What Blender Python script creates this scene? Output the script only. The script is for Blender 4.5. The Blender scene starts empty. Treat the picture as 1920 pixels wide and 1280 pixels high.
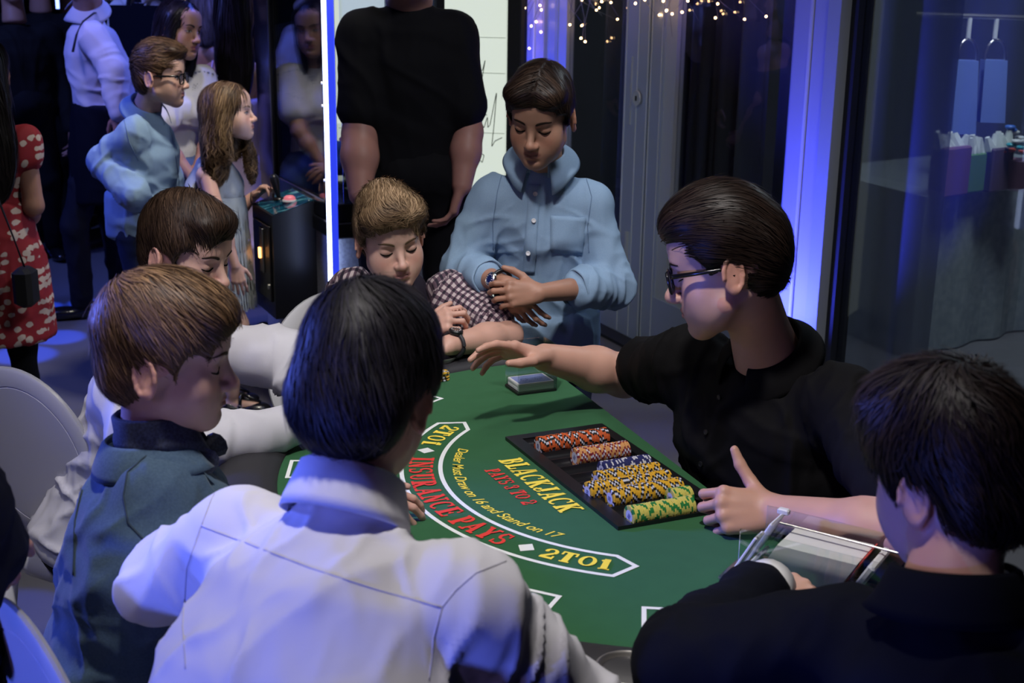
import bpy, bmesh, math, random
import numpy as np
from mathutils import Vector, Matrix
random.seed(7); RNG = np.random.default_rng(7)
SC = bpy.context.scene
COL = SC.collection
rad = math.radians

# ------------------------------------------------------------------ camera
FPX = 2450.0; TH = rad(15.8); RO = rad(0.78); CZ = 1.695
cam_d = bpy.data.cameras.new('camera'); cam = bpy.data.objects.new('camera', cam_d); COL.objects.link(cam)
cam_d.sensor_width = 36.0; cam_d.lens = FPX / 1920 * 36.0
cam.location = (0, 0, CZ)
cam.matrix_world = Matrix.Translation((0, 0, CZ)) @ Matrix.Rotation(math.pi/2 - TH, 4, 'X') @ Matrix.Rotation(RO, 4, 'Z')
cam_d.dof.use_dof = True; cam_d.dof.focus_distance = 2.75; cam_d.dof.aperture_fstop = 7.0
cam_d.clip_start = 0.05
SC.camera = cam

# ------------------------------------------------------------------ look
SC.view_settings.view_transform = 'Standard'; SC.view_settings.look = 'None'
SC.view_settings.gamma = 1.0; SC.view_settings.use_curve_mapping = False
SC.view_settings.exposure = 0.0
SC.cycles.use_denoising = True
SC.cycles.max_bounces = 6; SC.cycles.transparent_max_bounces = 12
SC.cycles.sample_clamp_indirect = 4.0
SC.cycles.caustics_reflective = False; SC.cycles.caustics_refractive = False
w = bpy.data.worlds.new('world'); SC.world = w; w.use_nodes = True
w.node_tree.nodes['Background'].inputs[0].default_value = (0.20, 0.24, 0.36, 1)
w.node_tree.nodes['Background'].inputs[1].default_value = 0.012

def light(name, kind, loc, target, energy, color, size=0.3, spot=60, blend=0.5):
    d = bpy.data.lights.new(name, kind); o = bpy.data.objects.new(name, d); COL.objects.link(o)
    o.location = loc; o.rotation_euler = (Vector(target) - Vector(loc)).to_track_quat('-Z', 'Y').to_euler()
    d.energy = energy; d.color = color
    if kind == 'AREA': d.shape = 'DISK'; d.size = size
    elif kind == 'SPOT': d.shadow_soft_size = size; d.spot_size = rad(spot); d.spot_blend = blend
    else: d.shadow_soft_size = size
    return o
KEYC = (1.0, 0.95, 0.92); BLUE = (0.10, 0.16, 1.0); VIOL = (0.45, 0.32, 1.0)
light('table_downlight', 'SPOT', (-0.25, 1.30, 3.35), (0.0, 2.35, 0.76), 205, KEYC, 0.09, 62, 0.8)
light('over_table_downlight', 'SPOT', (-0.3, 2.9, 3.35), (-0.1, 2.5, 0.9), 28, KEYC, 0.3, 100, 0.9)
light('far_downlight', 'SPOT', (0.9, 2.3, 3.3), (-0.2, 4.2, 0.9), 110, (0.95, 0.95, 1.0), 0.25, 70, 0.8)
light('girl_downlight', 'SPOT', (-0.70, 4.25, 3.25), (-1.12, 4.95, 0.9), 190, (1.0, 0.93, 0.8), 0.15, 46, 0.7)
light('blue_wash_left', 'SPOT', (-2.5, 2.65, 1.5), (-0.6, 1.75, 0.9), 330, BLUE, 0.12, 40, 0.6)
light('blue_wash_low', 'SPOT', (-1.9, -0.4, 0.85), (-0.25, 1.5, 0.85), 230, BLUE, 0.12, 36, 0.6)
light('side_downlight', 'SPOT', (-1.5, 1.0, 3.35), (-0.95, 2.4, 0.7), 60, (0.80, 0.80, 1.0), 0.15, 50, 0.8)  # unseen neutral fill, added to brighten the left chair and the boys beside it
light('violet_wash_back', 'SPOT', (-1.6, -0.8, 2.4), (0.2, 1.8, 0.9), 26, VIOL, 0.2, 60, 0.7)
light('blue_wash_far', 'SPOT', (-0.3, 6.6, 3.2), (-1.7, 5.2, 0.9), 260, BLUE, 0.12, 75, 0.6)
light('blue_wash_waiters', 'SPOT', (-3.4, 6.0, 3.1), (-2.2, 7.5, 1.3), 200, (0.20, 0.28, 1.0), 0.15, 60, 0.6)
light('lilac_wash_far', 'SPOT', (-2.3, 4.7, 3.2), (-1.3, 6.0, 1.3), 120, (0.5, 0.42, 1.0), 0.15, 40, 0.6)  # unseen fill added to lift the woman in lilac out of the dark
light('blue_wash_crowd', 'SPOT', (-3.6, 4.4, 3.0), (-1.6, 5.8, 0.9), 300, (0.14, 0.20, 1.0), 0.2, 70, 0.6)

# ------------------------------------------------------------------ pixel helpers (photo frame 1920x1280)
def ray(px, py):
    u = (px-960)/FPX; v = (py-640)/FPX
    x = u*math.cos(RO)-v*math.sin(RO); y = u*math.sin(RO)+v*math.cos(RO)
    return np.array([x, math.cos(TH)-y*math.sin(TH), -math.sin(TH)-y*math.cos(TH)])
CAM0 = np.array([0, 0, CZ])
def P(px, py, Y): d = ray(px, py); return d*(Y/d[1])+CAM0
def Zp(px, py, z): d = ray(px, py); return d*((z-CZ)/d[2])+CAM0

# ------------------------------------------------------------------ noise
def _h(i, j, k):
    n = (i*374761393 + j*668265263 + k*1274126177) & 0xffffffff
    n = ((n ^ (n >> 13))*1274126177) & 0xffffffff
    return ((n ^ (n >> 16)) & 0xffff)/32767.5-1.0
def vnoise(p):
    p = np.asarray(p, float); f = np.floor(p); t = p-f; t = t*t*(3-2*t); q = f.astype(np.int64)
    r = 0
    for a in (0, 1):
        for b in (0, 1):
            for c in (0, 1):
                wt = (t[:, 0] if a else 1-t[:, 0])*(t[:, 1] if b else 1-t[:, 1])*(t[:, 2] if c else 1-t[:, 2])
                r = r+wt*_h(q[:, 0]+a, q[:, 1]+b, q[:, 2]+c)
    return r
def nrm(v): v = np.asarray(v, float); return v/(np.linalg.norm(v)+1e-9)
def A(*v): return np.array(v, float)

# ------------------------------------------------------------------ implicit shapes
class Pr:
    def __init__(s, lo, hi, f): s.lo = np.array(lo, float); s.hi = np.array(hi, float); s.f = f
def rc(a, b, r0, r1=None):
    a = np.array(a, float); b = np.array(b, float); r1 = r0 if r1 is None else r1
    ba = b-a; L = float(ba@ba)+1e-12; m = max(r0, r1)
    def f(x, y, z):
        X = x-a[0]; Y = y-a[1]; Z = z-a[2]
        t = np.clip((X*ba[0]+Y*ba[1]+Z*ba[2])/L, 0, 1)
        return np.sqrt((X-t*ba[0])**2+(Y-t*ba[1])**2+(Z-t*ba[2])**2)-(r0+(r1-r0)*t)
    return Pr(np.minimum(a, b)-m, np.maximum(a, b)+m, f)
def el(c, r, R=None):
    c = np.array(c, float); r = np.array(r, float); m = r.max() if R is not None else r
    R = np.eye(3) if R is None else np.array(R, float)   # columns = local axes
    def f(x, y, z):
        X = x-c[0]; Y = y-c[1]; Z = z-c[2]
        a = X*R[0, 0]+Y*R[1, 0]+Z*R[2, 0]; b = X*R[0, 1]+Y*R[1, 1]+Z*R[2, 1]; d = X*R[0, 2]+Y*R[1, 2]+Z*R[2, 2]
        k0 = np.sqrt((a/r[0])**2+(b/r[1])**2+(d/r[2])**2)+1e-9
        k1 = np.sqrt((a/r[0]**2)**2+(b/r[1]**2)**2+(d/r[2]**2)**2)+1e-9
        return k0*(k0-1)/k1
    return Pr(c-m, c+m, f)
def tube(pts, ra, rb, lat, cap=0.6, ex=2.0):
    """ellipse loft: pts centres, ra lateral radii, rb depth radii, lat lateral axis (one or per point)"""
    pts = np.array(pts, float); ra = np.array(ra, float); rb = np.array(rb, float)
    lat = np.array(lat, float)
    if lat.ndim == 1: lat = np.tile(lat, (len(pts), 1))
    m = max(ra.max(), rb.max())
    def f(x, y, z):
        best = None
        n = len(pts)-1
        for i in range(n):
            a = pts[i]; ba = pts[i+1]-a; L = float(ba@ba); X = x-a[0]; Y = y-a[1]; Z = z-a[2]
            t = np.clip((X*ba[0]+Y*ba[1]+Z*ba[2])/L, 0, 1)
            ax = ba/math.sqrt(L); l = nrm(lat[i]-ax*(lat[i]@ax)); dp = np.cross(ax, l)
            X = X-t*ba[0]; Y = Y-t*ba[1]; Z = Z-t*ba[2]
            s = t*t*(3-2*t)*0.4+t*0.6
            qa = ra[i]+(ra[i+1]-ra[i])*s; qb = rb[i]+(rb[i+1]-rb[i])*s; mn = np.minimum(qa, qb)
            u = np.abs(X*l[0]+Y*l[1]+Z*l[2])/qa; v = np.abs(X*dp[0]+Y*dp[1]+Z*dp[2])/qb
            w_ = (X*ax[0]+Y*ax[1]+Z*ax[2])/(mn*cap)
            d = (((u**ex+v**ex)**(2/ex)+w_**2)**0.5-1)*mn
            best = d if best is None else np.minimum(best, d)
        return best
    return Pr(pts.min(0)-m, pts.max(0)+m, f)
def bez(a, b, c, n=7):
    t = np.linspace(0, 1, n)[:, None]; return (1-t)**2*np.array(a)+2*t*(1-t)*np.array(b)+t*t*np.array(c)
def field(ops, x, y, z):
    D = None
    for o, pr, k in ops:
        d = pr.f(x, y, z)
        if D is None: D = d
        elif o == 'u':
            h = np.maximum(k-np.abs(D-d), 0)/k; D = np.minimum(D, d)-h*h*k*0.25
        else:
            d = -d; h = np.maximum(k-np.abs(D-d), 0)/k; D = np.maximum(D, d)+h*h*k*0.25
    return D
def fieldp(ops, p): return field(ops, p[:, 0], p[:, 1], p[:, 2])
def gradp(ops, p, e=0.002):
    g = np.stack([fieldp(ops, p+np.eye(3)[i]*e)-fieldp(ops, p-np.eye(3)[i]*e) for i in range(3)], 1)
    return g/(np.linalg.norm(g, axis=1)[:, None]+1e-9)
def snet(D, org, vox):
    neg = D < 0
    cnt = sum(neg[a:D.shape[0]-1+a, b:D.shape[1]-1+b, c:D.shape[2]-1+c].astype(np.int8) for a in (0, 1) for b in (0, 1) for c in (0, 1))
    act = (cnt > 0) & (cnt < 8); ijk = np.argwhere(act); idx = np.full(act.shape, -1, np.int64); idx[act] = np.arange(len(ijk))
    offs = np.array([(a, b, c) for a in (0, 1) for b in (0, 1) for c in (0, 1)])
    v8 = [D[tuple((ijk+o).T)] for o in offs]
    pos = np.zeros((len(ijk), 3)); n = np.zeros(len(ijk))
    for i in range(8):
        for j in range(i+1, 8):
            if np.abs(offs[i]-offs[j]).sum() != 1: continue
            m = (v8[i] < 0) != (v8[j] < 0)
            t = v8[i][m]/(v8[i][m]-v8[j][m])
            pos[m] += offs[i]+t[:, None]*(offs[j]-offs[i]); n[m] += 1
    V = (ijk+pos/n[:, None])*vox+org
    Fs = []
    for a in range(3):
        b, c = (a+1) % 3, (a+2) % 3
        s0 = [slice(None)]*3; s1 = [slice(None)]*3
        s0[a] = slice(0, -1); s1[a] = slice(1, None)
        for ax in (b, c): s0[ax] = slice(1, -1); s1[ax] = slice(1, -1)
        n0 = neg[tuple(s0)]; n1 = neg[tuple(s1)]
        e = np.argwhere(n0 != n1)
        if not len(e): continue
        ins = n0[tuple(e.T)]
        base = e.copy(); base[:, b] += 1; base[:, c] += 1
        q = []
        for db, dc in ((-1, -1), (0, -1), (0, 0), (-1, 0)):
            o = base.copy(); o[:, b] += db; o[:, c] += dc; q.append(idx[tuple(o.T)])
        q = np.stack(q, 1); q[~ins] = q[~ins][:, ::-1]; Fs.append(q)
    return V, np.concatenate(Fs)
def relax(V, F, it=2, lam=0.5):
    e = np.concatenate([F[:, [i, (i+1) % 4]] for i in range(4)])
    for _ in range(it):
        s = np.zeros_like(V); c = np.zeros(len(V))
        np.add.at(s, e[:, 0], V[e[:, 1]]); np.add.at(c, e[:, 0], 1)
        np.add.at(s, e[:, 1], V[e[:, 0]]); np.add.at(c, e[:, 1], 1)
        V = V+lam*(s/c[:, None]-V)
    return V
def mesh_sdf(ops, vox, smooth=1):
    u = [o for o in ops if o[0] == 'u']
    lo = np.min([o[1].lo for o in u], 0)-3*vox; hi = np.max([o[1].hi for o in u], 0)+3*vox
    n = np.ceil((hi-lo)/vox).astype(int)+1
    ax = [(lo[i]+np.arange(n[i])*vox).astype(np.float32) for i in range(3)]
    D = np.full(n, 1.0, np.float32)
    for o, pr, k in ops:
        m = k+2.5*vox
        i0 = np.maximum(np.floor((pr.lo-m-lo)/vox).astype(int), 0); i1 = np.minimum(np.ceil((pr.hi+m-lo)/vox).astype(int)+1, n)
        if (i1 <= i0).any(): continue
        sl = tuple(slice(a, b) for a, b in zip(i0, i1))
        x = ax[0][sl[0]][:, None, None]; y = ax[1][sl[1]][None, :, None]; z = ax[2][sl[2]][None, None, :]
        d = pr.f(x, y, z).astype(np.float32); B = D[sl]
        if o == 'u':
            h = np.maximum(k-np.abs(B-d), 0)/k; D[sl] = np.minimum(B, d)-h*h*k*0.25
        else:
            d = -d; h = np.maximum(k-np.abs(B-d), 0)/k; D[sl] = np.maximum(B, d)+h*h*k*0.25
    V, F = snet(D, lo, vox)
    if smooth: V = relax(V, F, smooth)
    return V, F
def vnormals(V, F):
    n = np.cross(V[F[:, 2]]-V[F[:, 0]], V[F[:, 3]]-V[F[:, 1]]); N = np.zeros_like(V)
    for i in range(4): np.add.at(N, F[:, i], n)
    return N/(np.linalg.norm(N, axis=1)[:, None]+1e-12)

# ------------------------------------------------------------------ objects
def link(o, parent=None):
    COL.objects.link(o)
    if parent is not None:
        o.parent = parent; o.matrix_parent_inverse = parent.matrix_basis.inverted()
    return o
def mk(name, V, F, mat, parent=None, col=None, smooth=True, mi=None, attr=None):
    """F: (n,4) or (n,3) array, or list of polygons; coordinates are world"""
    me = bpy.data.meshes.new(name)
    V = np.asarray(V, np.float32)
    if isinstance(F, np.ndarray) and F.ndim == 2:
        k = F.shape[1]; n = len(F)
        me.vertices.add(len(V)); me.vertices.foreach_set('co', V.ravel())
        me.loops.add(n*k); me.loops.foreach_set('vertex_index', F.astype(np.int32).ravel())
        me.polygons.add(n); me.polygons.foreach_set('loop_start', np.arange(n, dtype=np.int32)*k)
    else:
        me.from_pydata([tuple(v) for v in V], [], [tuple(int(i) for i in f) for f in F]); n = len(F)
    me.polygons.foreach_set('use_smooth', [bool(smooth)]*n)
    for m in (mat if isinstance(mat, (list, tuple)) else [mat]): me.materials.append(m)
    if mi is not None: me.polygons.foreach_set('material_index', np.asarray(mi, np.int32))
    if col is not None:
        c = np.ones((len(V), 4), np.float32); c[:, :3] = col
        a = me.color_attributes.new('Col', 'FLOAT_COLOR', 'POINT'); a.data.foreach_set('color', c.ravel())
    if attr is not None:
        a = me.attributes.new('pat', 'FLOAT_VECTOR', 'POINT'); a.data.foreach_set('vector', np.asarray(attr, np.float32).ravel())
    me.update(); me.validate()
    return link(bpy.data.objects.new(name, me), parent)
def empty(name, loc, rz=0.0):
    o = bpy.data.objects.new(name, None); COL.objects.link(o); o.location = loc; o.rotation_euler = (0, 0, rz); o.empty_display_size = 0.1
    return o
def tag(o, label=None, cat=None, group=None, kind=None):
    if label: o['label'] = label
    if cat: o['category'] = cat
    if group: o['group'] = group
    if kind: o['kind'] = kind
    return o
class MB:
    """collects simple solids in one mesh"""
    def __init__(s): s.v = []; s.f = []; s.n = 0
    def add(s, V, F):
        s.v += [tuple(v) for v in V]; s.f += [tuple(i+s.n for i in f) for f in F]; s.n += len(V); return s
    def box(s, c, d, R=None, bev=0.0):
        c = np.array(c, float); h = np.array(d, float)/2; R = np.eye(3) if R is None else np.array(R)
        if bev <= 0:
            V = [c+R@(h*np.array(q)) for q in ((-1,-1,-1),(1,-1,-1),(1,1,-1),(-1,1,-1),(-1,-1,1),(1,-1,1),(1,1,1),(-1,1,1))]
            return s.add(V, [(0,3,2,1),(4,5,6,7),(0,1,5,4),(1,2,6,5),(2,3,7,6),(3,0,4,7)])
        b = min(bev, h.min()*0.9); V = []; F = []
        for sz, ins in ((-h[2], b), (-h[2]+b, 0), (h[2]-b, 0), (h[2], b)):
            x, y = h[0]-ins, h[1]-ins
            for q in ((-x+b, -y), (x-b, -y), (x, -y+b), (x, y-b), (x-b, y), (-x+b, y), (-x, y-b), (-x, -y+b)): V.append(c+R@np.array([q[0], q[1], sz]))
        for r in range(3):
            for i in range(8): F.append((r*8+i, r*8+(i+1) % 8, r*8+8+(i+1) % 8, r*8+8+i))
        F.append(tuple(range(7, -1, -1))); F.append(tuple(range(24, 32)))
        return s.add(V, F)
    def lathe(s, prof, c=(0, 0, 0), n=24, R=None, close=True):
        R = np.eye(3) if R is None else np.array(R); c = np.array(c, float); V = []; F = []
        for r, z in prof:
            for i in range(n):
                a = 2*math.pi*i/n; V.append(c+R@np.array([r*math.cos(a), r*math.sin(a), z]))
        for j in range(len(prof)-1):
            for i in range(n): F.append((j*n+i, j*n+(i+1) % n, (j+1)*n+(i+1) % n, (j+1)*n+i))
        if close:
            F.append(tuple(range(n-1, -1, -1))); F.append(tuple(range((len(prof)-1)*n, len(prof)*n)))
        return s.add(V, F)
    def cyl(s, a, b, r0, r1=None, n=12):
        a = np.array(a, float); b = np.array(b, float); z = nrm(b-a); x = nrm(np.cross(z, [0.3, 0.5, 0.8])); y = np.cross(z, x)
        return s.lathe([(r0, 0), (r0 if r1 is None else r1, np.linalg.norm(b-a))], a, n, np.stack([x, y, z], 1))
    def pipe(s, pts, r, n=8, flat=1.0, up=(0, 0, 1)):
        pts = np.array(pts, float); V = []; F = []; m = len(pts); rr = r if hasattr(r, '__len__') else [r]*m
        for i in range(m):
            t = nrm(pts[min(i+1, m-1)]-pts[max(i-1, 0)]); x = np.cross(t, up)
            x = nrm(x) if np.linalg.norm(x) > 1e-3 else nrm(np.cross(t, [1, 0, 0.1])); y = np.cross(x, t)
            for k in range(n):
                a = 2*math.pi*k/n; V.append(pts[i]+rr[i]*(x*math.cos(a)+y*math.sin(a)*flat))
        for i in range(m-1):
            for k in range(n): F.append((i*n+k, i*n+(k+1) % n, (i+1)*n+(k+1) % n, (i+1)*n+k))
        F.append(tuple(range(n-1, -1, -1))); F.append(tuple(range((m-1)*n, m*n)))
        return s.add(V, F)
    def build(s, name, mat, parent=None, smooth=False):
        o = mk(name, np.array(s.v), s.f, mat, parent, smooth=smooth)
        return o
def autosmooth(o, deg=35):
    for p in o.data.polygons: p.use_smooth = True
    try: o.data.set_sharp_from_angle(angle=rad(deg))
    except Exception: pass
    return o
def basis(x, z):
    z = nrm(z); x = nrm(np.asarray(x, float)-z*np.dot(x, z)); return np.stack([x, np.cross(z, x), z], 1)

# ------------------------------------------------------------------ materials
def nd(t, kind, **kw):
    n = t.nodes.new(kind)
    for k, v in kw.items():
        if k in n.inputs: n.inputs[k].default_value = v
        else: setattr(n, k, v)
    return n
def mat(name, c, rough=0.5, metal=0.0, spec=0.5, bump=None, vary=None, attr=False, emit=None, sss=0.0, sheen=0.0, coat=0.0, coord='Object'):
    """bump=(scale, strength, dist[, stretch]); vary=(scale, colour2, fac)"""
    m = bpy.data.materials.new(name); m.use_nodes = True; t = m.node_tree; b = t.nodes['Principled BSDF']
    b.inputs['Base Color'].default_value = (*c, 1); b.inputs['Roughness'].default_value = rough; b.inputs['Metallic'].default_value = metal
    b.inputs['Specular IOR Level'].default_value = spec
    if sheen: b.inputs['Sheen Weight'].default_value = sheen; b.inputs['Sheen Roughness'].default_value = 0.5
    if coat: b.inputs['Coat Weight'].default_value = coat; b.inputs['Coat Roughness'].default_value = 0.15
    if sss: b.inputs['Subsurface Weight'].default_value = sss; b.inputs['Subsurface Radius'].default_value = (1, .35, .2); b.inputs['Subsurface Scale'].default_value = 0.006
    if emit: b.inputs['Emission Color'].default_value = (*emit[0], 1); b.inputs['Emission Strength'].default_value = emit[1]
    tc = nd(t, 'ShaderNodeTexCoord') if (bump or vary) else None
    last = None
    if attr:
        a = nd(t, 'ShaderNodeVertexColor', layer_name='Col'); last = a.outputs['Color']
    if vary:
        n = nd(t, 'ShaderNodeTexNoise', Scale=vary[0], Detail=3.0); t.links.new(tc.outputs[coord], n.inputs['Vector'])
        mx = nd(t, 'ShaderNodeMix', data_type='RGBA'); rp = nd(t, 'ShaderNodeMapRange'); rp.inputs[1].default_value = 0.35; rp.inputs[2].default_value = 0.65; rp.inputs[4].default_value = vary[2]
        t.links.new(n.outputs['Fac'], rp.inputs[0]); t.links.new(rp.outputs[0], mx.inputs[0])
        if last: t.links.new(last, mx.inputs[6])
        else: mx.inputs[6].default_value = (*c, 1)
        mx.inputs[7].default_value = (*vary[1], 1); last = mx.outputs[2]
    if last: t.links.new(last, b.inputs['Base Color'])
    if bump:
        n = nd(t, 'ShaderNodeTexNoise', Scale=bump[0], Detail=4.0); src = tc.outputs[coord]
        if len(bump) > 3:
            mp = nd(t, 'ShaderNodeMapping'); mp.inputs['Scale'].default_value = bump[3]; t.links.new(src, mp.inputs[0]); src = mp.outputs[0]
        t.links.new(src, n.inputs['Vector'])
        bp = nd(t, 'ShaderNodeBump', Strength=bump[1], Distance=bump[2]); t.links.new(n.outputs['Fac'], bp.inputs['Height']); t.links.new(bp.outputs[0], b.inputs['Normal'])
    return m
def glassmat(name, refl=0.12, tint=(1, 1, 1), rough=0.0, gain=0.8):
    m = bpy.data.materials.new(name); m.use_nodes = True; t = m.node_tree; t.nodes.clear()
    o = nd(t, 'ShaderNodeOutputMaterial'); mx = nd(t, 'ShaderNodeMixShader'); tr = nd(t, 'ShaderNodeBsdfTransparent'); gl = nd(t, 'ShaderNodeBsdfGlossy')
    tr.inputs[0].default_value = (*tint, 1); gl.inputs['Roughness'].default_value = rough; gl.inputs[0].default_value = (1, 1, 1, 1)
    fr = nd(t, 'ShaderNodeFresnel', IOR=1.45); ml = nd(t, 'ShaderNodeMath', operation='MULTIPLY_ADD'); ml.inputs[1].default_value = gain; ml.inputs[2].default_value = refl
    ml.use_clamp = True
    t.links.new(fr.outputs[0], ml.inputs[0]); t.links.new(ml.outputs[0], mx.inputs[0]); t.links.new(tr.outputs[0], mx.inputs[1]); t.links.new(gl.outputs[0], mx.inputs[2]); t.links.new(mx.outputs[0], o.inputs[0])
    return m
M = {}
M['steel'] = mat('brushed_steel', (0.55, 0.53, 0.50), 0.28, 1.0, bump=(120, .15, .001, (1, 1, .05)))
M['alu'] = mat('grey_aluminium', (0.46, 0.53, 0.64), 0.42, 0.35, bump=(200, .05, .0005))
M['alu_light'] = mat('pale_frame', (0.50, 0.54, 0.56), 0.5, 0.2)
M['black'] = mat('black_plastic', (0.010, 0.010, 0.012), 0.32)
M['blackgloss'] = mat('black_gloss', (0.004, 0.004, 0.006), 0.12, coat=0.4)
M['blackmatte'] = mat('black_matte', (0.008, 0.008, 0.009), 0.7)
M['rubber'] = mat('black_vinyl', (0.022, 0.021, 0.025), 0.55, bump=(300, .12, .001))
M['white'] = mat('white_plastic', (0.72, 0.72, 0.74), 0.38)
M['glass'] = glassmat('pane_glass', 0.02, (0.86, 0.89, 0.92), gain=.8); M['windowglass'] = glassmat('window_glass', 0.003, (0.88, 0.90, 0.92), gain=.02); M['doorglass'] = glassmat('door_glass', 0.010, (0.88, 0.90, 0.92), gain=.12)
M['acrylic'] = glassmat('clear_acrylic', 0.06, (0.93, 0.95, 0.95))
# ================================================================== the room
WD = nrm(A(0.418, -0.909, 0)); WN = A(-0.909, -0.418, 0); W0 = A(0.421, 6.417, 0)
WR = np.stack([WD, WN, A(0, 0, 1)], 1)
def WP(s, off, z): return W0+WD*s+WN*off+A(0, 0, z)
def wbox(mb, s0, s1, o0, o1, z0, z1, bev=0.0):
    return mb.box(WP((s0+s1)/2, (o0+o1)/2, (z0+z1)/2), (abs(s1-s0), abs(o1-o0), abs(z1-z0)), WR if bev <= 0 or True else None, bev)
M['floor'] = mat('polished_concrete', (0.125, 0.122, 0.135), 0.38, bump=(60, .06, .002), vary=(1.3, (0.155, 0.15, 0.16), 0.7))
M['darkwall'] = mat('dark_wall', (0.020, 0.020, 0.026), 0.7, vary=(2.0, (0.03, 0.03, 0.04), .6))
o = MB().box((0, 4.5, -0.05), (14, 15, 0.1)).build('floor', M['floor']); tag(o, kind='structure')
o = MB().box((0, 4.5, 3.65), (14, 15, 0.1)).build('ceiling', M['darkwall']); tag(o, kind='structure')
o = MB().box((0, 10.5, 1.8), (14, 0.1, 3.6)).build('wall_back', M['darkwall']); tag(o, kind='structure')
o = MB().box((-6, 4.5, 1.8), (0.1, 15, 3.6)).build('wall_left', M['darkwall']); tag(o, kind='structure')
o = MB().box((0, -2.9, 1.8), (14, 0.1, 3.6)).build('wall_behind', M['darkwall']); tag(o, kind='structure')
o = MB().box((6.5, 4.5, 1.8), (0.1, 15, 3.6)).build('wall_right', M['darkwall']); tag(o, kind='structure')

H = 3.3
def pane(s0, s1, z0, z1, off=0.0):
    return wbox(MB(), s0, s1, off-0.004, off+0.004, z0, z1)
M['bluepost'] = mat('satin_blue_lit_post', (0.55, 0.56, 0.66), 0.35, 0.1)
M['gasket'] = mat('dark_gasket', (0.012, 0.014, 0.02), 0.6)
M['midalu'] = mat('shaded_aluminium', (0.23, 0.27, 0.36), 0.35, 0.4)
# fixed light far end, with its post
g = empty('window_1', WP(-0.9, 0, 0)); tag(g, kind='structure')
pane(-0.92, -0.75, 0.1, H).build('pane', M['doorglass'], g)
m = MB(); wbox(m, -1.0, -0.92, -.05, .05, 0, H); wbox(m, -0.92, -0.75, -.04, .04, 0, .1); m.build('frame', M['gasket'], g)
def post(name, s0, s1, zt=H):
    g = empty(name, WP((s0+s1)/2, 0, 0)); tag(g, kind='structure')
    m = MB(); wdt = s1-s0
    wbox(m, s0, s0+wdt*.42, -.06, .055, 0, zt); m.build('face', M['bluepost'], g)
    m = MB(); wbox(m, s0+wdt*.5, s1, -.06, .05, 0, zt); m.build('face', M['bluepost'], g)
    m = MB(); m.cyl(WP(s0+wdt*.44, .052, 0), WP(s0+wdt*.44, .052, zt), .009); autosmooth(m.build('ridge', M['white'], g))
    m = MB(); wbox(m, s0+wdt*.42, s0+wdt*.5, -.06, .02, 0, zt); m.build('joint', M['gasket'], g)
    return g
post('trim_1', -0.75, -0.56)
post('trim_2', 1.575, 1.79)
m = MB(); wbox(m, 1.79, 1.86, -.06, .075, 0, H); o = m.build('trim_3', M['alu_light']); tag(o, kind='structure')
# door leaves
def door(name, s0, s1, bead_left, lock_s=None):
    g = empty(name, WP(s0, 0, 0)); tag(g, kind='structure')
    sl = .11; sr = .22 if lock_s else .035
    m = MB(); wbox(m, s0, s0+sl, -.025, .03, 0.015, H); m.build('stile', M['alu'], g)
    m = MB(); wbox(m, s1-sr, s1, -.025, .03, 0.015, H); m.build('stile', M['alu'], g)
    m = MB(); wbox(m, s0+sl, s1-sr, -.025, .03, 0.015, .26); m.build('bottom_rail', M['alu'], g)
    m = MB(); wbox(m, s0+sl, s0+sl+.09, -.02, .022, .26, H); wbox(m, s0+sl+.09, s1-sr, -.02, .022, .26, .31); m.build('bead', M['alu_light'], g)
    pane(s0+sl+.09, s1-sr, .31, H).build('pane', M['doorglass'], g)
    m = MB()
    for s in (s0+.004, s0+sl*.85, s1-sr+.012, s1-sr*.45, s1-.008): m.cyl(WP(s, .031, .02), WP(s, .031, H), .0035, n=6)
    m.build('edge_strip', M['alu_light'], g)
    if lock_s:
        R = np.stack([WD, A(0, 0, 1), WN], 1)
        l = autosmooth(MB().lathe([(.0, .03), (.020, .031), (.033, .036), (.036, .040), (.034, .045), (.026, .046), (.020, .043), (.0, .042)], WP(lock_s, 0, 1.147), 24, R, False).build('lock', M['alu_light'], g))
        MB().box(WP(lock_s, .046, 1.147), (.006, .006, .022), WR).build('keyhole', M['gasket'], l)
        m = MB(); wbox(m, lock_s-.072, lock_s-.066, .03, .036, 1.02, 1.33); m.build('pull_bar', M['alu_light'], g)
        m = MB(); wbox(m, lock_s-.06, lock_s-.045, .03, .045, .22, .52); m.build('bolt_cover', M['alu_light'], g)
    return g
door('door_1', -0.555, 0.485, True, 0.405)
door('door_2', 0.50, 1.57, True)
g = empty('window_2', WP(3, 0, 0)); tag(g, kind='structure')
pane(1.90, 5.2, 0.06, H).build('pane', M['windowglass'], g)
m = MB(); wbox(m, 1.86, 1.90, -.04, .03, 0, H); wbox(m, 1.90, 5.2, -.04, .03, 0, .06); m.build('frame', M['gasket'], g)
m = MB(); wbox(m, -.56, 1.57, -.1, .12, 0, .015); o = m.build('trim_4', M['gasket']); tag(o, kind='structure')
# wall behind the sign
m = MB(); wbox(m, -4.3, -1.0, -.08, .0, 0, 3.6); o = m.build('wall_far_right', M['darkwall']); tag(o, kind='structure')
m = MB(); wbox(m, -1.0, 5.2, -.08, .08, H, 3.6); o = m.build('trim_5', M['alu']); tag(o, kind='structure')
# uplights in front of the posts
def uplight(s, e, lab, ang=16):
    p = WP(s, .40, 0)
    m = MB().lathe([(.05, 0), (.05, .01), (.035, .02), (.038, .09), (.03, .10)], p, 20); o = autosmooth(m.build('uplight', M['black'])); tag(o, lab, 'light')
    light('post_uplight_lamp', 'SPOT', p+A(0, 0, .13), WP(s, .05, 1.05), e, (0.06, 0.075, 1.0), .03, 84, .9)
uplight(1.69, 190, 'small black floor uplight washing the post behind the dealer blue')
uplight(-.655, 240, 'small black floor uplight washing the far post behind the standing boy blue')

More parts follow.
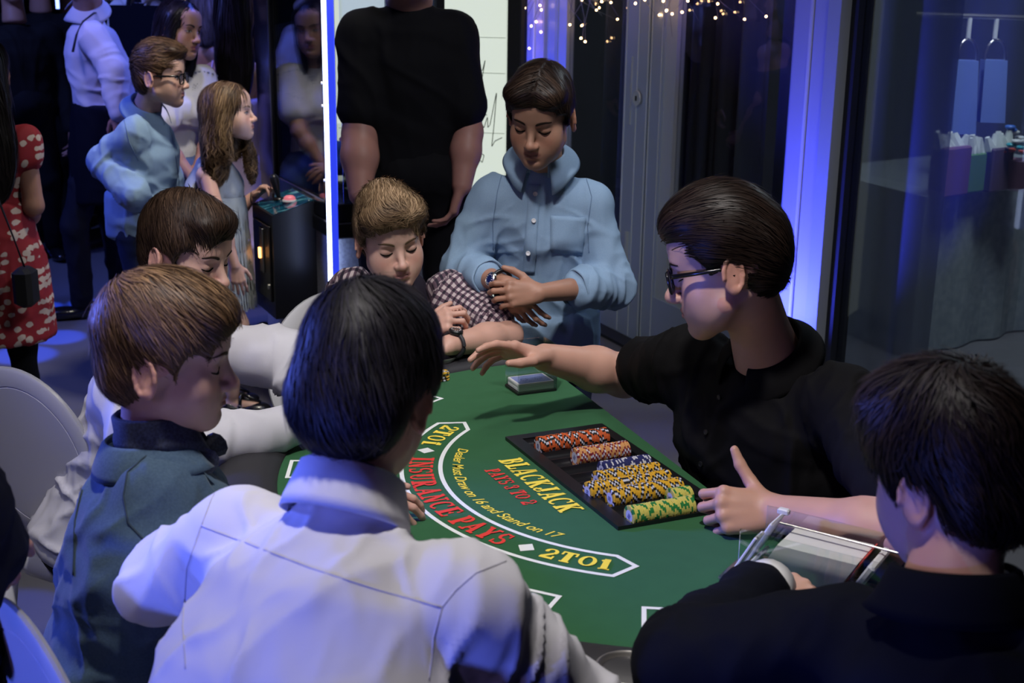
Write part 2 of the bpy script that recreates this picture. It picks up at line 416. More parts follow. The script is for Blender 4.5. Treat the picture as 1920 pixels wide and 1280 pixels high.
# ---- room behind the glass
M['curtain'] = mat('dark_curtain', (0.075, 0.085, 0.105), 0.85, bump=(400, .1, .001))
M['sheer'] = mat('grey_curtain', (0.085, 0.10, 0.135), 0.85, bump=(400, .1, .001))
def curtain(s0, s1, off, mt, amp, wl, z0=.02, z1=3.25, ph=0.0):
    n = int((s1-s0)/0.014); V = []; F = []
    ss = np.linspace(s0, s1, n)
    dv = amp*np.sin(2*math.pi*ss/wl+ph+1.3*np.sin(ss*3.1))+amp*.5*np.sin(2*math.pi*ss/(wl*.47)+2)
    for z, k in ((z0, 1.25), (z1, .8)):
        for a, d in zip(ss, dv): V.append(WP(a, off+d*k, z))
    for i in range(n-1): F.append((i, i+1, n+i+1, n+i))
    return mk('curtain', V, F, mt)
o = curtain(-.5, .9, -.30, M['curtain'], .035, .19); tag(o, 'dark curtain hanging behind the glass door with the round lock', 'curtain')
o = curtain(.95, 1.37, -.34, M['curtain'], .03, .22, ph=1.); tag(o, 'dark curtain hanging behind the glass door beside the bright blue post', 'curtain')
def sheermat(name, c, f):
    m = bpy.data.materials.new(name); m.use_nodes = True; t = m.node_tree; t.nodes.clear(); o_ = nd(t, 'ShaderNodeOutputMaterial'); mx = nd(t, 'ShaderNodeMixShader'); mx.inputs[0].default_value = f
    tr = nd(t, 'ShaderNodeBsdfTransparent'); df = nd(t, 'ShaderNodeBsdfDiffuse'); df.inputs[0].default_value = (*c, 1); t.links.new(tr.outputs[0], mx.inputs[1]); t.links.new(df.outputs[0], mx.inputs[2]); t.links.new(mx.outputs[0], o_.inputs[0]); return m
o = curtain(1.68, 3.6, -.14, sheermat('sheer_curtain', (.30, .34, .42), .34), .022, .41, ph=.4); tag(o, 'thin translucent curtain hanging across the large right glass', 'curtain')
o = curtain(1.02, 1.72, -.62, sheermat('grey_voile', (.12, .145, .20), .80), .018, .33); tag(o, 'smooth grey curtain behind the right glass, covering one end of the draped table', 'curtain')
o = MB().box(WP(2, -3.2, 1.8), (9, .1, 3.6), WR).build('wall_side_room', mat('side_room_wall', (.055, .066, .085), .8)); tag(o, kind='structure')
# draped table in that room
TC = A(1.832, 5.776, 0); tl = nrm(A(1.615, 6.318, 0)-TC); tr = nrm(A(2.464, 6.238, 0)-TC)
M['drape'] = mat('patterned_tablecloth', (0.30, 0.34, 0.36), 0.8, vary=(26, (0.20, 0.24, 0.27), .8))
m = MB(); V = []; F = []
pts = [TC+tl*.9, TC, TC+tr*1.5]
per = []
for a, b in ((pts[0], pts[1]), (pts[1], pts[2])):
    for t in np.linspace(0, 1, 30)[:-1]: per.append(a+(b-a)*t)
per.append(pts[2]); per = np.array(per); cen = TC+tl*.45+tr*.75
for j, z in enumerate((.755, .745, .4, .01)):
    for i, p in enumerate(per):
        d = nrm(p-cen); w_ = 0 if j < 2 else .012*math.sin(i*1.1)*(j-1); V.append(p+d*w_+A(0, 0, z))
n = len(per)
for j in range(3):
    for i in range(n-1): F.append((j*n+i, (j+1)*n+i, (j+1)*n+i+1, j*n+i+1))
bk = len(V); V.append(pts[0]+tr*1.5+A(0, 0, .755)); F.append(tuple(range(n))+(bk,))
dt = mk('draped_table', V, F, M['drape'], smooth=False); tag(dt, 'table under a pale patterned cloth behind the right glass', 'table')
for a, b, nm in ((pts[0]+tr*1.5+A(0, 0, 0), .03, 'leg'), (pts[0]+tr*.1+tl*-.1, .03, 'leg')):
    MB().cyl(a-tr*.1-tl*.1*0, a-tr*.1+A(0, 0, .74), .02).build('leg', M['black'], dt)
# things on it
bagm = mat('plum_bag', (0.16, 0.075, 0.13), .6); tissue = mat('white_tissue', (.62, .66, .62), .7); greenm = mat('green_bag', (.10, .24, .07), .6)
def onT(px, py): return Zp(px, py, .755)
def giftbag(p, w_, h, mt, lab, tcol):
    g = empty('gift_bag', p); tag(g, lab, 'bag')
    R = np.stack([tr, -tl, A(0, 0, 1)], 1)
    MB().box(p+A(0, 0, h/2), (w_, w_*.5, h), R, .008).build('bag', mt, g)
    m = MB(); rr = random.Random(int(w_*1000))
    for i in range(6):
        a = p+tr*(i-2.5)*w_*.16+A(0, 0, h-.01); m.cyl(a, a+A(rr.uniform(-.03, .03), rr.uniform(-.02, .02), rr.uniform(.05, .09)), .03, .012, 6)
    m.build('tissue', tcol, g)
    return g
giftbag(onT(1768, 343), .20, .22, bagm, 'plum gift bag with white tissue on the draped table, nearest its corner', tissue)
giftbag(onT(1812, 336), .13, .18, greenm, 'green gift bag with white tissue on the draped table beside the plum bag', tissue)
giftbag(onT(1856, 332), .16, .20, mat('dark_plum_bag', (.09, .06, .11), .6), 'dark plum gift bag with white tissue on the draped table beside the green bag', tissue)
p = onT(1895, 330); g = empty('foil_bouquet', p); tag(g, 'pot of red, white and turquoise foil flowers on the draped table', 'decoration')
autosmooth(MB().lathe([(.05, 0), (.075, .14)], p, 16).build('pot', bagm, g))
fm = [mat('foil_red', (.45, .06, .03), .35), mat('foil_turquoise', (.03, .35, .42), .25), mat('foil_white', (.6, .62, .62), .4), mat('foil_blue', (.05, .15, .55), .25)]
for i in range(16):
    a = i*2.4; r_ = .03+.008*i; q = p+tr*r_*math.cos(a)+tl*-.05*math.sin(a)+A(0, 0, .16+.1*(i % 4)/3+.05*random.random())
    V, F = mesh_sdf([('u', el(q+A(.012*math.cos(k*1.26), .012*math.sin(k*1.26), 0), (.014, .014, .009)), .006) for k in range(5)], .006, 0)
    mk('flower', V, F, fm[i % 4], g)
# tote bags hung on a rail
rail_z = 1.62
hp = P(1810, 60, 6.3); rl = MB().cyl(P(1700, 6, 6.3), P(1990, 8, 6.3), .012); o = rl.build('hanging_rail', M['steel']); tag(o, 'thin steel rail behind the right glass carrying the blue bags', 'rail')
tote = mat('blue_tote_cloth', (.13, .20, .52), .8, bump=(60, .2, .004))
for px0, px1, py0, py1, hx, lab in ((1772, 1818, 90, 228, 1800, 'blue tote bag hung on the rail behind the right glass, nearer the glass frame'), (1824, 1872, 88, 205, 1850, 'blue tote bag hung on the rail behind the right glass, farther from the glass frame')):
    a = P(px0+6, py0, 6.3); b = P(px1, py0, 6.3); c = P(px1-2, py1, 6.28); d = P(px0, py1, 6.28); g = empty('tote_bag', (a+b+c+d)/4); tag(g, lab, 'bag', 'blue tote bags')
    V = []; F = []
    for dy in (-.02, .05):
        for q in (a, b, c, d): V.append(q+A(0, dy, 0))
    F = [(0, 3, 2, 1), (4, 5, 6, 7), (0, 1, 5, 4), (1, 2, 6, 5), (2, 3, 7, 6), (3, 0, 4, 7)]
    ob = mk('bag', V, F, tote, g, smooth=False)
    mid = (a+b)/2; top = P(hx, 40, 6.3); r_ = np.linalg.norm(b-a)/2*.9
    arc = [mid+A(r_*math.cos(t), 0, (top[2]-mid[2])*.8*math.sin(t)) for t in np.linspace(math.pi, 0, 14)]
    MB().pipe(arc, .006).build('handle', M['steel'], g)
    MB().pipe([top+A(0, 0, -.02), top+A(0, 0, .06), P(hx+2, 10, 6.3)], .011).build('hook', M['white'], g)
light('side_room_lamp', 'AREA', (2.3, 5.2, 3.2), (2.1, 6.0, .6), 60, (.8, .92, 1.0), .6)  # unseen fill added to brighten the room behind the right glass
light('side_room_lamp', 'AREA', (0.9, 7.6, 3.2), (1.0, 7.0, .6), 40, (.75, .85, 1.0), .6)  # second unseen fill, added to lift the black door curtains

# ---- reflection of twig lights in the glass, built as solid twigs and glowing bulbs
twig = mat('twig_grey', (.24, .23, .26), .7); bulbm = mat('warm_bulb', (1, .75, .45), .4, emit=((1.0, .58, .26), 15.0))
def twigs(base_list, lab, seed, n, spread):
    rr = random.Random(seed); g = empty('twig_lights', base_list[0]); tag(g, lab, 'lights')
    m = MB(); bl = MB()
    for k in range(n):
        b = base_list[k % len(base_list)]+A(rr.gauss(0, .05), rr.gauss(0, .03), .25+rr.random()*.1)
        q = [b]; d = nrm(A(rr.gauss(0, 1)*spread, rr.gauss(0, .15), -1.0))
        L = rr.uniform(.12, .55)
        for i in range(5):
            d = nrm(d+A(rr.gauss(0, .25), rr.gauss(0, .08), rr.gauss(0, .1))); q.append(q[-1]+d*L/5)
        m.pipe(q, [.003, .0026, .0022, .0018, .0014, .001], 5)
        for i in (2, 3, 4, 5):
            if rr.random() < .6:
                c = q[i]+A(rr.gauss(0, .008), -.004, rr.gauss(0, .008)); bl.lathe([(0, -.005), (.004, -.003), (.0055, 0), (.004, .004), (0, .006)], c, 6, None, False)
    m.build('branch', twig, g); b_ = bl.build('bulbs', bulbm, g); tag(b_, kind='stuff')
def Wpx(px, py, off):
    r = ray(px, py); t = ((W0+WN*off-CAM0)@WN)/(r@WN); return r*t+CAM0
twigs([Wpx(x, -5, .05) for x in (968, 985, 1010, 1050, 1085)], 'warm fairy lights on bare twigs in front of the far post and glass door', 3, 80, .55)
twigs([Wpx(x, -45, .05) for x in (1205, 1240, 1262, 1290)], 'warm fairy lights on bare twigs at the top of the glass door beyond the dealer', 5, 56, .55)

# ================================================================== blackjack table
TO = A(.295, 2.416, 0); TU = A(.4067, -.9135, 0); TV = A(.9135, .4067, 0); TZ = .76
TR = np.stack([TU, TV, A(0, 0, 1)], 1)
def T(u, v, z=TZ): return TO+TU*u+TV*v+A(0, 0, z)
def edge_v(u): return .0351-.0686*u
M['felt'] = mat('green_felt', (0.026, 0.114, 0.043), 0.95, spec=.15, bump=(900, .35, .0006), vary=(30, (0.029, 0.125, 0.048), .6), sheen=.12)
bt = empty('blackjack_table', T(-.05, -.3, 0)); tag(bt, 'green felt blackjack table with a black padded rail and printed layout', 'table')
RF = .745; RO_ = .875
ang = np.linspace(-180, 0, 73)
def arcpt(r, a): return (r*math.cos(rad(a)), r*math.sin(rad(a)))
per = [(-RF, edge_v(-RF))]+[arcpt(RF, a) for a in ang]+[(RF, edge_v(RF))]
n = len(per); hole = [(-.247, -.222), (.240, -.222), (.240, -.001), (-.247, -.001)]
fb = bmesh.new(); vs = [fb.verts.new(T(u, v, TZ)) for u, v in per]; hv = [fb.verts.new(T(u, v, TZ)) for u, v in hole]
es = [fb.edges.new((vs[i], vs[(i+1) % n])) for i in range(n)]+[fb.edges.new((hv[i], hv[(i+1) % 4])) for i in range(4)]
bmesh.ops.triangle_fill(fb, edges=es, use_beauty=True)
lo = [fb.verts.new(T(u, v, TZ-.012)) for u, v in per]; hl = [fb.verts.new(T(u, v, TZ-.03)) for u, v in hole]
for i in range(n): fb.faces.new((vs[i], lo[i], lo[(i+1) % n], vs[(i+1) % n]))
for i in range(4): fb.faces.new((hv[i], hv[(i+1) % 4], hl[(i+1) % 4], hl[i]))
bmesh.ops.recalc_face_normals(fb, faces=fb.faces)
fme = bpy.data.meshes.new('felt_top'); fb.to_mesh(fme); fb.free(); fme.materials.append(M['felt']); link(bpy.data.objects.new('felt_top', fme), bt)
# padded rail
prof = [(.0, -.05), (-.004, -.01), (.0, .004), (.012, .014), (.035, .021), (.065, .023), (.095, .018), (.115, .006), (.124, -.012), (.122, -.04), (.11, -.055)]
path = [(-RF, edge_v(-RF), 180.)]+[(*arcpt(RF, a), a) for a in ang]+[(RF, edge_v(RF), 0.)]
V = []; F = []; k = len(prof)
for (u, v, a) in path:
    for (d, h) in prof: V.append(T(u+d*math.cos(rad(a)), v+d*math.sin(rad(a)), TZ+h))
for i in range(len(path)-1):
    for j in range(k): F.append((i*k+j, i*k+(j+1) % k, (i+1)*k+(j+1) % k, (i+1)*k+j))
F.append(tuple(range(k-1, -1, -1))); F.append(tuple(range((len(path)-1)*k, len(path)*k)))
autosmooth(mk('padded_rail', V, F, M['rubber'], bt), 60)
# dealer side apron and underside
m = MB(); m.box(T(0, edge_v(0)-.004, TZ-.075), (2*RF, .018, .13), np.stack([nrm(T(1, edge_v(1), 0)-T(0, edge_v(0), 0)), nrm(np.cross(A(0, 0, 1), nrm(T(1, edge_v(1), 0)-T(0, edge_v(0), 0)))), A(0, 0, 1)], 1)); m.build('apron', M['black'], bt)
V = [T(u*1.1, v*1.1 if v < 0 else v, TZ-.055) for u, v in per]+[T(u*1.1, v*1.1 if v < 0 else v, TZ-.075) for u, v in per]
mk('underside', V, [tuple(range(n)), tuple(range(2*n-1, n-1, -1))]+[(i, i+n, (i+1) % n+n, (i+1) % n) for i in range(n)], M['black'], bt, smooth=False)
for u in (-.5, .5):
    for v in (-.08, -.5):
        m = MB(); m.cyl(T(u*(1 if v > -.3 else .7), v, 0), T(u*(1 if v > -.3 else .7), v, TZ-.07), .02); m.build('leg', M['black'], bt)
M['cupsteel'] = mat('cup_steel', (.66, .63, .60), .42, 1.0)
# cup holders
def cup(u, v, z):
    c = T(u, v, z); pr = [(.046, .003), (.047, .006), (.044, .007), (.041, .004), (.039, -.06), (.036, -.064), (0, -.064)]
    autosmooth(MB().lathe(pr, c, 40, None, False).build('cup_holder', M['cupsteel'], bt), 50)
# printed layout
pw = mat('print_white', (.84, .86, .86), .9, spec=.1); py_ = mat('print_yellow', (.95, .76, .10), .9, spec=.1); prd = mat('print_red', (.80, .065, .055), .9, spec=.1)
ZP = TZ+.0007
def ribbon(name, pts, w_, mt, closed=True):
    pts = np.array(pts, float); n = len(pts); V = []; F = []
    for i in range(n):
        a = pts[i-1] if (i > 0 or closed) else pts[i]; b = pts[(i+1) % n] if (i < n-1 or closed) else pts[i]
        d0 = nrm(pts[i]-a) if (i > 0 or closed) else nrm(b-pts[i]); d1 = nrm(b-pts[i]) if (i < n-1 or closed) else d0
        t = nrm(d0+d1); nn = np.array([-t[1], t[0]]); c = max(.35, nn@np.array([-d1[1], d1[0]])); q = nn*w_/2/c
        V += [T(*(pts[i]+q), ZP), T(*(pts[i]-q), ZP)]
    for i in range(n if closed else n-1): j = (i+1) % n; F.append((2*i, 2*i+1, 2*j+1, 2*j))
    return mk(name, V, F, mt, bt, smooth=False)
RI, ROu = .4325, .508
loop = [arcpt(RI, a) for a in np.linspace(-141, -39.5, 60)]+[arcpt(.463, -34.8)]+[arcpt(ROu, a) for a in np.linspace(-38.5, -141.5, 60)]+[arcpt(.463, -145.4)]
ribbon('insurance_outline', loop, .0085, pw)
for i in range(7):
    a = -28.3-i*20.57
    ca, sa = math.cos(rad(a)), math.sin(rad(a)); W2 = .042
    ribbon('betting_box', [(r_*ca-s_*sa, r_*sa+s_*ca) for r_, s_ in ((.605, -W2), (.725, -W2*1.05), (.725, W2*1.05), (.605, W2))], .0075, pw)
for a in (-122.3, -58.4):
    c = np.array(arcpt(.471, a)); t = np.array([-math.sin(rad(a)), math.cos(rad(a))]); r_ = np.array([math.cos(rad(a)), math.sin(rad(a))])
    mk('diamond', [T(*(c+t*.0165), ZP), T(*(c+r_*.018), ZP), T(*(c-t*.0165), ZP), T(*(c-r_*.018), ZP)], [(0, 1, 2, 3)], pw, bt, smooth=False)
# slab lettering built from strokes
def G(*ops): return ops
TK, TN = .29, .13
def bar(x0, y0, x1, y1, w_=TK): return ('b', x0, y0, x1, y1, w_)
def ser(x, y, hw=.24): return ('b', x-hw, y, x+hw, y, .11)
def arc(cx, cy, rx, ry, a0, a1, w_=.2): return ('a', cx, cy, rx, ry, a0, a1, w_)
GL = {
 'I': (.56, [bar(.28, 0, .28, 1), ser(.28, .05), ser(.28, .95)]),
 '1': (.56, [bar(.3, 0, .3, 1), ser(.3, .05), bar(.06, .78, .3, .93, .13)]),
 'L': (.78, [bar(.26, 0, .26, 1), ser(.26, .95), bar(.04, .055, .74, .055, .11), bar(.68, 0, .68, .32, .12)]),
 'T': (.84, [bar(.42, 0, .42, 1), ser(.42, .05, .22), bar(.04, .94, .8, .94, .12), bar(.09, .66, .09, .96, .11), bar(.75, .66, .75, .96, .11)]),
 'E': (.8, [bar(.26, 0, .26, 1), bar(.04, .055, .74, .055, .11), bar(.04, .945, .72, .945, .11), bar(.26, .5, .56, .5, .11), bar(.69, 0, .69, .3, .11), bar(.67, .72, .67, 1, .11), bar(.55, .38, .55, .62, .09)]),
 'P': (.8, [bar(.26, 0, .26, 1), ser(.26, .05), bar(.04, .945, .45, .945, .11), bar(.26, .46, .45, .46, .11), arc(.44, .7, .22, .245, -90, 90, .2)]),
 'B': (.84, [bar(.26, 0, .26, 1), bar(.04, .945, .45, .945, .11), bar(.04, .055, .48, .055, .11), bar(.26, .52, .46, .52, .1), arc(.42, .735, .21, .21, -90, 90, .18), arc(.46, .285, .24, .235, -90, 90, .2)]),
 'R': (.9, [bar(.26, 0, .26, 1), ser(.26, .05), bar(.04, .945, .45, .945, .11), bar(.26, .5, .45, .5, .11), arc(.43, .72, .22, .225, -90, 90, .19), bar(.45, .5, .74, .03, .2), bar(.64, .05, .9, .05, .11)]),
 'N': (.96, [bar(.22, 0, .22, 1, .13), ser(.22, .05, .2), bar(.04, .945, .3, .945, .11), bar(.2, .98, .76, .02, .22), bar(.76, 0, .76, 1, .13), ser(.76, .95, .2)]),
 'U': (.92, [bar(.24, .3, .24, 1), ser(.24, .95, .2), bar(.7, .3, .7, 1, .13), ser(.7, .95, .2), arc(.47, .3, .235, .25, 180, 360, .16)]),
 'S': (.74, [arc(.37, .72, .24, .225, 40, 270, .19), arc(.37, .28, .25, .23, -140, 90, .19), bar(.62, .7, .62, .98, .1), bar(.12, .02, .12, .3, .1)]),
 'A': (.94, [bar(.2, 0, .47, 1, .13), bar(.47, 1, .74, 0, .24), ser(.18, .05, .17), ser(.76, .05, .19), bar(.26, .3, .66, .3, .1)]),
 'C': (.84, [arc(.45, .5, .32, .44, 50, 310, .2), bar(.7, .66, .7, .98, .1)]),
 'K': (.94, [bar(.24, 0, .24, 1), ser(.24, .05, .21), ser(.24, .95, .21), bar(.3, .42, .72, .95, .12), bar(.42, .58, .76, .04, .22), ser(.74, .95, .18), ser(.78, .05, .17)]),
 'J': (.66, [bar(.44, .25, .44, 1), ser(.44, .95, .22), arc(.26, .24, .19, .2, 180, 360, .16), ('d', .12, .3, .11)]),
 'Y': (.9, [bar(.45, 0, .45, .5), ser(.45, .05, .22), bar(.18, .97, .45, .45, .2), bar(.72, .97, .45, .45, .12), ser(.18, .95, .17), ser(.74, .95, .16)]),
 'O': (.88, [arc(.44, .5, .3, .43, 0, 360, .2)]), '0': (.78, [arc(.39, .5, .25, .43, 0, 360, .2)]),
 '2': (.74, [arc(.36, .7, .24, .24, 165, -35, .19), bar(.54, .56, .14, .14, .17), bar(.08, .09, .68, .09, .18), bar(.64, 0, .64, .32, .1), ('d', .15, .7, .1)]),
 '3': (.72, [arc(.34, .73, .22, .21, 150, -90, .18), arc(.34, .28, .25, .23, 90, -150, .19), ('d', .14, .74, .1), ('d', .13, .24, .1)]),
}
def glyphs(txt, track=.06):
    V = []; F = []; x = 0
    def quad(q): n = len(V); V.extend([(*c_, len(F)*.000022) for c_ in q]); F.append((n, n+1, n+2, n+3))
    for ch in txt:
        if ch == ' ': x += .38; continue
        w_, ops = GL[ch]
        for o_ in ops:
            if o_[0] == 'b':
                _, x0, y0, x1, y1, k_ = o_; d = np.array([x1-x0, y1-y0]); L = np.linalg.norm(d); d = d/L; nn = np.array([-d[1], d[0]])*k_/2
                m_ = max(1, int(L/.25)) 
                for j in range(m_):
                    p0 = np.array([x0, y0])+d*L*j/m_; p1 = np.array([x0, y0])+d*L*(j+1)/m_
                    quad([(x+p[0], p[1]) for p in (p0-nn, p1-nn, p1+nn, p0+nn)])
            elif o_[0] == 'a':
                _, cx, cy, rx, ry, a0, a1, k_ = o_; m_ = 18
                for j in range(m_):
                    q = []
                    for t, s_ in ((j, 1), (j+1, 1), (j+1, -1), (j, -1)):
                        a = rad(a0+(a1-a0)*t/m_); kk = k_*(.55+.45*abs(math.cos(a))); q.append((x+cx+(rx+s_*kk/2)*math.cos(a), cy+(ry+s_*kk/2*.8)*math.sin(a)))
                    quad(q)
            else:
                _, cx, cy, r_ = o_
                n = len(V); V.extend([(x+cx+r_*math.cos(t), cy+r_*math.sin(t), len(F)*.000022) for t in np.linspace(0, 2*math.pi, 11)[:-1]]); F.append(tuple(range(n, n+10)))
        x += w_+track
    V = np.array(V); return V, F, x-track
def arctext(name, txt, a0, a1, rb, rt, mt, V=None, F=None, wtot=None):
    if V is None: V, F, wtot = glyphs(txt)
    a = a0+(a1-a0)*V[:, 0]/wtot; r_ = rb+(rt-rb)*V[:, 1]
    zz = V[:, 2] % .0012 if V.shape[1] > 2 else np.zeros(len(V))
    mk(name, [T(r_[i]*math.cos(rad(a[i])), r_[i]*math.sin(rad(a[i])), ZP+zz[i]) for i in range(len(V))], F, mt, bt, smooth=False)
def linetext(name, txt, u0, u1, vb, vt, mt, shear=.0):
    V, F, wt = glyphs(txt, .03)
    mk(name, [T(u0+(u1-u0)*x/wt+shear*y*(vt-vb), vb+(vt-vb)*y, ZP+z % .0012) for x, y, z in V], F, mt, bt, smooth=False)
arctext('lettering_insurance', 'INSURANCE PAYS', -117.6, -63.2, .494, .447, prd)
arctext('lettering_odds', '2TO1', -141.3, -126.2, .490, .450, py_)
arctext('lettering_odds', '2TO1', -54.6, -39.6, .490, .450, py_)
linetext('lettering_game', 'BLACKJACK', -.148, .138, -.285, -.237, py_, .05)
linetext('lettering_payout', 'PAYS 3 TO 2', -.108, .080, -.331, -.301, prd, .05)
fc = bpy.data.curves.new('rule', 'FONT'); fc.body = 'Dealer Must Draw on 16 and Stand on 17'; fc.shear = .25; fc.offset = .008; fc.space_character = .95
fo = bpy.data.objects.new('rule', fc); COL.objects.link(fo); dg = bpy.context.evaluated_depsgraph_get(); tm = fo.evaluated_get(dg).to_mesh()
fv = np.array([v.co[:2] for v in tm.vertices]); ff = [tuple(p.vertices) for p in tm.polygons]; bpy.data.objects.remove(fo); bpy.data.curves.remove(fc)
fv[:, 0] -= fv[:, 0].min(); wt = fv[:, 0].max(); fv[:, 1] = fv[:, 1]/.72
arctext('lettering_rule', '', -125.6, -54.8, .4085, .386, py_, fv, ff, wt)

cq = Zp(1196, 1252, TZ+.023)-TO; cup(float(cq@TU), float(cq@TV), TZ+.023)
for a in (-80., -168.): cup(*arcpt(.808, a), TZ+.023)

# ---- chip tray
tray = empty('chip_tray', T(0, -.11, TZ)); tag(tray, 'black grooved chip tray set in the green felt before the dealer', 'tray')
u0, u1, v0, v1 = -.25, .243, -.224, .002; NG = 11; pit = .0425; g0 = -.205-pit/2
V = []; F = []
def quadstrip(mt_name): pass
zs = TZ+.006
# grooved bed
us = []
for i in range(NG):
    for j in range(9):
        t = math.pi*j/8; us.append((g0+pit*(i+.5)-math.cos(t)*(pit/2-.0012), zs-.001-math.sin(t)*.0135))
bv0, bv1 = v0+.028, v1-.022
for v in (bv0, bv1):
    for u, z in us: V.append(T(u, v, z))
k = len(us)
for i in range(k-1): F.append((i, k+i, k+i+1, i+1))
autosmooth(mk('groove_bed', V, F, M['black'], tray), 50)
m = MB()
for (a0, a1, b0, b1) in ((u0, u1, v0, bv0), (u0, u1, bv1, v1), (u0, g0, bv0, bv1), (g0+pit*NG, u1, bv0, bv1)):
    m.box(T((a0+a1)/2, (b0+b1)/2, TZ+.003), (a1-a0, b1-b0, .009), TR)
m.build('rim', M['black'], tray)
# ---- chips
def chip_mesh(name, base, spot, white):
    R1, th = .0195, .00325; n = 24; V = []; F = []; mi = []
    for z in (0, .0004, th-.0004, th):
        for i in range(n):
            r_ = R1 if 0 < z < th else R1-.0005
            V.append((r_*math.cos(2*math.pi*i/n), r_*math.sin(2*math.pi*i/n), z))
    pat = [1, 2, 1, 0, 0, 0]*4 if white else [1, 1, 0, 0, 0, 0]*4
    for j in range(3):
        for i in range(n): F.append((j*n+i, j*n+(i+1) % n, (j+1)*n+(i+1) % n, (j+1)*n+i)); mi.append(pat[i])
    def ring(r_, z): s = len(V); V.extend([(r_*math.cos(2*math.pi*i/n), r_*math.sin(2*math.pi*i/n), z) for i in range(n)]); return s
    for side, z in ((0, 0.), (1, th)):
        o_ = 0 if side == 0 else 3*n; a = ring(.0125, z); b = ring(.0115, z); 
        for i in range(n):
            for s0, s1, k_ in ((o_, a, pat[i]), (a, b, 0)):
                q = (s0+i, s1+i, s1+(i+1) % n, s0+(i+1) % n); F.append(q if side == 0 else q[::-1]); mi.append(k_)
        q = tuple(range(b, b+n)); F.append(q[::-1] if side == 0 else q); mi.append(2)
        # printed figure bars on the inlay
        zz = z-.0001 if side == 0 else z+.0001
        for x0 in (-.0045, -.0012, .0021):
            s = len(V); V.extend([(x0, -.004, zz), (x0+.0022, -.004, zz), (x0+.0022, .004, zz), (x0, .004, zz)]); q = (s, s+1, s+2, s+3); F.append(q[::-1] if side == 0 else q); mi.append(3)
    me = bpy.data.meshes.new(name); me.from_pydata(V, [], F); 
    for c in (base, spot, CW, CI): me.materials.append(c)
    me.polygons.foreach_set('material_index', mi); me.update(); return me
CW = mat('chip_inlay', (.60, .62, .70), .45); CI = mat('chip_ink', (.03, .04, .18), .5)
def cm(n, c): return mat(n, c, .45, coat=.1)
CH = {'orange': chip_mesh('orange_chip', cm('chip_orange', (.62, .115, .03)), cm('chip_black', (.012, .011, .012)), True),
 'tan': chip_mesh('tan_chip', cm('chip_tan', (.66, .33, .12)), cm('chip_maroon', (.22, .018, .03)), True),
 'navy': chip_mesh('navy_chip', cm('chip_navy', (.022, .026, .12)), cm('chip_white', (.62, .62, .66)), False),
 'yellow': chip_mesh('yellow_chip', cm('chip_yellow', (.76, .43, .03)), cm('chip_black2', (.014, .012, .012)), True),
 'green': chip_mesh('green_chip', cm('chip_lime', (.66, .58, .13)), cm('chip_green', (.02, .21, .045)), False)}
def chip_roll(col, groove, va, vb, lab, grp):
    u = g0+pit*(groove+.5); n = int(round((vb-va)/.00345))
    for i in range(n):
        o_ = bpy.data.objects.new('poker_chip', CH[col]); COL.objects.link(o_)
        R = np.stack([A(0, 0, 1), TU, TV], 1)   # chip axis along TV
        a = random.uniform(0, 2*math.pi) if random.random() < .35 else i*.22+random.choice((0, .5, 1.57))
        ca, sa = math.cos(a), math.sin(a); Rl = np.array([[ca, -sa, 0], [sa, ca, 0], [0, 0, 1]])
        p = T(u+random.gauss(0, .0003), va+i*.00345, zs+.006+random.gauss(0, .0003))
        Mx = np.eye(4); Mx[:3, :3] = R@Rl; Mx[:3, 3] = p; o_.matrix_world = Matrix(Mx.tolist()); tag(o_, lab, 'chip', grp)
chip_roll('orange', 1, -.190, -.034, 'orange and black poker chip lying in the long far roll of the tray', 'orange chips in the tray')
chip_roll('tan', 3, -.150, -.034, 'tan and maroon poker chip in the roll beside the orange one', 'tan chips in the tray')
chip_roll('navy', 5, -.134, -.032, 'navy and white poker chip in the tray beside the yellow rolls', 'navy chips in the tray')
for gr, va, vb, lab in ((6, -.168, -.034, 'yellow and black poker chip in the tray roll touching the navy chips'), (7, -.208, -.034, 'yellow and black poker chip in the longest yellow tray roll, second from the navy'),
                        (8, -.184, -.036, 'yellow and black poker chip in the tray roll next to the green chips')):
    chip_roll('yellow', gr, va, vb, lab, lab.replace('poker chip in', 'chips of'))
chip_roll('green', 9, -.082, -.040, 'green and lime poker chip in the short tray roll by the yellow chips', 'short roll of green chips')
chip_roll('green', 10, -.190, -.062, 'green and lime poker chip in the long tray roll nearest the hand', 'long roll of green chips')
# gold chips by the far player
for i in range(6):
    o_ = bpy.data.objects.new('poker_chip', CH['yellow']); COL.objects.link(o_); o_.location = T(-.690+random.gauss(0, .0015), -.200+random.gauss(0, .0015), TZ+.0008+i*.0034)
    o_.rotation_euler = (0, 0, random.random()*6); tag(o_, 'yellow and black poker chip in the small stack by the plaid boy', 'chip', 'chips stacked by the plaid boy')

# ---- deck of cards in the clear discard holder
cw = mat('card_edge', (.68, .68, .66), .5); cb = mat('card_back_blue', (.10, .15, .42), .4, vary=(700, (.34, .38, .60), .9)); cwf = mat('card_white', (.74, .74, .74), .4)
DU = nrm(T(-.514, -.030, 0)-T(-.577, -.031, 0)); cpos = T(-.545, -.031, 0); DR = np.stack([TU, TV, A(0, 0, 1)], 1)
hold = empty('discard_holder', cpos+A(0, 0, TZ)); tag(hold, 'clear acrylic card holder with a black base at the far end of the felt', 'card holder')
MB().box(cpos+A(0, 0, TZ+.0035), (.074, .100, .006), DR, .001).build('base', M['black'], hold)
hh = .105
for du, dv, su, sv in ((.036, 0, .003, .098), (-.036, 0, .003, .098), (0, .049, .070, .003)):
    MB().box(cpos+TU*du+TV*dv+A(0, 0, TZ+.0065+hh/2), (su, sv, hh), DR).build('side_panel', M['acrylic'], hold)
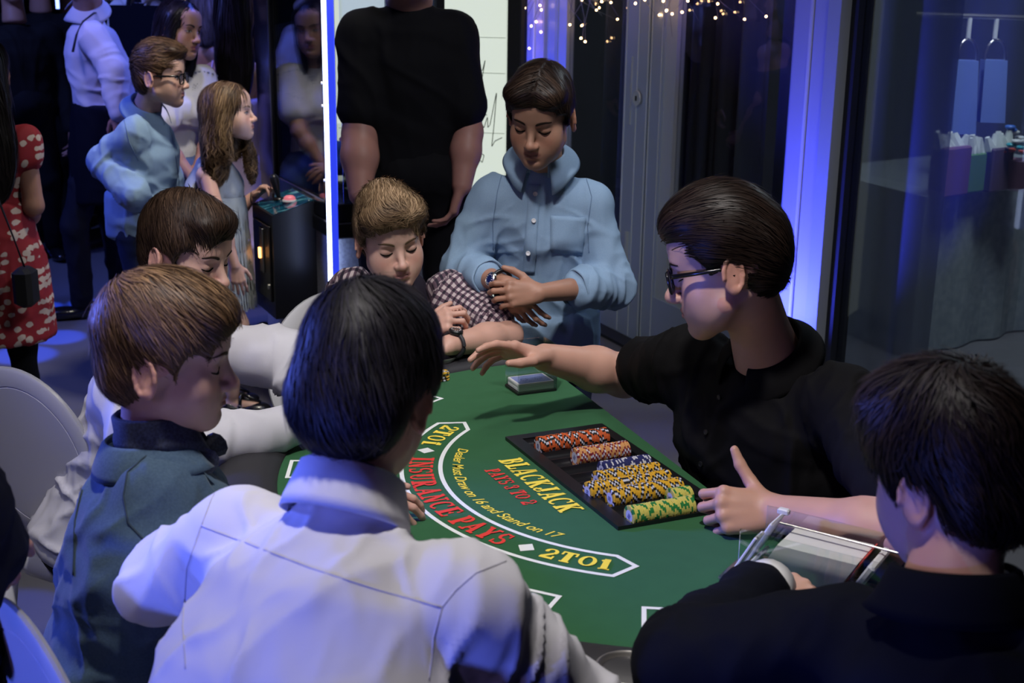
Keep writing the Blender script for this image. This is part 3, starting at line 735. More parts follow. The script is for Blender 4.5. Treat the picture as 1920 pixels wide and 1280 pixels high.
deck = empty('card_deck', cpos+A(0, 0, TZ+.0068)); tag(deck, 'deck of blue backed playing cards in the clear holder', 'cards')
zt = TZ+.0068
for i in range(26):
    j = A(random.gauss(0, .0004), random.gauss(0, .0004), 0)
    MB().box(cpos+j+A(0, 0, zt+.0005+i*.00068), (.0635, .0885, .00056), DR).build('card', cwf if i < 25 else cwf, deck)
q = zt+26*.00068+.0002
MB().box(cpos+A(0, 0, q), (.056, .081, .0003), DR).build('card_back', cb, deck)
m = MB()
for dv in (-.018, .018):
    for k_ in range(9):
        a = k_*.7; m.box(cpos+TV*(dv+.008*math.cos(a))+TU*.008*math.sin(a)+A(0, 0, q+.0003), (.003, .002, .0002), DR)
m.build('back_motif', mat('card_motif', (.04, .06, .22), .4), deck)

# ---- dealing shoe at the near end
shoe = empty('card_shoe', T(.56, -.06, TZ)); tag(shoe, 'clear and white card shoe full of cards beside the boy in the dark suit', 'card shoe')
sx = nrm(T(.59, .02, 0)-T(.50, -.085, 0)); sx = nrm(Zp(1605, 1050, .80)-Zp(1462, 1018, .80)); sx = nrm(A(sx[0], sx[1], 0)); sy = np.cross(A(0, 0, 1), sx); SR = np.stack([sx, sy, A(0, 0, 1)], 1)
s0 = Zp(1440, 1060, TZ); s0 = A(s0[0], s0[1], TZ)
def SP(x, y, z): return s0+sx*x+sy*y+A(0, 0, z)
MB().box(SP(.10, .0, .003), (.30, .125, .005), SR, .001).build('base', M['acrylic'], shoe)
for y in (-.055, .058): MB().box(SP(.11, y, .05), (.26, .003, .085), SR).build('side_panel', M['acrylic'], shoe)
MB().box(SP(.235, 0, .05), (.004, .11, .085), SR).build('end_panel', M['acrylic'], shoe)
a_ = rad(28); FR = SR@np.array([[math.cos(a_), 0, math.sin(a_)], [0, 1, 0], [-math.sin(a_), 0, math.cos(a_)]])
m = MB(); m.box(SP(-.012, .0325, .046), (.006, .056, .088), FR, .002); m.box(SP(-.012, -.042, .046), (.006, .034, .088), FR, .002); m.box(SP(-.018, 0, .012), (.006, .12, .022), FR, .002); m.build('front_plate', M['white'], shoe)
MB().box(SP(.008, .06, .088), (.02, .012, .01), SR, .002).build('corner_post', M['white'], shoe)
for i in range(44):
    x = .004+i*.0029; MB().box(SP(x+.02, .002, .046), (.0027, .088, .063), FR).build('card', cwf, shoe)
MB().box(SP(.156, .004, .052), (.002, .066, .066), FR).build('cut_card', mat('red_cut_card', (.62, .07, .06), .4), shoe)
m = MB(); m.box(SP(.172, 0, .045), (.012, .088, .07), FR, .003); m.build('weight', M['white'], shoe)
MB().cyl(SP(.02, .012, .088), SP(.245, .008, .086), .0022).build('rod', M['steel'], shoe)
# ================================================================== people: builders
M['lash'] = mat('lash', (.004, .003, .003), .9, spec=.05)
M['skin'] = mat('skin', (.6, .4, .3), .48, attr=True, spec=.4, bump=(420, .10, .0008), sss=.10)
def rotm(yaw, pitch, roll):
    """head axes: columns x (their right), y (facing), z (up); yaw 0 faces away from the camera, + turns to the left"""
    return np.array(Matrix.Rotation(rad(yaw), 3, 'Z')@Matrix.Rotation(rad(pitch), 3, 'X')@Matrix.Rotation(rad(roll), 3, 'Y'))
def face_yaw(d): return math.degrees(math.atan2(-d[0], d[1]))

def head_ops(c=0., nose=1., jaw=1., ears=1.1, neck=None, neck_r=.054, mouth=0., fem=0.):
    L = lambda x, y, z: np.array([x, y, z*(1-.10*c) if z < 0 else z])
    jw = jaw*(1-.08*c); U = []
    a = lambda pr, k: U.append(('u', pr, k)); s = lambda pr, k: U.append(('s', pr, k))
    a(el((0, -.012, .035), (.0745, .094, .078)), .01)
    a(el((0, -.032, -.002), (.064, .066, .062)), .03)
    a(el(L(0, .026, -.030), (.056*(.96+.04*jw), .055, .082*(1-.07*c))), .03)
    for q in (-1, 1):
        a(rc(L(q*.049*jw, .006, -.062), L(q*.014*jw, .060, -.100), .018, .015), .03)
        a(el(L(q*.037, .047, -.034), (.024+.005*c, .025+.003*c, .026+.006*c)), .025); a(el(L(q*.027, .046, -.066), (.024, .024, .026)), .03)
    a(el(L(0, .067, -.100), (.022*jw, .017, .016)), .022)
    a(rc((-.030, .071, .020), (.030, .071, .020), .012-.003*c), .02)
    a(el((0, .050, .055), (.052, .034, .036)), .03)
    a(el(L(0, .066, -.066), (.031, .022, .026)), .02)
    for q in (-1, 1): s(el((q*.0315, .093, .0015), (.0170, .0150, .0100)), .014)
    n = nose*(1-.14*c)
    a(rc((0, .074, .012), L(0, .080+.022*n, -.032), .0075*n, .0105*n), .013)
    a(el(L(0, .081+.022*n, -.037), (.0115*n, .0115*n, .0100*n)), .008)
    for q in (-1, 1): a(el(L(q*.0125*n, .076+.018*n, -.040), (.0085*n, .0105*n, .0080*n)), .007)
    for q in (-1, 1): s(el(L(q*.0062*n, .084+.016*n, -.0485), (.0034*n, .0050*n, .0030*n)), .003)
    s(el(L(0, .0925, -.054), (.0035, .0045, .008)), .006)
    lw = .9 if c else 1.
    for q in (-1, 1):
        a(rc(L(0, .0875, -.0625), L(q*.0225*lw, .0775, -.0675+.002*mouth), .0052, .0030), .005)
        a(rc(L(0, .0865, -.0735), L(q*.018*lw, .0775, -.0700+.002*mouth), .0062, .0032), .005)
        s(rc(L(0, .0945, -.0680), L(q*.022*lw, .0815, -.0682+.003*mouth), .0016, .0012), .003)
    s(el(L(0, .088, -.0855), (.016, .006, .005)), .008)
    for q in (-1, 1): a(el((q*.0315, .0665, .0005), (.0135, .0130, .0125)), .004)
    for q in (-1, 1): s(rc((q*.019, .0805, .0085), (q*.0315, .0835, .0110), .0013, .0013), .003); s(rc((q*.0315, .0835, .0110), (q*.044, .0755, .0075), .0013, .0013), .003)
    for q in (-1, 1):     # ears
        e = rotm(0, 0, 0); th = rad(26*q)
        ex = np.array([math.cos(th), math.sin(th)*q*q, 0]); ex = nrm(np.array([1*q, -.42, .06])); ez = nrm(np.array([0, -.22, 1.])); ez = nrm(ez-ex*(ez@ex)); ey = np.cross(ez, ex)
        R = np.stack([ex, ey, ez], 1); cen = np.array([q*.0765, -.018, -.010])
        E = ears
        a(el(cen, (.0065*E, .0165*E, .029*E), R), .008)
        for t0 in range(9):
            t = rad(-60+t0*28); t1 = rad(-60+(t0+1)*28)
            f = lambda t: cen+R@np.array([.0055, -q*.0155*math.cos(t)*E, .0275*math.sin(t)*E])
            a(rc(f(t), f(t1), .0034*E), .002)
        s(el(cen+R@np.array([.0118, .001*q, .001]), (.0068, .0095*E, .0165*E), R), .003)
        a(el(cen+R@np.array([.003, .002, -.0235*E]), (.0050, .0085, .0085)), .004)
    if neck is not None:
        a(tube([np.array([0, -.022, -.03]), np.array([0, -.026, -.03])*.4+np.array(neck)*.6, np.array(neck)], [neck_r]*2+[neck_r*1.12], [neck_r*.95]*2+[neck_r*1.1], (1, 0, 0), .4), .022)
    return U
def skin_col(p, sk, hairc, c=0., eyes='down', lips=(.42, .17, .15), brow=1., gaze=(0, 0), scalp=None, freck=0., fem=0.):
    x, y, z = p.T; ax_ = np.abs(x); sk = np.array(sk); col = np.tile(sk, (len(p), 1))
    zz = np.where(z < 0, z/(1-.10*c), z)
    def mixc(m, q): nonlocal col; m = np.clip(m, 0, 1)[:, None]; col = col*(1-m)+np.array(q)*m
    sm = lambda d, w: 1/(1+np.exp(d/w))
    nz = vnoise(p*60)*.5+vnoise(p*140)*.5
    col *= (1+.05*nz)[:, None]
    blush = sk*np.array([1.0, .72, .70])
    mixc(.55*np.exp(-(((ax_-.040)/.02)**2+((zz+.032)/.018)**2))*(y > .02), blush)
    mixc(.5*np.exp(-((x/.013)**2+((zz+.038)/.012)**2))*(y > .08), blush)
    mixc(.55*((ax_ > .068) & (y < .02)), blush)
    mixc(.25*np.exp(-(((ax_-.031)/.018)**2+((zz-.0)/.012)**2))*(y > .04), sk*np.array([.72, .60, .62]))
    if freck: mixc(freck*(vnoise(p*330) > .45)*np.exp(-(((ax_-.025)/.03)**2+((zz+.028)/.02)**2))*(y > .03), sk*np.array([.8, .62, .5]))
    up = -.0625+.0048*np.where(ax_ < .010, .6+.4*ax_/.010, np.clip(1-(ax_-.010)/.014, -.8, 1))
    lo = -.0785+.010*(ax_/.022)**2
    m = sm(zz-up, .0008)*sm(lo-zz, .0009)*(y > .06)*sm(ax_-.0225, .001)
    mixc(.95*m, lips)
    mixc(.6*np.exp(-((zz+.0682)/.0012)**2)*sm(ax_-.0215, .001)*(y > .06), np.array(lips)*.35)
    t = np.clip((ax_-.013)/.036, 0, 1); zb = .0195+.0075*np.sin(np.clip(t*1.15, 0, 1.15)*math.pi*.62)-.003*np.clip(t-.7, 0, 1)*3
    th = (.0044-.0025*t)*(1-.25*c)
    m = sm(np.abs(z-zb)-th, .0009)*sm(.013-ax_, .0012)*sm(ax_-.048, .0015)*(y > .03)
    mixc(brow*.85*m*(.8+.25*vnoise(p*np.array([300., 300, 900]))), np.array(hairc)*.75)
    u = (ax_-.0315)/.0145
    if eyes == 'down':
        zl = -.0062+.0045*u**2; m = sm(np.abs(zz-zl)-.0013, .0004)*sm(np.abs(u)-1, .06)*(y > .04); mixc(.92*m, (.012, .009, .008))
        m = sm(np.abs(zz-zl+.0022)-.0012, .0006)*sm(np.abs(u)-.8, .06)*(y > .04); mixc(.35*m, sk*.5)
    else:
        top = .0052*(1-u**2); bot = -.0048*(1-u**2)
        ins = sm(zz-top, .0004)*sm(bot-zz, .0004)*sm(np.abs(u)-1, .03)*(y > .04)
        mixc(ins, (.55, .53, .52))
        d = np.hypot(x-np.sign(x)*.0315-gaze[0], zz-gaze[1]); mixc(ins*sm(d-.0056, .0005), (.10, .055, .03)); mixc(ins*sm(d-.0026, .0004), (.005, .005, .005))
        m = sm(np.abs(zz-top)-.0014, .0005)*sm(np.abs(u)-1.05, .05)*(y > .04); mixc(.95*m, (.01, .008, .008))
        m = sm(np.abs(zz-bot)-.0007, .0004)*sm(np.abs(u)-1.0, .05)*(y > .04); mixc(.5*m, (.06, .03, .025))
    if scalp is not None: mixc(scalp(p), np.array(hairc)*.8)
    return col

class Body:
    def __init__(s, root, sk): s.root = root; s.sk = np.array(sk); s.V = []; s.F = []; s.C = []; s.n = 0
    def add(s, V, F, C=None):
        if C is None: C = np.tile(s.sk, (len(V), 1))*(1+.05*vnoise(V*45))[:, None]
        s.V.append(V); s.F.append(F+s.n); s.C.append(C); s.n += len(V)
    def torso(s, Pv, N, shL, shR, k=1.):
        N = np.asarray(N, float)-nrm(np.asarray(N, float)-np.asarray(Pv, float))*.045; ops, fr = torso_ops(Pv, N, shL, shR, k, .80, 0., .80, sr=.030)
        V, F = mesh_sdf(ops, .014, 1); s.add(V, F)
    def build(s, name='body'):
        # join the shells under the clothes so that the body is one surface
        big = s.V[-1]; o0 = s.n-len(big)
        o = 0
        for V in s.V[:-1]:
            c = big.mean(0); i = int(np.argmin(((V-c)**2).sum(1))); j = np.argsort(((big-V[i])**2).sum(1))[:1]
            q = s.F[-1][np.any(s.F[-1] == o0+j[0], axis=1)][0]
            f = np.array([[o+i, q[0], q[1], q[2]]]); s.F.append(f) if False else s.F.insert(0, f); o += len(V)
        return mk(name, np.concatenate(s.V), np.concatenate(s.F), M['skin'], s.root, np.concatenate(s.C))
class Head:
    def __init__(s, pos, yaw, pitch, roll, sc): s.o = np.array(pos, float); s.R = rotm(yaw, pitch, roll); s.s = sc
    def w(s, p): return s.o+(np.asarray(p, float)*s.s)@s.R.T
    def l(s, p): return ((np.asarray(p, float)-s.o)@s.R)/s.s
def face_strips(root, H, ops, hairc, eyes, brow):
    """eyebrows and lashes as thin pieces lying on the face"""
    def yat(x, z):
        q = np.stack([x, np.full(len(x), .16), z], 1)
        for _ in range(40): q[:, 1] -= np.clip(fieldp(ops, q), -.01, .02)*.85
        return q
    bc_ = np.array(hairc)*(.8 if hairc[0] < .15 else .5)
    bm_ = hairmat('brow%02x%02x' % (int(hairc[0]*255), int(hairc[2]*255)), tuple(np.array(hairc)*.8), .6)
    for q in (-1, 1):
        n = 14; t = np.linspace(0, 1, n); x = q*(.013+.036*t); z = .0190+.0072*np.sin(np.clip(t*1.15, 0, 1.15)*math.pi*.62)-.009*np.clip(t-.7, 0, 1)
        h = (.0036-.0024*t**1.5)*brow*np.clip(t*8+.35, 0, 1)
        up_ = yat(x, z+h); lo = yat(x, z-h); md = yat(x, z); up_[:, 1] += .0003; lo[:, 1] += .0003; md[:, 1] += .0016
        V = H.w(np.concatenate([up_, md, lo])); F = np.array([[k*n+i, k*n+i+1, (k+1)*n+i+1, (k+1)*n+i] for k in (0, 1) for i in range(n-1)])
        mk('eyebrow', V, F, bm_, root, np.tile(bc_, (len(V), 1)))
        u = np.linspace(-1, 1, n); x = q*.0315+u*.0145
        z = (-.0062+.0045*u**2) if eyes == 'down' else .0050*(1-u**2)+.0004
        a = yat(x, z+.0006); b = yat(x, z-.0006); c = b.copy(); a[:, 1] += .0003; b[:, 1] += .0005; c[:, 1] += .0030*(1-.6*u**2); c[:, 2] -= .0012 if eyes == 'down' else -.0008
        V = H.w(np.concatenate([a, b, c])); mk('eyelashes', V, F, M['lash'], root)
def put_head(B, H, neck, vox=.0024, c=0., hairc=(.05, .03, .02), neck_r=.054, geo={}, **kw):
    ops = head_ops(c, neck=H.l(neck), neck_r=neck_r, **geo)
    V, F = mesh_sdf(ops, vox, 1); C = skin_col(V, B.sk, hairc, c, **kw); B.add(H.w(V), F, C); H.ops = ops
    if vox < .0029: face_strips(B.root, H, ops, hairc, kw.get('eyes', 'down'), kw.get('brow', 1.))
    return ops

def hand_ops(wr, d, dorsal, side, k=1., curl=(25, 30, 18), spread=4., thumb=None, fingers=None, palm_bend=0.):
    X = nrm(d); Zd = nrm(np.asarray(dorsal, float)-X*np.dot(dorsal, X)); Y = np.cross(Zd, X)*side; R = np.stack([X, Y, Zd], 1); wr = np.asarray(wr, float)
    W = lambda p: wr+R@(np.asarray(p, float)*k)
    ops = []; a = lambda pr, kk: ops.append(('u', pr, kk*k))
    mc = [(.088, .027, .001), (.092, .0065, .003), (.087, -.0145, .001), (.077, -.033, -.004)]
    ln = [(.043, .026, .021), (.047, .030, .022), (.043, .028, .022), (.034, .021, .019)]
    rr = [.0092, .0094, .0090, .0079]
    a(el(W((.046, -.001, -.004)), np.array((.050, .036, .0135))*k, R), .01)
    for i in range(4):
        w0 = (.004, .016-.0105*i, .0)
        a(rc(W(w0), W(mc[i]), .0135*k, .0112*k), .012)
        cu = curl if fingers is None else fingers[i]
        p = np.array(mc[i]); ang = 0.; sp = rad(spread*(1.4-i)) if fingers is None or len(cu) < 4 else rad(cu[3])
        a(el(W(p+np.array((0, 0, .003))), np.array((.010, .0095, .0095))*k, R), .006)
        for j in range(3):
            ang += rad(cu[j]); dr = np.array((math.cos(ang)*math.cos(sp), math.sin(sp)*math.cos(min(ang, 1.2)), -math.sin(ang))); q = p+dr*ln[i][j]
            r0 = rr[i]*(1-.08*j); r1 = rr[i]*(1-.08*(j+1)) if j < 2 else rr[i]*.70
            a(rc(W(p), W(q), r0*k, r1*k), .0035); p = q
    th = thumb or [(.62, .66, -.30), (.86, .40, -.18), (.95, .12, -.12)]
    p = np.array((.018, .022, -.008)); r_ = [.0150, .0115, .0102, .0078]
    for j, L in enumerate((.042, .033, .027)):
        q = p+nrm(th[j])*L; a(rc(W(p), W(q), r_[j]*k, r_[j+1]*k), .012 if j == 0 else .004); p = q
    a(el(W((.036, .022, -.010)), np.array((.026, .016, .012))*k, R), .012)
    return ops
def put_arm(B, sh, elb, wr, k=1., hand=None, r=(.050, .042, .041, .027), vox=.0030, bare=True, col=None):
    sh, elb, wr = (np.asarray(q, float) for q in (sh, elb, wr)); ops = []
    if bare:
        ops += [('u', rc(sh, elb, r[0]*k*.80, r[1]*k), .01), ('u', rc(elb, elb+(wr-elb)*.38, r[2]*k*.98, r[2]*k*1.04), .02*k), ('u', rc(elb+(wr-elb)*.35, wr, r[2]*k*1.02, r[3]*k), .02*k)]
    else: ops += [('u', rc(wr-(wr-elb)*.35, wr, r[3]*k*1.1, r[3]*k), .01)]
    if hand:
        hk = dict(hand); hk.setdefault('k', k); ops += [(o, p, kk*1.0) for o, p, kk in hand_ops(wr, **hk)]
    V, F = mesh_sdf(ops, vox, 1)
    C = np.tile(B.sk, (len(V), 1))*(1+.05*vnoise(V*45))[:, None]*(np.array([1.0, .93, .92]) if col is None else np.array(col))
    B.add(V, F, C); return ops
def folds(V, N, spec):
    d = np.zeros(len(V))
    for i_, (c, r, dr, wl, amp) in enumerate(spec):
        c = np.asarray(c, float); q = V-c; w_ = np.exp(-(q*q).sum(1)/r**2); dr = nrm(dr); m = w_ > .03
        if not m.any(): continue
        x = nrm(np.cross(dr, A(.31, .52, .8))); y = np.cross(dr, x); q = q[m]
        u = np.stack([q@dr/wl*1.15, q@x/(wl*3.4), q@y/(wl*3.4)], 1)+17.3*i_
        u[:, 0] += .6*vnoise(u*np.array([.5, 1.6, 1.6])+5)
        n = vnoise(u); d[m] += amp*1.9*w_[m]*np.clip(1-2.7*np.abs(n), 0, 1)**1.4
    return V+N*d[:, None]
from mathutils.bvhtree import BVHTree
CLB = {}
def bvh(o):
    V, F = CLB[o.name]
    if not isinstance(F, BVHTree): CLB[o.name] = (V, BVHTree.FromPolygons([tuple(v) for v in V], [tuple(int(i) for i in f) for f in F]))
    return CLB[o.name][1]
def hitc(o, px, py, off=.0):
    """where the sight line through a photo pixel meets the garment"""
    d = nrm(ray(px, py)); h = bvh(o).ray_cast(Vector(CAM0), Vector(d)); 
    if h[0] is None: return None
    n = np.array(h[1]); n = n if n@d < 0 else -n; return np.array(h[0])+n*off
def seam(o, pts, parent, r=.0013, mt=None, name='seam', n=10):
    q = np.array(pts, float); out = []
    for i in range(len(q)-1):
        for t in np.linspace(0, 1, n, endpoint=i == len(q)-2):
            h = hitc(o, *(q[i]*(1-t)+q[i+1]*t), off=r*.35)
            if h is not None: out.append(h)
    if len(out) < 3: return None
    return MB().pipe(out, r, 5).build(name, mt or bpy.data.materials['seam'], parent, True)
def patchc(o, c4, parent, mt, name, n=9, m_=9, off=.003, thick=.002):
    g = quadgrid(*[A(x, y, 0) for x, y in c4], n, m_).reshape(-1, 3); out = []
    for x, y, _ in g:
        h = hitc(o, x, y, off)
        if h is None: return None
        out.append(h)
    V = np.array(out).reshape(n, m_, 3)
    F = [(i*m_+j, i*m_+j+1, (i+1)*m_+j+1, (i+1)*m_+j) for i in range(n-1) for j in range(m_-1)]
    ob = mk(name, V.reshape(-1, 3), F, mt, parent); md = ob.modifiers.new('thick', 'SOLIDIFY'); md.thickness = thick; md.offset = 0
    return ob
def cloth(name, ops, vox, mt, parent, fold=(), amp=.003, scale=7., stretch=(1, 1, .45), smooth=3, patf=None, seed=0.):
    V, F = mesh_sdf(ops, vox, smooth); N = vnormals(V, F)
    sv = V*scale*1.25*np.array(stretch)+seed; sv = sv+.5*np.stack([vnoise(sv*.7+i*9) for i in range(3)], 1)
    n = np.abs(vnoise(sv)); n2 = np.abs(vnoise(sv*2.1+11)); n3 = vnoise(sv*4.3+5)
    V = V+N*(amp*1.9*np.clip(1-2.6*n, 0, 1)**1.6+amp*.9*np.clip(1-2.4*n2, 0, 1)**1.6+amp*.22*n3)[:, None]
    if len(fold): V = folds(V, N, fold)
    o = mk(name, V, F, mt, parent, attr=None if patf is None else patf(V)); CLB[o.name] = (V, F); return o
def torso_ops(Pv, N, shL, shR, k=1., fat=1., back=0., depth=1., m=0., waist=1., hem=None, sr=.058, kk=.04):
    """shirt volume from pelvis to neck base; m margin"""
    Pv, N, shL, shR = (np.asarray(q, float) for q in (Pv, N, shL, shR)); lat = nrm(shR-shL); sw = np.linalg.norm(shR-shL); up = nrm(N-Pv); f = np.cross(up, lat)
    mid = (Pv+N)/2-f*back; pts = bez(Pv, mid, N, 7); lo = [.50, .475, .46*waist, .475, .50, .42, .15]; db = [.335, .32, .31*waist, .325, .325, .27, .17]
    ra = [a*sw*fat+m for a in lo]; rb = [b*sw*fat*depth+m for b in db]
    pel = nrm(np.cross(f, np.array([0, 0, 1.])))
    ops = [('u', tube(pts, ra, rb, lat, .5, 2.3), .01)]
    base = N-up*.050*k
    for s_ in (shL, shR):
        ops.append(('u', rc(base, s_, sr*k*.74+m, sr*k*.86+m), kk))
        ops.append(('u', rc(pts[4], s_-up*.03*k, .07*k+m, .050*k+m), kk))
    return ops, dict(lat=lat, up=up, f=f, sw=sw, pts=pts)
def sleeve_ops(sh, elb, end, r, kk=.035):
    sh, elb, end = (np.asarray(q, float) for q in (sh, elb, end))
    return [('u', rc(sh-A(0, 0, .012), elb, r[0]*.84, r[1]*.95), kk), ('u', rc(elb, end, r[1]*.95, r[2]), kk*.6)]
def legs(root, name, hipL, hipR, kL, kR, aL, aR, mt, k=1., vox=.012, shoes=None, r=(.085, .058, .048), pelvis=None):
    ops = []
    for h, kn, an in ((hipL, kL, aL), (hipR, kR, aR)):
        ops += [('u', rc(h, kn, r[0]*k, r[1]*k), .03), ('u', rc(kn, an, r[1]*k, r[2]*k), .02)]
    if pelvis is not None: ops.append(('u', pelvis, .04))
    o = cloth(name, ops, vox, mt, root, amp=.004, scale=9)
    if shoes:
        for an, d in ((aL, shoes[0]), (aR, shoes[1])): shoe(root, an, d, shoes[2], k)
    return o
def shoe(root, ankle, d, mt, k=1., zb=0.0):
    d = nrm(A(d[0], d[1], 0)); a = np.asarray(ankle, float); b = A(a[0], a[1], zb); y = np.cross(A(0, 0, 1), d)
    R = np.stack([d, y, A(0, 0, 1)], 1)
    ops = [('u', el(b-d*.02*k+A(0, 0, .045*k), (.055*k, .038*k, .045*k), R), .02), ('u', el(b+d*.09*k+A(0, 0, .035*k), (.10*k, .045*k, .034*k), R), .03),
           ('s', Pr(b-1, b+A(1, 1, .0), lambda x, y_, z: z-(zb+.004)), .002)]
    V, F = mesh_sdf(ops, .008, 1); o = mk('shoe', V, F, mt, root)
    return o
def collar(parent, N, up, fwd, r, h=.030, drop=.038, tip=.03, mt=None, open_=22, flare=.033, name='collar', tilt=0., leaf=True):
    up = nrm(up); fwd = nrm(np.asarray(fwd, float)-up*np.dot(fwd, up)); lat = np.cross(fwd, up); N = np.asarray(N, float); V = []; F = []
    n = 48; ph = np.linspace(rad(open_), 2*math.pi-rad(open_), n)
    for p in ph:
        e = min(p, 2*math.pi-p)-rad(open_); tp = math.exp(-(e/.42)**2); dr = fwd*math.cos(p)+lat*math.sin(p); fr = 1-.30*(.5+.5*math.cos(p))*1
        dz = -.020*(.5+.5*math.cos(p))        # lower at the throat
        prof = [(r, -.012), (r*.985, h*.55), (r*.97, h), (r*.985, h+.004), (r+.004, h+.001)]
        if leaf: prof += [(r+flare*.6, h*.45), (r+flare, h-drop*.75-tip*.4*tp), (r+flare*1.15+.006*tp, h-drop-tip*tp)]
        for (q, z) in prof: V.append(N+dr*q*(1+.0*fr)+up*(z+dz+.002))
    k = len(prof)
    for i in range(n-1):
        for j in range(k-1): F.append((i*k+j, i*k+j+1, (i+1)*k+j+1, (i+1)*k+j))
    o = mk(name, V, F, mt, parent); md = o.modifiers.new('thick', 'SOLIDIFY'); md.thickness = .0022; md.offset = 0
    return o
def button(parent, p, n, r=.0055, mt=None):
    z = nrm(n); x = nrm(np.cross(z, A(.2, .3, 1))); R = np.stack([x, np.cross(z, x), z], 1)
    return autosmooth(MB().lathe([(r, -.001), (r, .0015), (r*.8, .0022), (r*.6, .0014), (0, .0014)], p, 12, R, False).build('button', mt or M['white'], parent))
def on_surf(ops, p, d, it=30):
    """march from p along d until outside->surface of the field"""
    p = np.array(p, float); d = nrm(d)
    for _ in range(it):
        v = float(fieldp(ops, p[None])[0]); p = p+d*min(max(v, -.03), .03)*.8
        if abs(v) < 2e-4: break
    return p
def patch(name, ops, pts2, depth, _n, mt, parent, off=.002, thick=.0025):
    """flat-cut cloth piece laid over the field: pts2 is an (n,m,3) grid of points outside, moved along `depth` onto the surface"""
    G_ = np.array(pts2, float); n, m_ = G_.shape[:2]; q = G_.reshape(-1, 3); d = nrm(depth)
    for _ in range(40): q = q+d*np.clip(fieldp(ops, q), -.02, .02)[:, None]*.8
    g = gradp(ops, q, .004); q = q+g*off
    F = [(i*m_+j, i*m_+j+1, (i+1)*m_+j+1, (i+1)*m_+j) for i in range(n-1) for j in range(m_-1)]
    o = mk(name, q, F, mt, parent); md = o.modifiers.new('thick', 'SOLIDIFY'); md.thickness = thick; md.offset = 0
    return o
def quadgrid(a, b, c, d, n=8, m_=8):
    a, b, c, d = (np.asarray(q, float) for q in (a, b, c, d)); s = np.linspace(0, 1, n)[:, None, None]; t = np.linspace(0, 1, m_)[None, :, None]
    return (a*(1-t)+b*t)*(1-s)+(d*(1-t)+c*t)*s

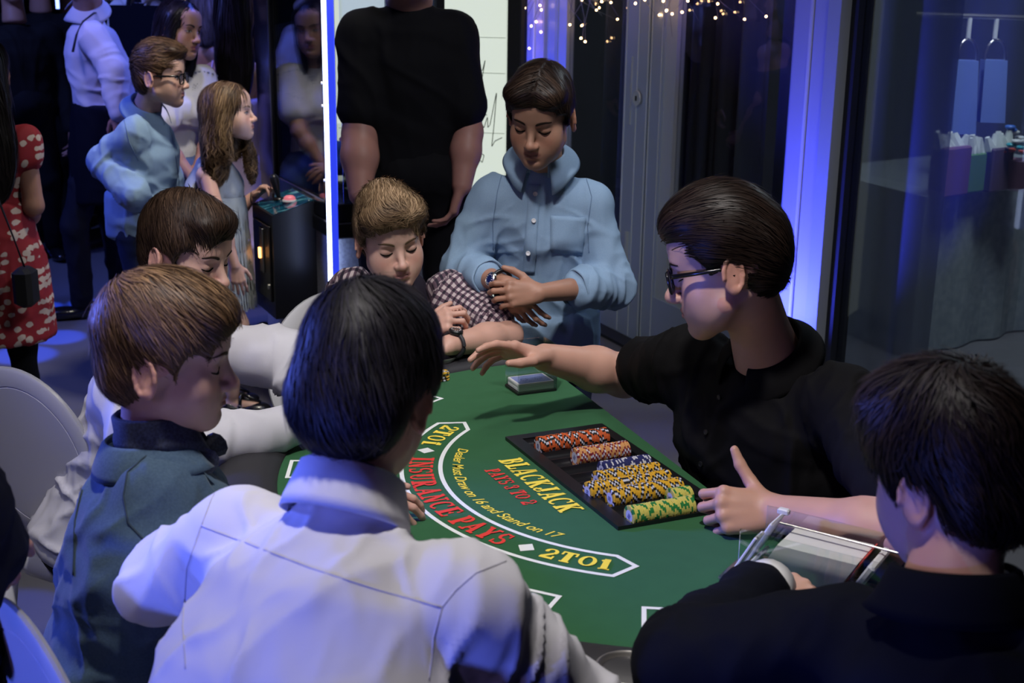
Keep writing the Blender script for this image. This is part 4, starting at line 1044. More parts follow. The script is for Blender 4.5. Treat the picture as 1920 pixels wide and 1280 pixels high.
# ------------------------------------------------------------------ hair
HM = {}
def hairmat(name, c, rough=.42):
    if name not in HM: HM[name] = mat('hair_'+name, c, rough+.06, attr=True, spec=.22)
    return HM[name]
def hair(parent, H, vol, comb, n, L, width, c, mname, seg=7, vox=.004, lift=.0, off=(-.003, .004), jit=.25, seed=1, fly=.1, rough=.42, var=.5, root_ok=None, warp=.004, wscale=38, clump=0., hi=None):
    """vol: ops in head space; comb(p)->direction in head space"""
    r = np.random.default_rng(seed); c = np.array(c)
    V0, F0 = mesh_sdf(vol, vox, 2); N0 = vnormals(V0, F0)
    cd = comb(V0); cd = cd/(np.linalg.norm(cd, axis=1)[:, None]+1e-9)
    # streak relief running along the combing
    side = np.cross(N0, cd); st = vnoise(V0*wscale+side*1.5)
    V1 = V0-N0*.003+N0*(warp*st)[:, None]
    C1 = c*(.75+.2*st)[:, None]
    hd = fieldp(H.ops, V0) if hasattr(H, 'ops') else np.full(len(V0), 1.)
    ok = hd > .0022
    keep = (hd[F0] > .0012).all(1); F0 = F0[keep]
    if root_ok is not None: ok &= root_ok(V0)
    ids = np.where(ok)[0]; ids = r.choice(ids, n)
    p = V0[ids]+r.normal(0, vox*.4, (n, 3)); offs = r.uniform(off[0], off[1], n); Ls = L*r.uniform(.6, 1.25, n); fl = (r.random(n) < fly)*r.uniform(.5, 1.5, n)
    jv = r.normal(0, jit, (n, 3)); rows = []
    if clump > 0: jv = jv*.5+np.stack([vnoise(p*clump+31*i) for i in range(3)], 1)*jit*2.2
    pts = [p.copy()]; nor = []
    for i in range(seg):
        g = gradp(vol, p); d = comb(p); d = d/(np.linalg.norm(d, axis=1)[:, None]+1e-9)+jv*(.3+.7*i/seg)
        d = d-g*(d*g).sum(1)[:, None]; d /= np.linalg.norm(d, axis=1)[:, None]+1e-9
        lf = lift+fl*.35*(i/seg)
        p = p+(d+g*np.asarray(lf)[:, None] if np.ndim(lf) else d+g*lf)*(Ls/seg)[:, None]
        dist = fieldp(vol, p); tgt = offs*math.sin(min(1., (i+1)/seg*1.4)*math.pi/2)+fl*.006*((i+1)/seg)**2
        p = p-g*((dist-tgt)*.85)[:, None]
        pts.append(p.copy()); nor.append(g)
    nor.append(nor[-1]); pts = np.stack(pts, 1); nor = np.stack(nor, 1)   # n,seg+1,3
    tan = np.gradient(pts, axis=1); tan /= np.linalg.norm(tan, axis=2)[..., None]+1e-9
    sd = np.cross(nor, tan); sd /= np.linalg.norm(sd, axis=2)[..., None]+1e-9
    tt = np.linspace(0, 1, seg+1); wd = width*np.clip(np.minimum(tt*6+.35, 1)*(1-tt**2.2)**.8, .04, 1)
    wd = wd[None, :, None]*r.uniform(.6, 1.3, n)[:, None, None]
    a = pts+sd*wd/2; b = pts-sd*wd/2
    SV = np.stack([a, b], 2).reshape(-1, 3); idx = np.arange(n*(seg+1)*2).reshape(n, seg+1, 2)
    Q = np.concatenate([np.stack([idx[:, :-1, k], idx[:, 1:, k], idx[:, 1:, k+1], idx[:, :-1, k+1]], -1).reshape(-1, 4) for k in (0,)])
    sh = (1+var*(r.random(n)-.5)*1.6)*(1+.35*vnoise(pts[:, 2]*22)); sh = np.clip(sh, .3, 2.2)
    cc = np.array(c)[None, :]*np.ones((n, 1))
    if hi is not None: t_ = np.clip((sh-.8)*1.1, 0, 1)[:, None]; cc = cc*(1-t_)+np.array(hi)*t_
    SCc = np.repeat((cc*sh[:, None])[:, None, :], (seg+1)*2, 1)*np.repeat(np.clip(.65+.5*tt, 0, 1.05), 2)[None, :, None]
    Vv = np.concatenate([V1, SV]); Ff = np.concatenate([F0, Q+len(V1)]); Cc = np.concatenate([C1, SCc.reshape(-1, 3)])
    o = mk('hair', H.w(Vv), Ff, hairmat(mname, tuple(c), rough), parent, Cc)
    return o
def cap_ops(th=.0, top=.0, nape=-.035, front=.063, side=.0, ear=1.):
    """generic short hair volume in head space: thin sides, fuller top"""
    U = [('u', el((0, -.014, .040), (.0785+th*.45+side, .0985+th*.8, .082+th)), .01), ('u', el((0, .000, .068+top*.6), (.060+th*.7, .084+th, .056+top*.6)), .03), ('u', el((0, -.052, nape+.012), (.062+th*.5, .047+th*.8, .055)), .03)]
    for q in (-1, 1): U.append(('u', el((q*.060, .004, .032), (.0165+th*.4+side, .040, .040)), .02))
    U += [('s', el((0, .112, front-.074), (.076, .066, .074)), .010)]
    for q in (-1, 1): U.append(('s', el((q*.080, .060, -.016), (.036, .040, .060)), .008)); U.append(('s', el((q*.092, -.006, -.026), (.032, .034, .046*ear)), .008))
    U.append(('s', el((0, .03, -.130), (.13, .10, .095)), .012))
    return U
def crown_comb(c, swirl=.35, down=.2):
    c = np.array(c)
    def f(p):
        d = p-c; d = d/(np.linalg.norm(d, axis=1)[:, None]+1e-6); n = nrm(c); t = np.cross(n[None, :], d); return d+swirl*t+np.array([0, 0, -down])
    return f
def const_comb(*v):
    v = np.array(v, float); return lambda p: np.tile(v, (len(p), 1))
def glasses(parent, H, mt, lens, w_=.064, h=.019):
    g = MB(); fr = []
    for q in (-1, 1):
        ring = []
        for t in np.linspace(0, 2*math.pi, 25)[:-1]:
            cx = abs(math.cos(t))**.6*np.sign(math.cos(t)); cz = abs(math.sin(t))**.6*np.sign(math.sin(t))
            x = q*.034+.0255*cx; ring.append(H.w((x, .098-.10*(abs(x)-.01)**2*8-.004, -.002+h*cz-.002)))
        ring.append(ring[0]); ring.append(ring[1]); g.pipe(ring, .0030*H.s, 6)
    g.pipe([H.w((-.010, .099, .004)), H.w((0, .101, .006)), H.w((.010, .099, .004))], .0021*H.s, 6)
    o = g.build('glasses', mt, parent, True)
    for q in (-1, 1):
        m = MB(); pts = [H.w((q*.058, .085, .008)), H.w((q*.066, .078, .008)), H.w((q*.076, .035, .006)), H.w((q*.0785, .0, .004)), H.w((q*.079, -.022, -.012))]
        m.pipe(pts, [.0046*H.s, .0046*H.s, .004*H.s, .0034*H.s, .0026*H.s], 6, 1.0); m.build('temple', mt, o, True)
        V = [H.w((q*.034+.024*abs(math.cos(t))**.6*np.sign(math.cos(t)), .0935, -.004+.9*h*abs(math.sin(t))**.6*np.sign(math.sin(t)))) for t in np.linspace(0, 2*math.pi, 21)[:-1]]
        mk('lens', V, [tuple(range(20))], lens, o, smooth=False)
    return o
def watch(parent, H0, d, up, r, mt_case, mt_dial, mt_band, face=.021):
    """band around the wrist point H0 (axis d), case on the `up` side"""
    d = nrm(d); up = nrm(np.asarray(up, float)-d*np.dot(up, d)); y = np.cross(up, d); c = np.asarray(H0, float)
    R = np.stack([d, y, up], 1)
    ring = [c+(y*math.cos(t)*r*1.12+up*math.sin(t)*r) for t in np.linspace(0, 2*math.pi, 29)]
    b = MB().pipe(ring, .0055, 6, 1.0); o = b.build('watch', mt_band, parent, True)
    Rz = np.stack([y, -d, up], 1) if False else np.stack([d, y, up], 1)
    autosmooth(MB().lathe([(face*.9, -.004), (face, -.002), (face, .004), (face*.85, .007), (face*.82, .006), (0, .006)], c+up*(r+.002), 24, Rz, False).build('watch_case', mt_case, o))
    dl = MB().lathe([(face*.8, 0), (0, .0004)], c+up*(r+.0085), 24, Rz, False); dl.build('dial', mt_dial, o)
    m = MB()
    for i in range(12):
        t = i*math.pi/6; m.box(c+up*(r+.0092)+(d*math.cos(t)+y*math.sin(t))*face*.62, (.0022, .0022, .0006), Rz)
    m.build('hour_marks', M['white'], o)
    return o
# ================================================================== people at the table
mat('seam', (.47, .46, .53), .8)
def person(label, at): r = empty('person', A(at[0], at[1], 0)); tag(r, label, 'person'); return r
def cm_(n, c, **kw): return mat(n, c, kw.pop('rough', .8), spec=kw.pop('spec', .25), **kw)
WV = (500, .25, .0006)
M['c_black'] = cm_('black_shirt_cloth', (.0034, .0032, .0038), bump=WV, rough=.8, spec=.16)
M['c_white'] = cm_('white_shirt_cloth', (.60, .59, .63), bump=WV)
M['c_lblue'] = cm_('light_blue_oxford', (.235, .36, .53), bump=WV, vary=(700, (.32, .45, .60), .6))
M['c_teal'] = cm_('slate_blue_wool', (.046, .082, .128), bump=(420, .4, .001), vary=(260, (.066, .110, .160), .7), rough=.9, sheen=.1)
M['c_navy'] = cm_('navy_wool', (.0020, .0028, .0078), bump=(420, .3, .001), rough=.85, spec=.14)
M['c_dark'] = cm_('dark_trousers', (.010, .011, .018), bump=(300, .2, .001))
M['c_navyt'] = cm_('navy_trousers', (.016, .024, .060), bump=(300, .2, .001))
M['shoe'] = mat('black_leather', (.008, .008, .010), .25, coat=.3)
M['frame'] = mat('black_acetate', (.006, .006, .007), .2)
M['lens'] = glassmat('lens', .03, (.96, .97, .98))
SK1 = (.60, .36, .27); SK2 = (.62, .385, .30); SKT = (.40, .225, .155); SKD = (.36, .20, .145)

# ------------------------------------------------ dealer
r = person('man in a black short sleeved shirt and dark glasses dealing across the table', P(1500, 1010, 2.5))
H = Head(P(1354, 484, 2.30), 77, -17, 2, 1.04); B = Body(r, SK1); HC = (.020, .012, .009)
Nk = P(1440, 655, 2.38); shR = P(1300, 668, 2.55); shL = P(1588, 738, 2.24); Pv = P(1500, 1030, 2.52)
put_head(B, H, Nk, .0024, 0., HC, .056, geo=dict(jaw=1.08), eyes='down', scalp=lambda p: .75*((p[:, 2] > -.03) & (p[:, 1] < .03) & (np.abs(p[:, 0]) > .05) & (p[:, 2] > .01)))
eR = P(1172, 698, 2.82); wR = P(1022, 668, 2.69)
hd = P(872, 668, 2.62)-wR
put_arm(B, shR, eR, wR, 1., dict(d=hd+A(0, 0, .035), dorsal=(-.12, .42, .90), side=1, fingers=[(6, 18, 10, 1), (16, 19, 11, -.5), (23, 21, 12, -2), (30, 23, 13, -4)], thumb=[(.78, .50, -.45), (.95, .12, -.36), (.98, -.02, -.20)], palm_bend=0), r=(.054, .048, .047, .030))
eL = Zp(1740, 990, .84); wL = Zp(1462, 948, .802); hd = Zp(1330, 938, .812)-wL
put_arm(B, shL, eL, wL, 1.03, dict(d=hd, dorsal=(.12, -.80, .58), side=-1, fingers=[(48, 70, 40, 3), (58, 74, 40, 0), (64, 76, 40, -2), (68, 74, 40, -4)], thumb=[(.45, .70, -.25), (.55, .80, .05), (.42, .88, .15)]), r=(.054, .048, .046, .031))
B.torso(Pv, Nk, shL, shR, .9); B.build()
ops, fr = torso_ops(Pv, Nk-A(0, 0, .036), shR, shL, 1., 1.05, .05, 1.0, sr=.062)
ops += [('u', rc(shR, shR+(eR-shR)*.62, .064, .064), .04), ('u', rc(shL, shL+(eL-shL)*.66, .064, .064), .04)]
sh_ops = ops
so = cloth('shirt', ops, .0075, M['c_black'], r, [(shR+(eR-shR)*.5, .10, eR-shR, .045, .006), (shR-A(0, 0, .1), .14, (1, .3, -1), .06, .006), ((Pv+Nk)/2, .2, (.4, 0, 1), .07, .006)], .005, 9)
ff = nrm(np.cross(nrm(Nk-Pv), fr['lat'])); ff = -ff if ff[0] > 0 else ff
collar(r, Nk+A(0, 0, .004), nrm(H.w((0, -.02, -.05))-Nk+A(0, 0, .05)), A(-.85, -.45, 0), .068, .036, .044, .045, M['c_black'], 24)
for px, py in ((1352, 735), (1330, 800), (1322, 860)):
    q = hitc(so, px, py, .002)
    if q is not None: button(r, q, A(-.8, -.5, .1), .0055, M['black'])
legs(r, 'trousers', Pv+A(-.03, .09, 0), Pv+A(.03, -.09, 0), Pv+A(-.16, .06, -.03), Pv+A(-.10, -.18, -.03), A(Pv[0]-.12, Pv[1]+.08, .09), A(Pv[0]-.06, Pv[1]-.16, .09), M['c_dark'], 1., shoes=((-.9, -.3), (-.9, -.3), M['shoe']), pelvis=el(Pv, (.16, .17, .13)))
glasses(r, H, M['frame'], M['lens'])
vol = cap_ops(.004, .020, -.035, .066)
vol += [('u', el((0, .045, .090), (.062, .048, .032)), .02), ('u', el((.0, -.085, .02), (.055, .030, .05)), .03)]
def comb_back(p):
    q = np.tile(A(0, -1., .25), (len(p), 1)); q[:, 2] -= 1.3*np.clip(-p[:, 1]-.02, 0, .1)/.1; q[:, 2] -= .5*np.clip(np.abs(p[:, 0])-.045, 0, .04)/.04; q[:, 0] += p[:, 0]*3; return q
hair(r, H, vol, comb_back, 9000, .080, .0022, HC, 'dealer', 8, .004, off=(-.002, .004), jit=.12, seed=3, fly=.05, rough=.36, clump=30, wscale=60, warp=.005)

# ------------------------------------------------ boy in dark suit, nearest right
r = person('boy in a dark navy suit seen from behind with one arm by the card shoe', P(1760, 1400, 1.3))
H = Head(P(1785, 868, 1.40), 30, -18, -3, .97); B = Body(r, SK2); HC = (.018, .011, .009)
Nk = P(1800, 1065, 1.33); shL = P(1600, 1165, 1.42); shR = P(2050, 1150, 1.28); Pv = A(.55, 1.22, .55)
put_head(B, H, Nk, .0034, .8, HC, .050, geo={}, eyes='down')
eL = Zp(1290, 1235, .86); wL = Zp(1440, 1098, .84)
put_arm(B, shL, eL, wL, .86, dict(d=Zp(1540, 1075, .83)-wL, dorsal=(-.1, -.3, 1), side=-1, curl=(30, 35, 20)), bare=False, vox=.0034)
eR = P(2080, 1330, 1.38); wR = A(.80, 1.55, .80)
put_arm(B, shR, eR, wR, .86, dict(d=(-.5, .8, 0), dorsal=(0, -.2, 1), side=1), bare=False, vox=.0034)
B.torso(Pv, Nk, shL, shR, .9); B.build()
ops, fr = torso_ops(Pv, Nk-A(0, 0, .036), shL, shR, .88, 1.08, .05, 1., sr=.062)
ops += sleeve_ops(shL, eL, wL-(wL-eL)*.08, (.066, .060, .046))+sleeve_ops(shR, eR, wR-(wR-eR)*.08, (.066, .058, .044))
cloth('jacket', ops, .0075, M['c_navy'], r, [(eL, .12, wL-eL, .05, .007), (shL-A(0, 0, .08), .12, (1, 0, -.6), .06, .005)], .004, 7)
MB().pipe([wL-(wL-eL)*.02, wL+(wL-eL)*.13], [.0430, .040], 20).build('shirt_cuff', mat('cuff_white', (.74, .74, .75), .7), r, True)
collar(r, Nk+A(0, 0, -.02), A(.06, .15, 1), A(-.45, .9, 0), .066, .040, .050, .0, M['c_navy'], 40, .02)
collar(r, Nk+A(0, 0, -.022), A(.06, .15, 1), A(-.45, .9, 0), .055, .036, .0, .0, M['c_white'], 20, .01, 'shirt_collar', leaf=False)
legs(r, 'trousers', Pv+A(-.08, 0, 0), Pv+A(.08, .02, 0), A(.42, 1.56, .50), A(.62, 1.58, .50), A(.44, 1.52, .09), A(.64, 1.54, .09), M['c_navy'], .85, shoes=((-.2, 1), (-.2, 1), M['shoe']), pelvis=el(Pv, (.15, .12, .12)))
vol = cap_ops(.010, .014, -.040, .06, ear=.8)+[('u', el((0, .03, .095), (.06, .06, .03)), .03)]
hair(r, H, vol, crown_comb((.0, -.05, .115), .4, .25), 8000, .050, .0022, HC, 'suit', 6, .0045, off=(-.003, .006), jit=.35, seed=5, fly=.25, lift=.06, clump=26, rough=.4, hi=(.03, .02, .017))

# ------------------------------------------------ boy in white shirt with black hair, centre front
r = person('black haired boy in a white shirt seen from behind, leaning on the front rail', A(-.3, 1.25))
H = Head(P(690, 742, 1.52), -14, -24, 3, .97); B = Body(r, SK2); HC = (.0075, .0065, .0085)
Nk = P(662, 940, 1.46); shL = P(462, 1008, 1.56); shR = P(885, 1122, 1.37); Pv = A(-.30, 1.22, .52)
put_head(B, H, Nk, .0030, .7, HC, .050, eyes='down')
eL = P(318, 1110, 1.62); wL = Zp(632, 1010, .82); eR = P(1105, 1340, 1.44); wR = P(1040, 1420, 1.60)
put_arm(B, shL, eL, wL, .88, dict(d=A(-.1, .9, 0), dorsal=(0, -.1, 1), side=-1, curl=(40, 45, 25)), bare=False)
put_arm(B, shR, eR, wR, .88, dict(d=A(-.3, .9, 0), dorsal=(0, -.1, 1), side=1, curl=(20, 25, 15)), bare=False)
B.torso(Pv, Nk, shL, shR, .9); B.build()
ops, fr = torso_ops(Pv, Nk-A(0, 0, .030), shL, shR, .86, 1.10, .03, 1., sr=.056)
ops += sleeve_ops(shL, eL, wL-(wL-eL)*.06, (.060, .056, .042))+sleeve_ops(shR, eR, wR-(wR-eR)*.06, (.062, .060, .042))
up = nrm(Nk-Pv); lat = fr['lat']
so = cloth('shirt', ops, .006, M['c_white'], r, [(eL, .09, wL-eL, .04, .007), (shL+A(.02, 0, -.10), .09, (1, 0, .5), .05, .006), (shR+A(-.02, 0, -.10), .12, (1, .2, -.2), .05, .010), (eR+(shR-eR)*.4, .12, (1, -.3, .3), .05, .008), ((Nk+Pv)/2, .16, (1, .2, .35), .07, .006)], .006, 7, (1, 1, .35))
sh_ops = ops
for pts in ([(387, 1001), (470, 1030), (595, 1075), (720, 1112), (842, 1142)], [(430, 905), (405, 950), (387, 1001), (362, 1080), (357, 1190), (365, 1270)], [(960, 1052), (905, 1075), (868, 1108), (842, 1142), (828, 1200), (822, 1279)]): seam(so, pts, r, .0010)
collar(r, Nk+A(0, 0, .000), nrm(Nk-Pv+A(0, .12, .15)), A(.45, .88, 0), .060, .036, .056, .03, M['c_white'], 22, .017)
legs(r, 'trousers', Pv+A(-.08, .03, 0), Pv+A(.08, -.02, 0), A(-.22, 1.62, .52), A(-.02, 1.58, .52), A(-.24, 1.56, .09), A(-.06, 1.5, .09), M['c_dark'], .85, shoes=((.3, 1), (.3, 1), M['shoe']), pelvis=el(Pv, (.15, .12, .12)))
vol = cap_ops(.015, .014, -.046, .06, ear=.75)+[('u', el((0, -.075, -.012), (.070, .040, .055)), .03)]
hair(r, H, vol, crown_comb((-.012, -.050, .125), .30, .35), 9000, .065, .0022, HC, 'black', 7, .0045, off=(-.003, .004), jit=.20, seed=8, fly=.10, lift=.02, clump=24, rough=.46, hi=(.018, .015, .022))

# ------------------------------------------------ boy in slate blazer
r = person('brown haired boy in a slate blue blazer with a dark checked collar', P(300, 1300, 1.75))
H = Head(P(316, 682, 1.80), -84, -9, 4, .95); B = Body(r, SK2); HC = (.105, .058, .030)
Nk = P(292, 835, 1.80); shR = P(305, 935, 1.74); shL = P(300, 880, 2.04); Pv = P(230, 1330, 1.80)
put_head(B, H, Nk, .0024, .85, HC, .047, eyes='down')
eR = P(450, 1050, 1.80); wR = Zp(668, 935, .805); eL = shL+A(.05, .02, -.24); wL = eL+A(.17, -.04, -.06)
put_arm(B, shR, eR, wR, .82, dict(d=Zp(790, 955, .795)-wR, dorsal=(.15, -.55, .8), side=1, curl=(25, 35, 20)), bare=False, vox=.003)
put_arm(B, shL, eL, wL, .82, dict(d=A(1, .1, 0), dorsal=(0, 0, 1), side=-1), bare=False)
B.torso(Pv, Nk, shL, shR, .9); B.build()
ops, fr = torso_ops(Pv, Nk-A(0, 0, .036), shR, shL, .86, 1.12, .05, 1.05, sr=.060)
ops += sleeve_ops(shR, eR, wR-(wR-eR)*.10, (.062, .056, .046))+sleeve_ops(shL, eL, wL, (.062, .056, .045))
jk = ops
so = cloth('blazer', ops, .0065, M['c_teal'], r, [(eR, .12, wR-eR, .05, .008), (shR+A(-.03, 0, -.12), .12, (.6, .2, -1), .055, .008), ((Pv+Nk)/2+A(-.05, 0, -.05), .16, (.5, 0, -1), .07, .006)], .005, 7)
upv = nrm(Nk-Pv)
collar(r, Nk+A(0, .0, -.022), nrm(H.w((0, -.03, -.06))-Nk+A(-.02, 0, .06)), A(.95, .25, -.2), .064, .026, .040, .0, M['c_teal'], 38, .026)
pd = mat('dark_check_shirt', (.012, .016, .035), .8, vary=(260, (.04, .05, .09), .8))
collar(r, Nk+A(.008, .0, .006), nrm(H.w((0, -.03, -.06))-Nk+A(-.02, 0, .06)), A(.95, .25, -.2), .053, .036, .040, .022, pd, 20, .010, 'shirt_collar')
bq = Nk+A(.068, .015, -.035); m = MB()
for q in (-1, 1): m.cyl(bq, bq+A(.012, .035*q, .004), .008, .020, 10)
m.box(bq+A(.006, 0, 0), (.016, .014, .018), None, .003); m.build('bow_tie', pd, r)
patchc(so, [(308, 1222), (380, 1206), (392, 1258), (318, 1274)], r, M['c_teal'], 'pocket_flap', off=.005, thick=.004)
mat('blazer_seam', (.022, .040, .058), .9)
for pts in ([(282, 872), (246, 905), (240, 950), (250, 1000), (290, 1040)], [(205, 830), (170, 900), (150, 1000), (150, 1100)]): seam(so, pts, r, .0016, bpy.data.materials['blazer_seam'])
legs(r, 'trousers', Pv+A(0, -.08, 0), Pv+A(0, .08, 0), Pv+A(.34, -.06, 0), Pv+A(.34, .12, 0), A(Pv[0]+.30, Pv[1]-.06, .09), A(Pv[0]+.30, Pv[1]+.12, .09), M['c_teal'], .83, shoes=((1, 0), (1, .2), M['shoe']), pelvis=el(Pv, (.12, .15, .12)))
vol = cap_ops(.006, .006, -.040, .070)+[('u', el((.0, .060, .080), (.054, .030, .022)), .025)]
def comb_fringe(p):
    d = p-np.array((-.02, -.06, .10)); d = d/(np.linalg.norm(d, axis=1)[:, None]+1e-6); d[:, 1] += .5; d[:, 2] -= .35; d[:, 0] += .25*np.clip(p[:, 1], 0, .1)/.1; return d
hair(r, H, vol, comb_fringe, 9000, .055, .0022, HC, 'brown', 7, .004, off=(-.003, .004), jit=.18, seed=12, fly=.06, clump=26, rough=.42, hi=(.22, .13, .065))

# ------------------------------------------------ boy in white shirt with dark brown hair
r = person('dark brown haired boy in a white shirt sitting behind the blazer boy', A(-.75, 2.55))
H = Head(P(346, 492, 2.62), -112, -13, 0, .97); B = Body(r, SK2); HC = (.034, .019, .012)
Nk = P(300, 632, 2.60); shR = P(235, 745, 2.46); shL = P(400, 655, 2.72); Pv = P(190, 1010, 2.62)
put_head(B, H, Nk, .0024, .7, HC, .048, eyes='down', freck=.2)
eR = P(300, 880, 2.36); wR = Zp(565, 800, .815); eL = P(545, 690, 2.72); wL = Zp(600, 765, .81)
put_arm(B, shR, eR, wR, .85, dict(d=A(.9, .15, -.05), dorsal=(0, -.25, 1), side=1, curl=(25, 30, 18)), bare=False)
put_arm(B, shL, eL, wL, .85, dict(d=A(.5, -.8, 0), dorsal=(0, 0, 1), side=-1), bare=False)
B.torso(Pv, Nk, shL, shR, .9); B.build()
ops, fr = torso_ops(Pv, Nk-A(0, 0, .036), shR, shL, .86, 1.10, .05, 1.0, sr=.056)
ops += sleeve_ops(shR, eR, wR-(wR-eR)*.07, (.062, .060, .040))+sleeve_ops(shL, eL, wL, (.064, .064, .042))
cloth('shirt', ops, .0065, M['c_white'], r, [(eL, .11, (.7, -.4, -.5), .045, .009), (eR, .11, wR-eR, .045, .008), (shR+A(-.02, 0, -.13), .13, (.5, 0, -1), .055, .008), (Pv+A(-.08, -.1, .08), .14, (.2, .1, 1), .05, .009)], .006, 7)
a = nrm(wR-eR); MB().pipe([wR-a*.075, wR-a*.06, wR-a*.015, wR-a*.012], [.040, .0405, .0375, .036], 24).build('shirt_cuff', M['c_white'], r, True)
button(r, wR-a*.04+A(0, -.038, .006), A(0, -1, .1), .0055)
collar(r, Nk+A(0, 0, .006), A(.2, -.1, 1), A(.9, -.2, 0), .058, .036, .044, .03, M['c_white'], 22)
legs(r, 'trousers', Pv+A(0, -.08, 0), Pv+A(0, .08, 0), Pv+A(.36, -.10, 0), Pv+A(.36, .08, 0), A(Pv[0]+.33, Pv[1]-.08, .09), A(Pv[0]+.33, Pv[1]+.1, .09), M['c_dark'], .85, shoes=((1, -.1), (1, 0), M['shoe']), pelvis=el(Pv, (.12, .15, .12)))
vol = cap_ops(.003, .010, -.032, .064)+[('u', el((0, .058, .088), (.056, .034, .026)), .025)]
def comb_side(p):
    d = p-np.array((-.045, -.03, .11)); d = d/(np.linalg.norm(d, axis=1)[:, None]+1e-6); d[:, 0] += .35; d[:, 1] += .45; d[:, 2] -= .25; return d
hair(r, H, vol, comb_side, 7500, .050, .0021, HC, 'dkbrown', 7, .004, off=(-.003, .003), jit=.18, seed=14, fly=.05, clump=30, rough=.4, hi=(.07, .042, .026))

# ------------------------------------------------ plaid boy
def plaid_mat():
    m = bpy.data.materials.new('plaid_cotton'); m.use_nodes = True; t = m.node_tree; b = t.nodes['Principled BSDF']; b.inputs['Roughness'].default_value = .85
    a = nd(t, 'ShaderNodeAttribute', attribute_name='pat'); sp = nd(t, 'ShaderNodeSeparateXYZ'); t.links.new(a.outputs['Vector'], sp.inputs[0])
    def stripes(out, period, duty, ph=0.):
        q = nd(t, 'ShaderNodeMath', operation='MULTIPLY_ADD'); q.inputs[1].default_value = 1/period; q.inputs[2].default_value = ph+100; t.links.new(out, q.inputs[0])
        f = nd(t, 'ShaderNodeMath', operation='FRACT'); t.links.new(q.outputs[0], f.inputs[0]); l = nd(t, 'ShaderNodeMath', operation='LESS_THAN'); l.inputs[1].default_value = duty; t.links.new(f.outputs[0], l.inputs[0]); return l.outputs[0]
    last = None
    sums = []
    for o_ in ('X', 'Y'):
        w1 = stripes(sp.outputs[o_], .0165, .46); w2 = stripes(sp.outputs[o_], .0165, .12, .35)
        ad = nd(t, 'ShaderNodeMath', operation='MULTIPLY_ADD'); ad.inputs[1].default_value = .5; t.links.new(w1, ad.inputs[0]); t.links.new(w2, ad.inputs[2]) ; ad.use_clamp = True
        sums.append(w1)
    s_ = nd(t, 'ShaderNodeMath', operation='ADD'); t.links.new(sums[0], s_.inputs[0]); t.links.new(sums[1], s_.inputs[1])
    h = nd(t, 'ShaderNodeMath', operation='MULTIPLY'); h.inputs[1].default_value = .5; t.links.new(s_.outputs[0], h.inputs[0])
    cr = nd(t, 'ShaderNodeValToRGB'); cr.color_ramp.interpolation = 'CONSTANT'; e = cr.color_ramp.elements; e[0].position = 0; e[0].color = (.56, .47, .47, 1); e[1].position = .25; e[1].color = (.125, .075, .105, 1)
    n_ = e.new(.75); n_.color = (.018, .012, .026, 1); t.links.new(h.outputs[0], cr.inputs[0]); t.links.new(cr.outputs[0], b.inputs['Base Color'])
    n = nd(t, 'ShaderNodeTexNoise', Scale=500.); bp = nd(t, 'ShaderNodeBump', Strength=.2, Distance=.0006); t.links.new(n.outputs[0], bp.inputs['Height']); t.links.new(bp.outputs[0], b.inputs['Normal'])
    return m
M['plaid'] = plaid_mat()
r = person('fair haired boy in a rolled up plaid shirt leaning on his folded arms', A(-.3, 3.4))
H = Head(P(727, 455, 3.12), face_yaw((.36, -.93)), -10, 7, .98); B = Body(r, SK2); HC = (.20, .125, .065)
Nk = P(735, 560, 3.28); shR = P(655, 560, 3.30); shL = P(840, 558, 3.34); Pv = A(-.34, 3.62, .52)
put_head(B, H, Nk, .0022, .9, HC, .047, eyes='down', freck=.15, geo=dict(ears=1.0), brow=.85, lips=(.44, .19, .17))
eL = P(952, 628, 3.22); wL = Zp(842, 650, .82); eR = P(640, 660, 3.2); wR = Zp(790, 625, .835)
put_arm(B, shL, eL, wL, .85, dict(d=A(-.9, -.3, -.1), dorsal=(0, -.2, 1), side=-1, curl=(20, 25, 15)), r=(.050, .044, .044, .030))
put_arm(B, shR, eR, wR, .85, dict(d=P(850, 592, 3.12)-wR, dorsal=(.1, -.55, .8), side=1, fingers=[(30, 50, 30, 3), (35, 55, 30, 0), (40, 55, 30, -2), (45, 55, 30, -4)]), r=(.050, .044, .042, .028))
B.torso(Pv, Nk, shL, shR, .9); B.build()
ops, fr = torso_ops(Pv, Nk-A(0, 0, .036), shR, shL, .86, 1.06, .06, 1.0, sr=.056)
sL0, sL1 = shL, shL+(eL-shL)*.72; sR1 = shR+(eR-shR)*.75
ops += [('u', rc(shL, sL1, .060, .058), .035), ('u', rc(shR, sR1, .060, .056), .035)]
lat = fr['lat']; up = fr['up']; fv_ = fr['f']
def patf(V):
    out = np.zeros((len(V), 3))
    def limb(a, b):
        ax = nrm(b-a); q = V-a; t = q@ax; rad_ = q-t[:, None]*ax; x = nrm(np.cross(ax, A(.1, .3, 1))); y = np.cross(ax, x); return t, np.arctan2(rad_@y, rad_@x)*.055, np.linalg.norm(rad_, axis=1)-.06, t
    q = V-Nk; d = q@lat; out[:, 0] = d+.3*(q@fv_)*np.sign(d); out[:, 1] = q@up
    for a, b in ((shL, sL1), (shR, sR1)):
        t, an, dd, _ = limb(a, b); m = (dd < .022) & (t > -.0); out[m, 0] = an[m]; out[m, 1] = t[m]
    return out
cloth('shirt', ops, .0055, M['plaid'], r, [(shL+(sL1-shL)*.6, .10, sL1-shL, .03, .006), (shR+(sR1-shR)*.6, .1, sR1-shR, .035, .006), (Nk-up*.12, .12, (.5, 0, 1), .05, .006)], .005, 9, patf=patf)
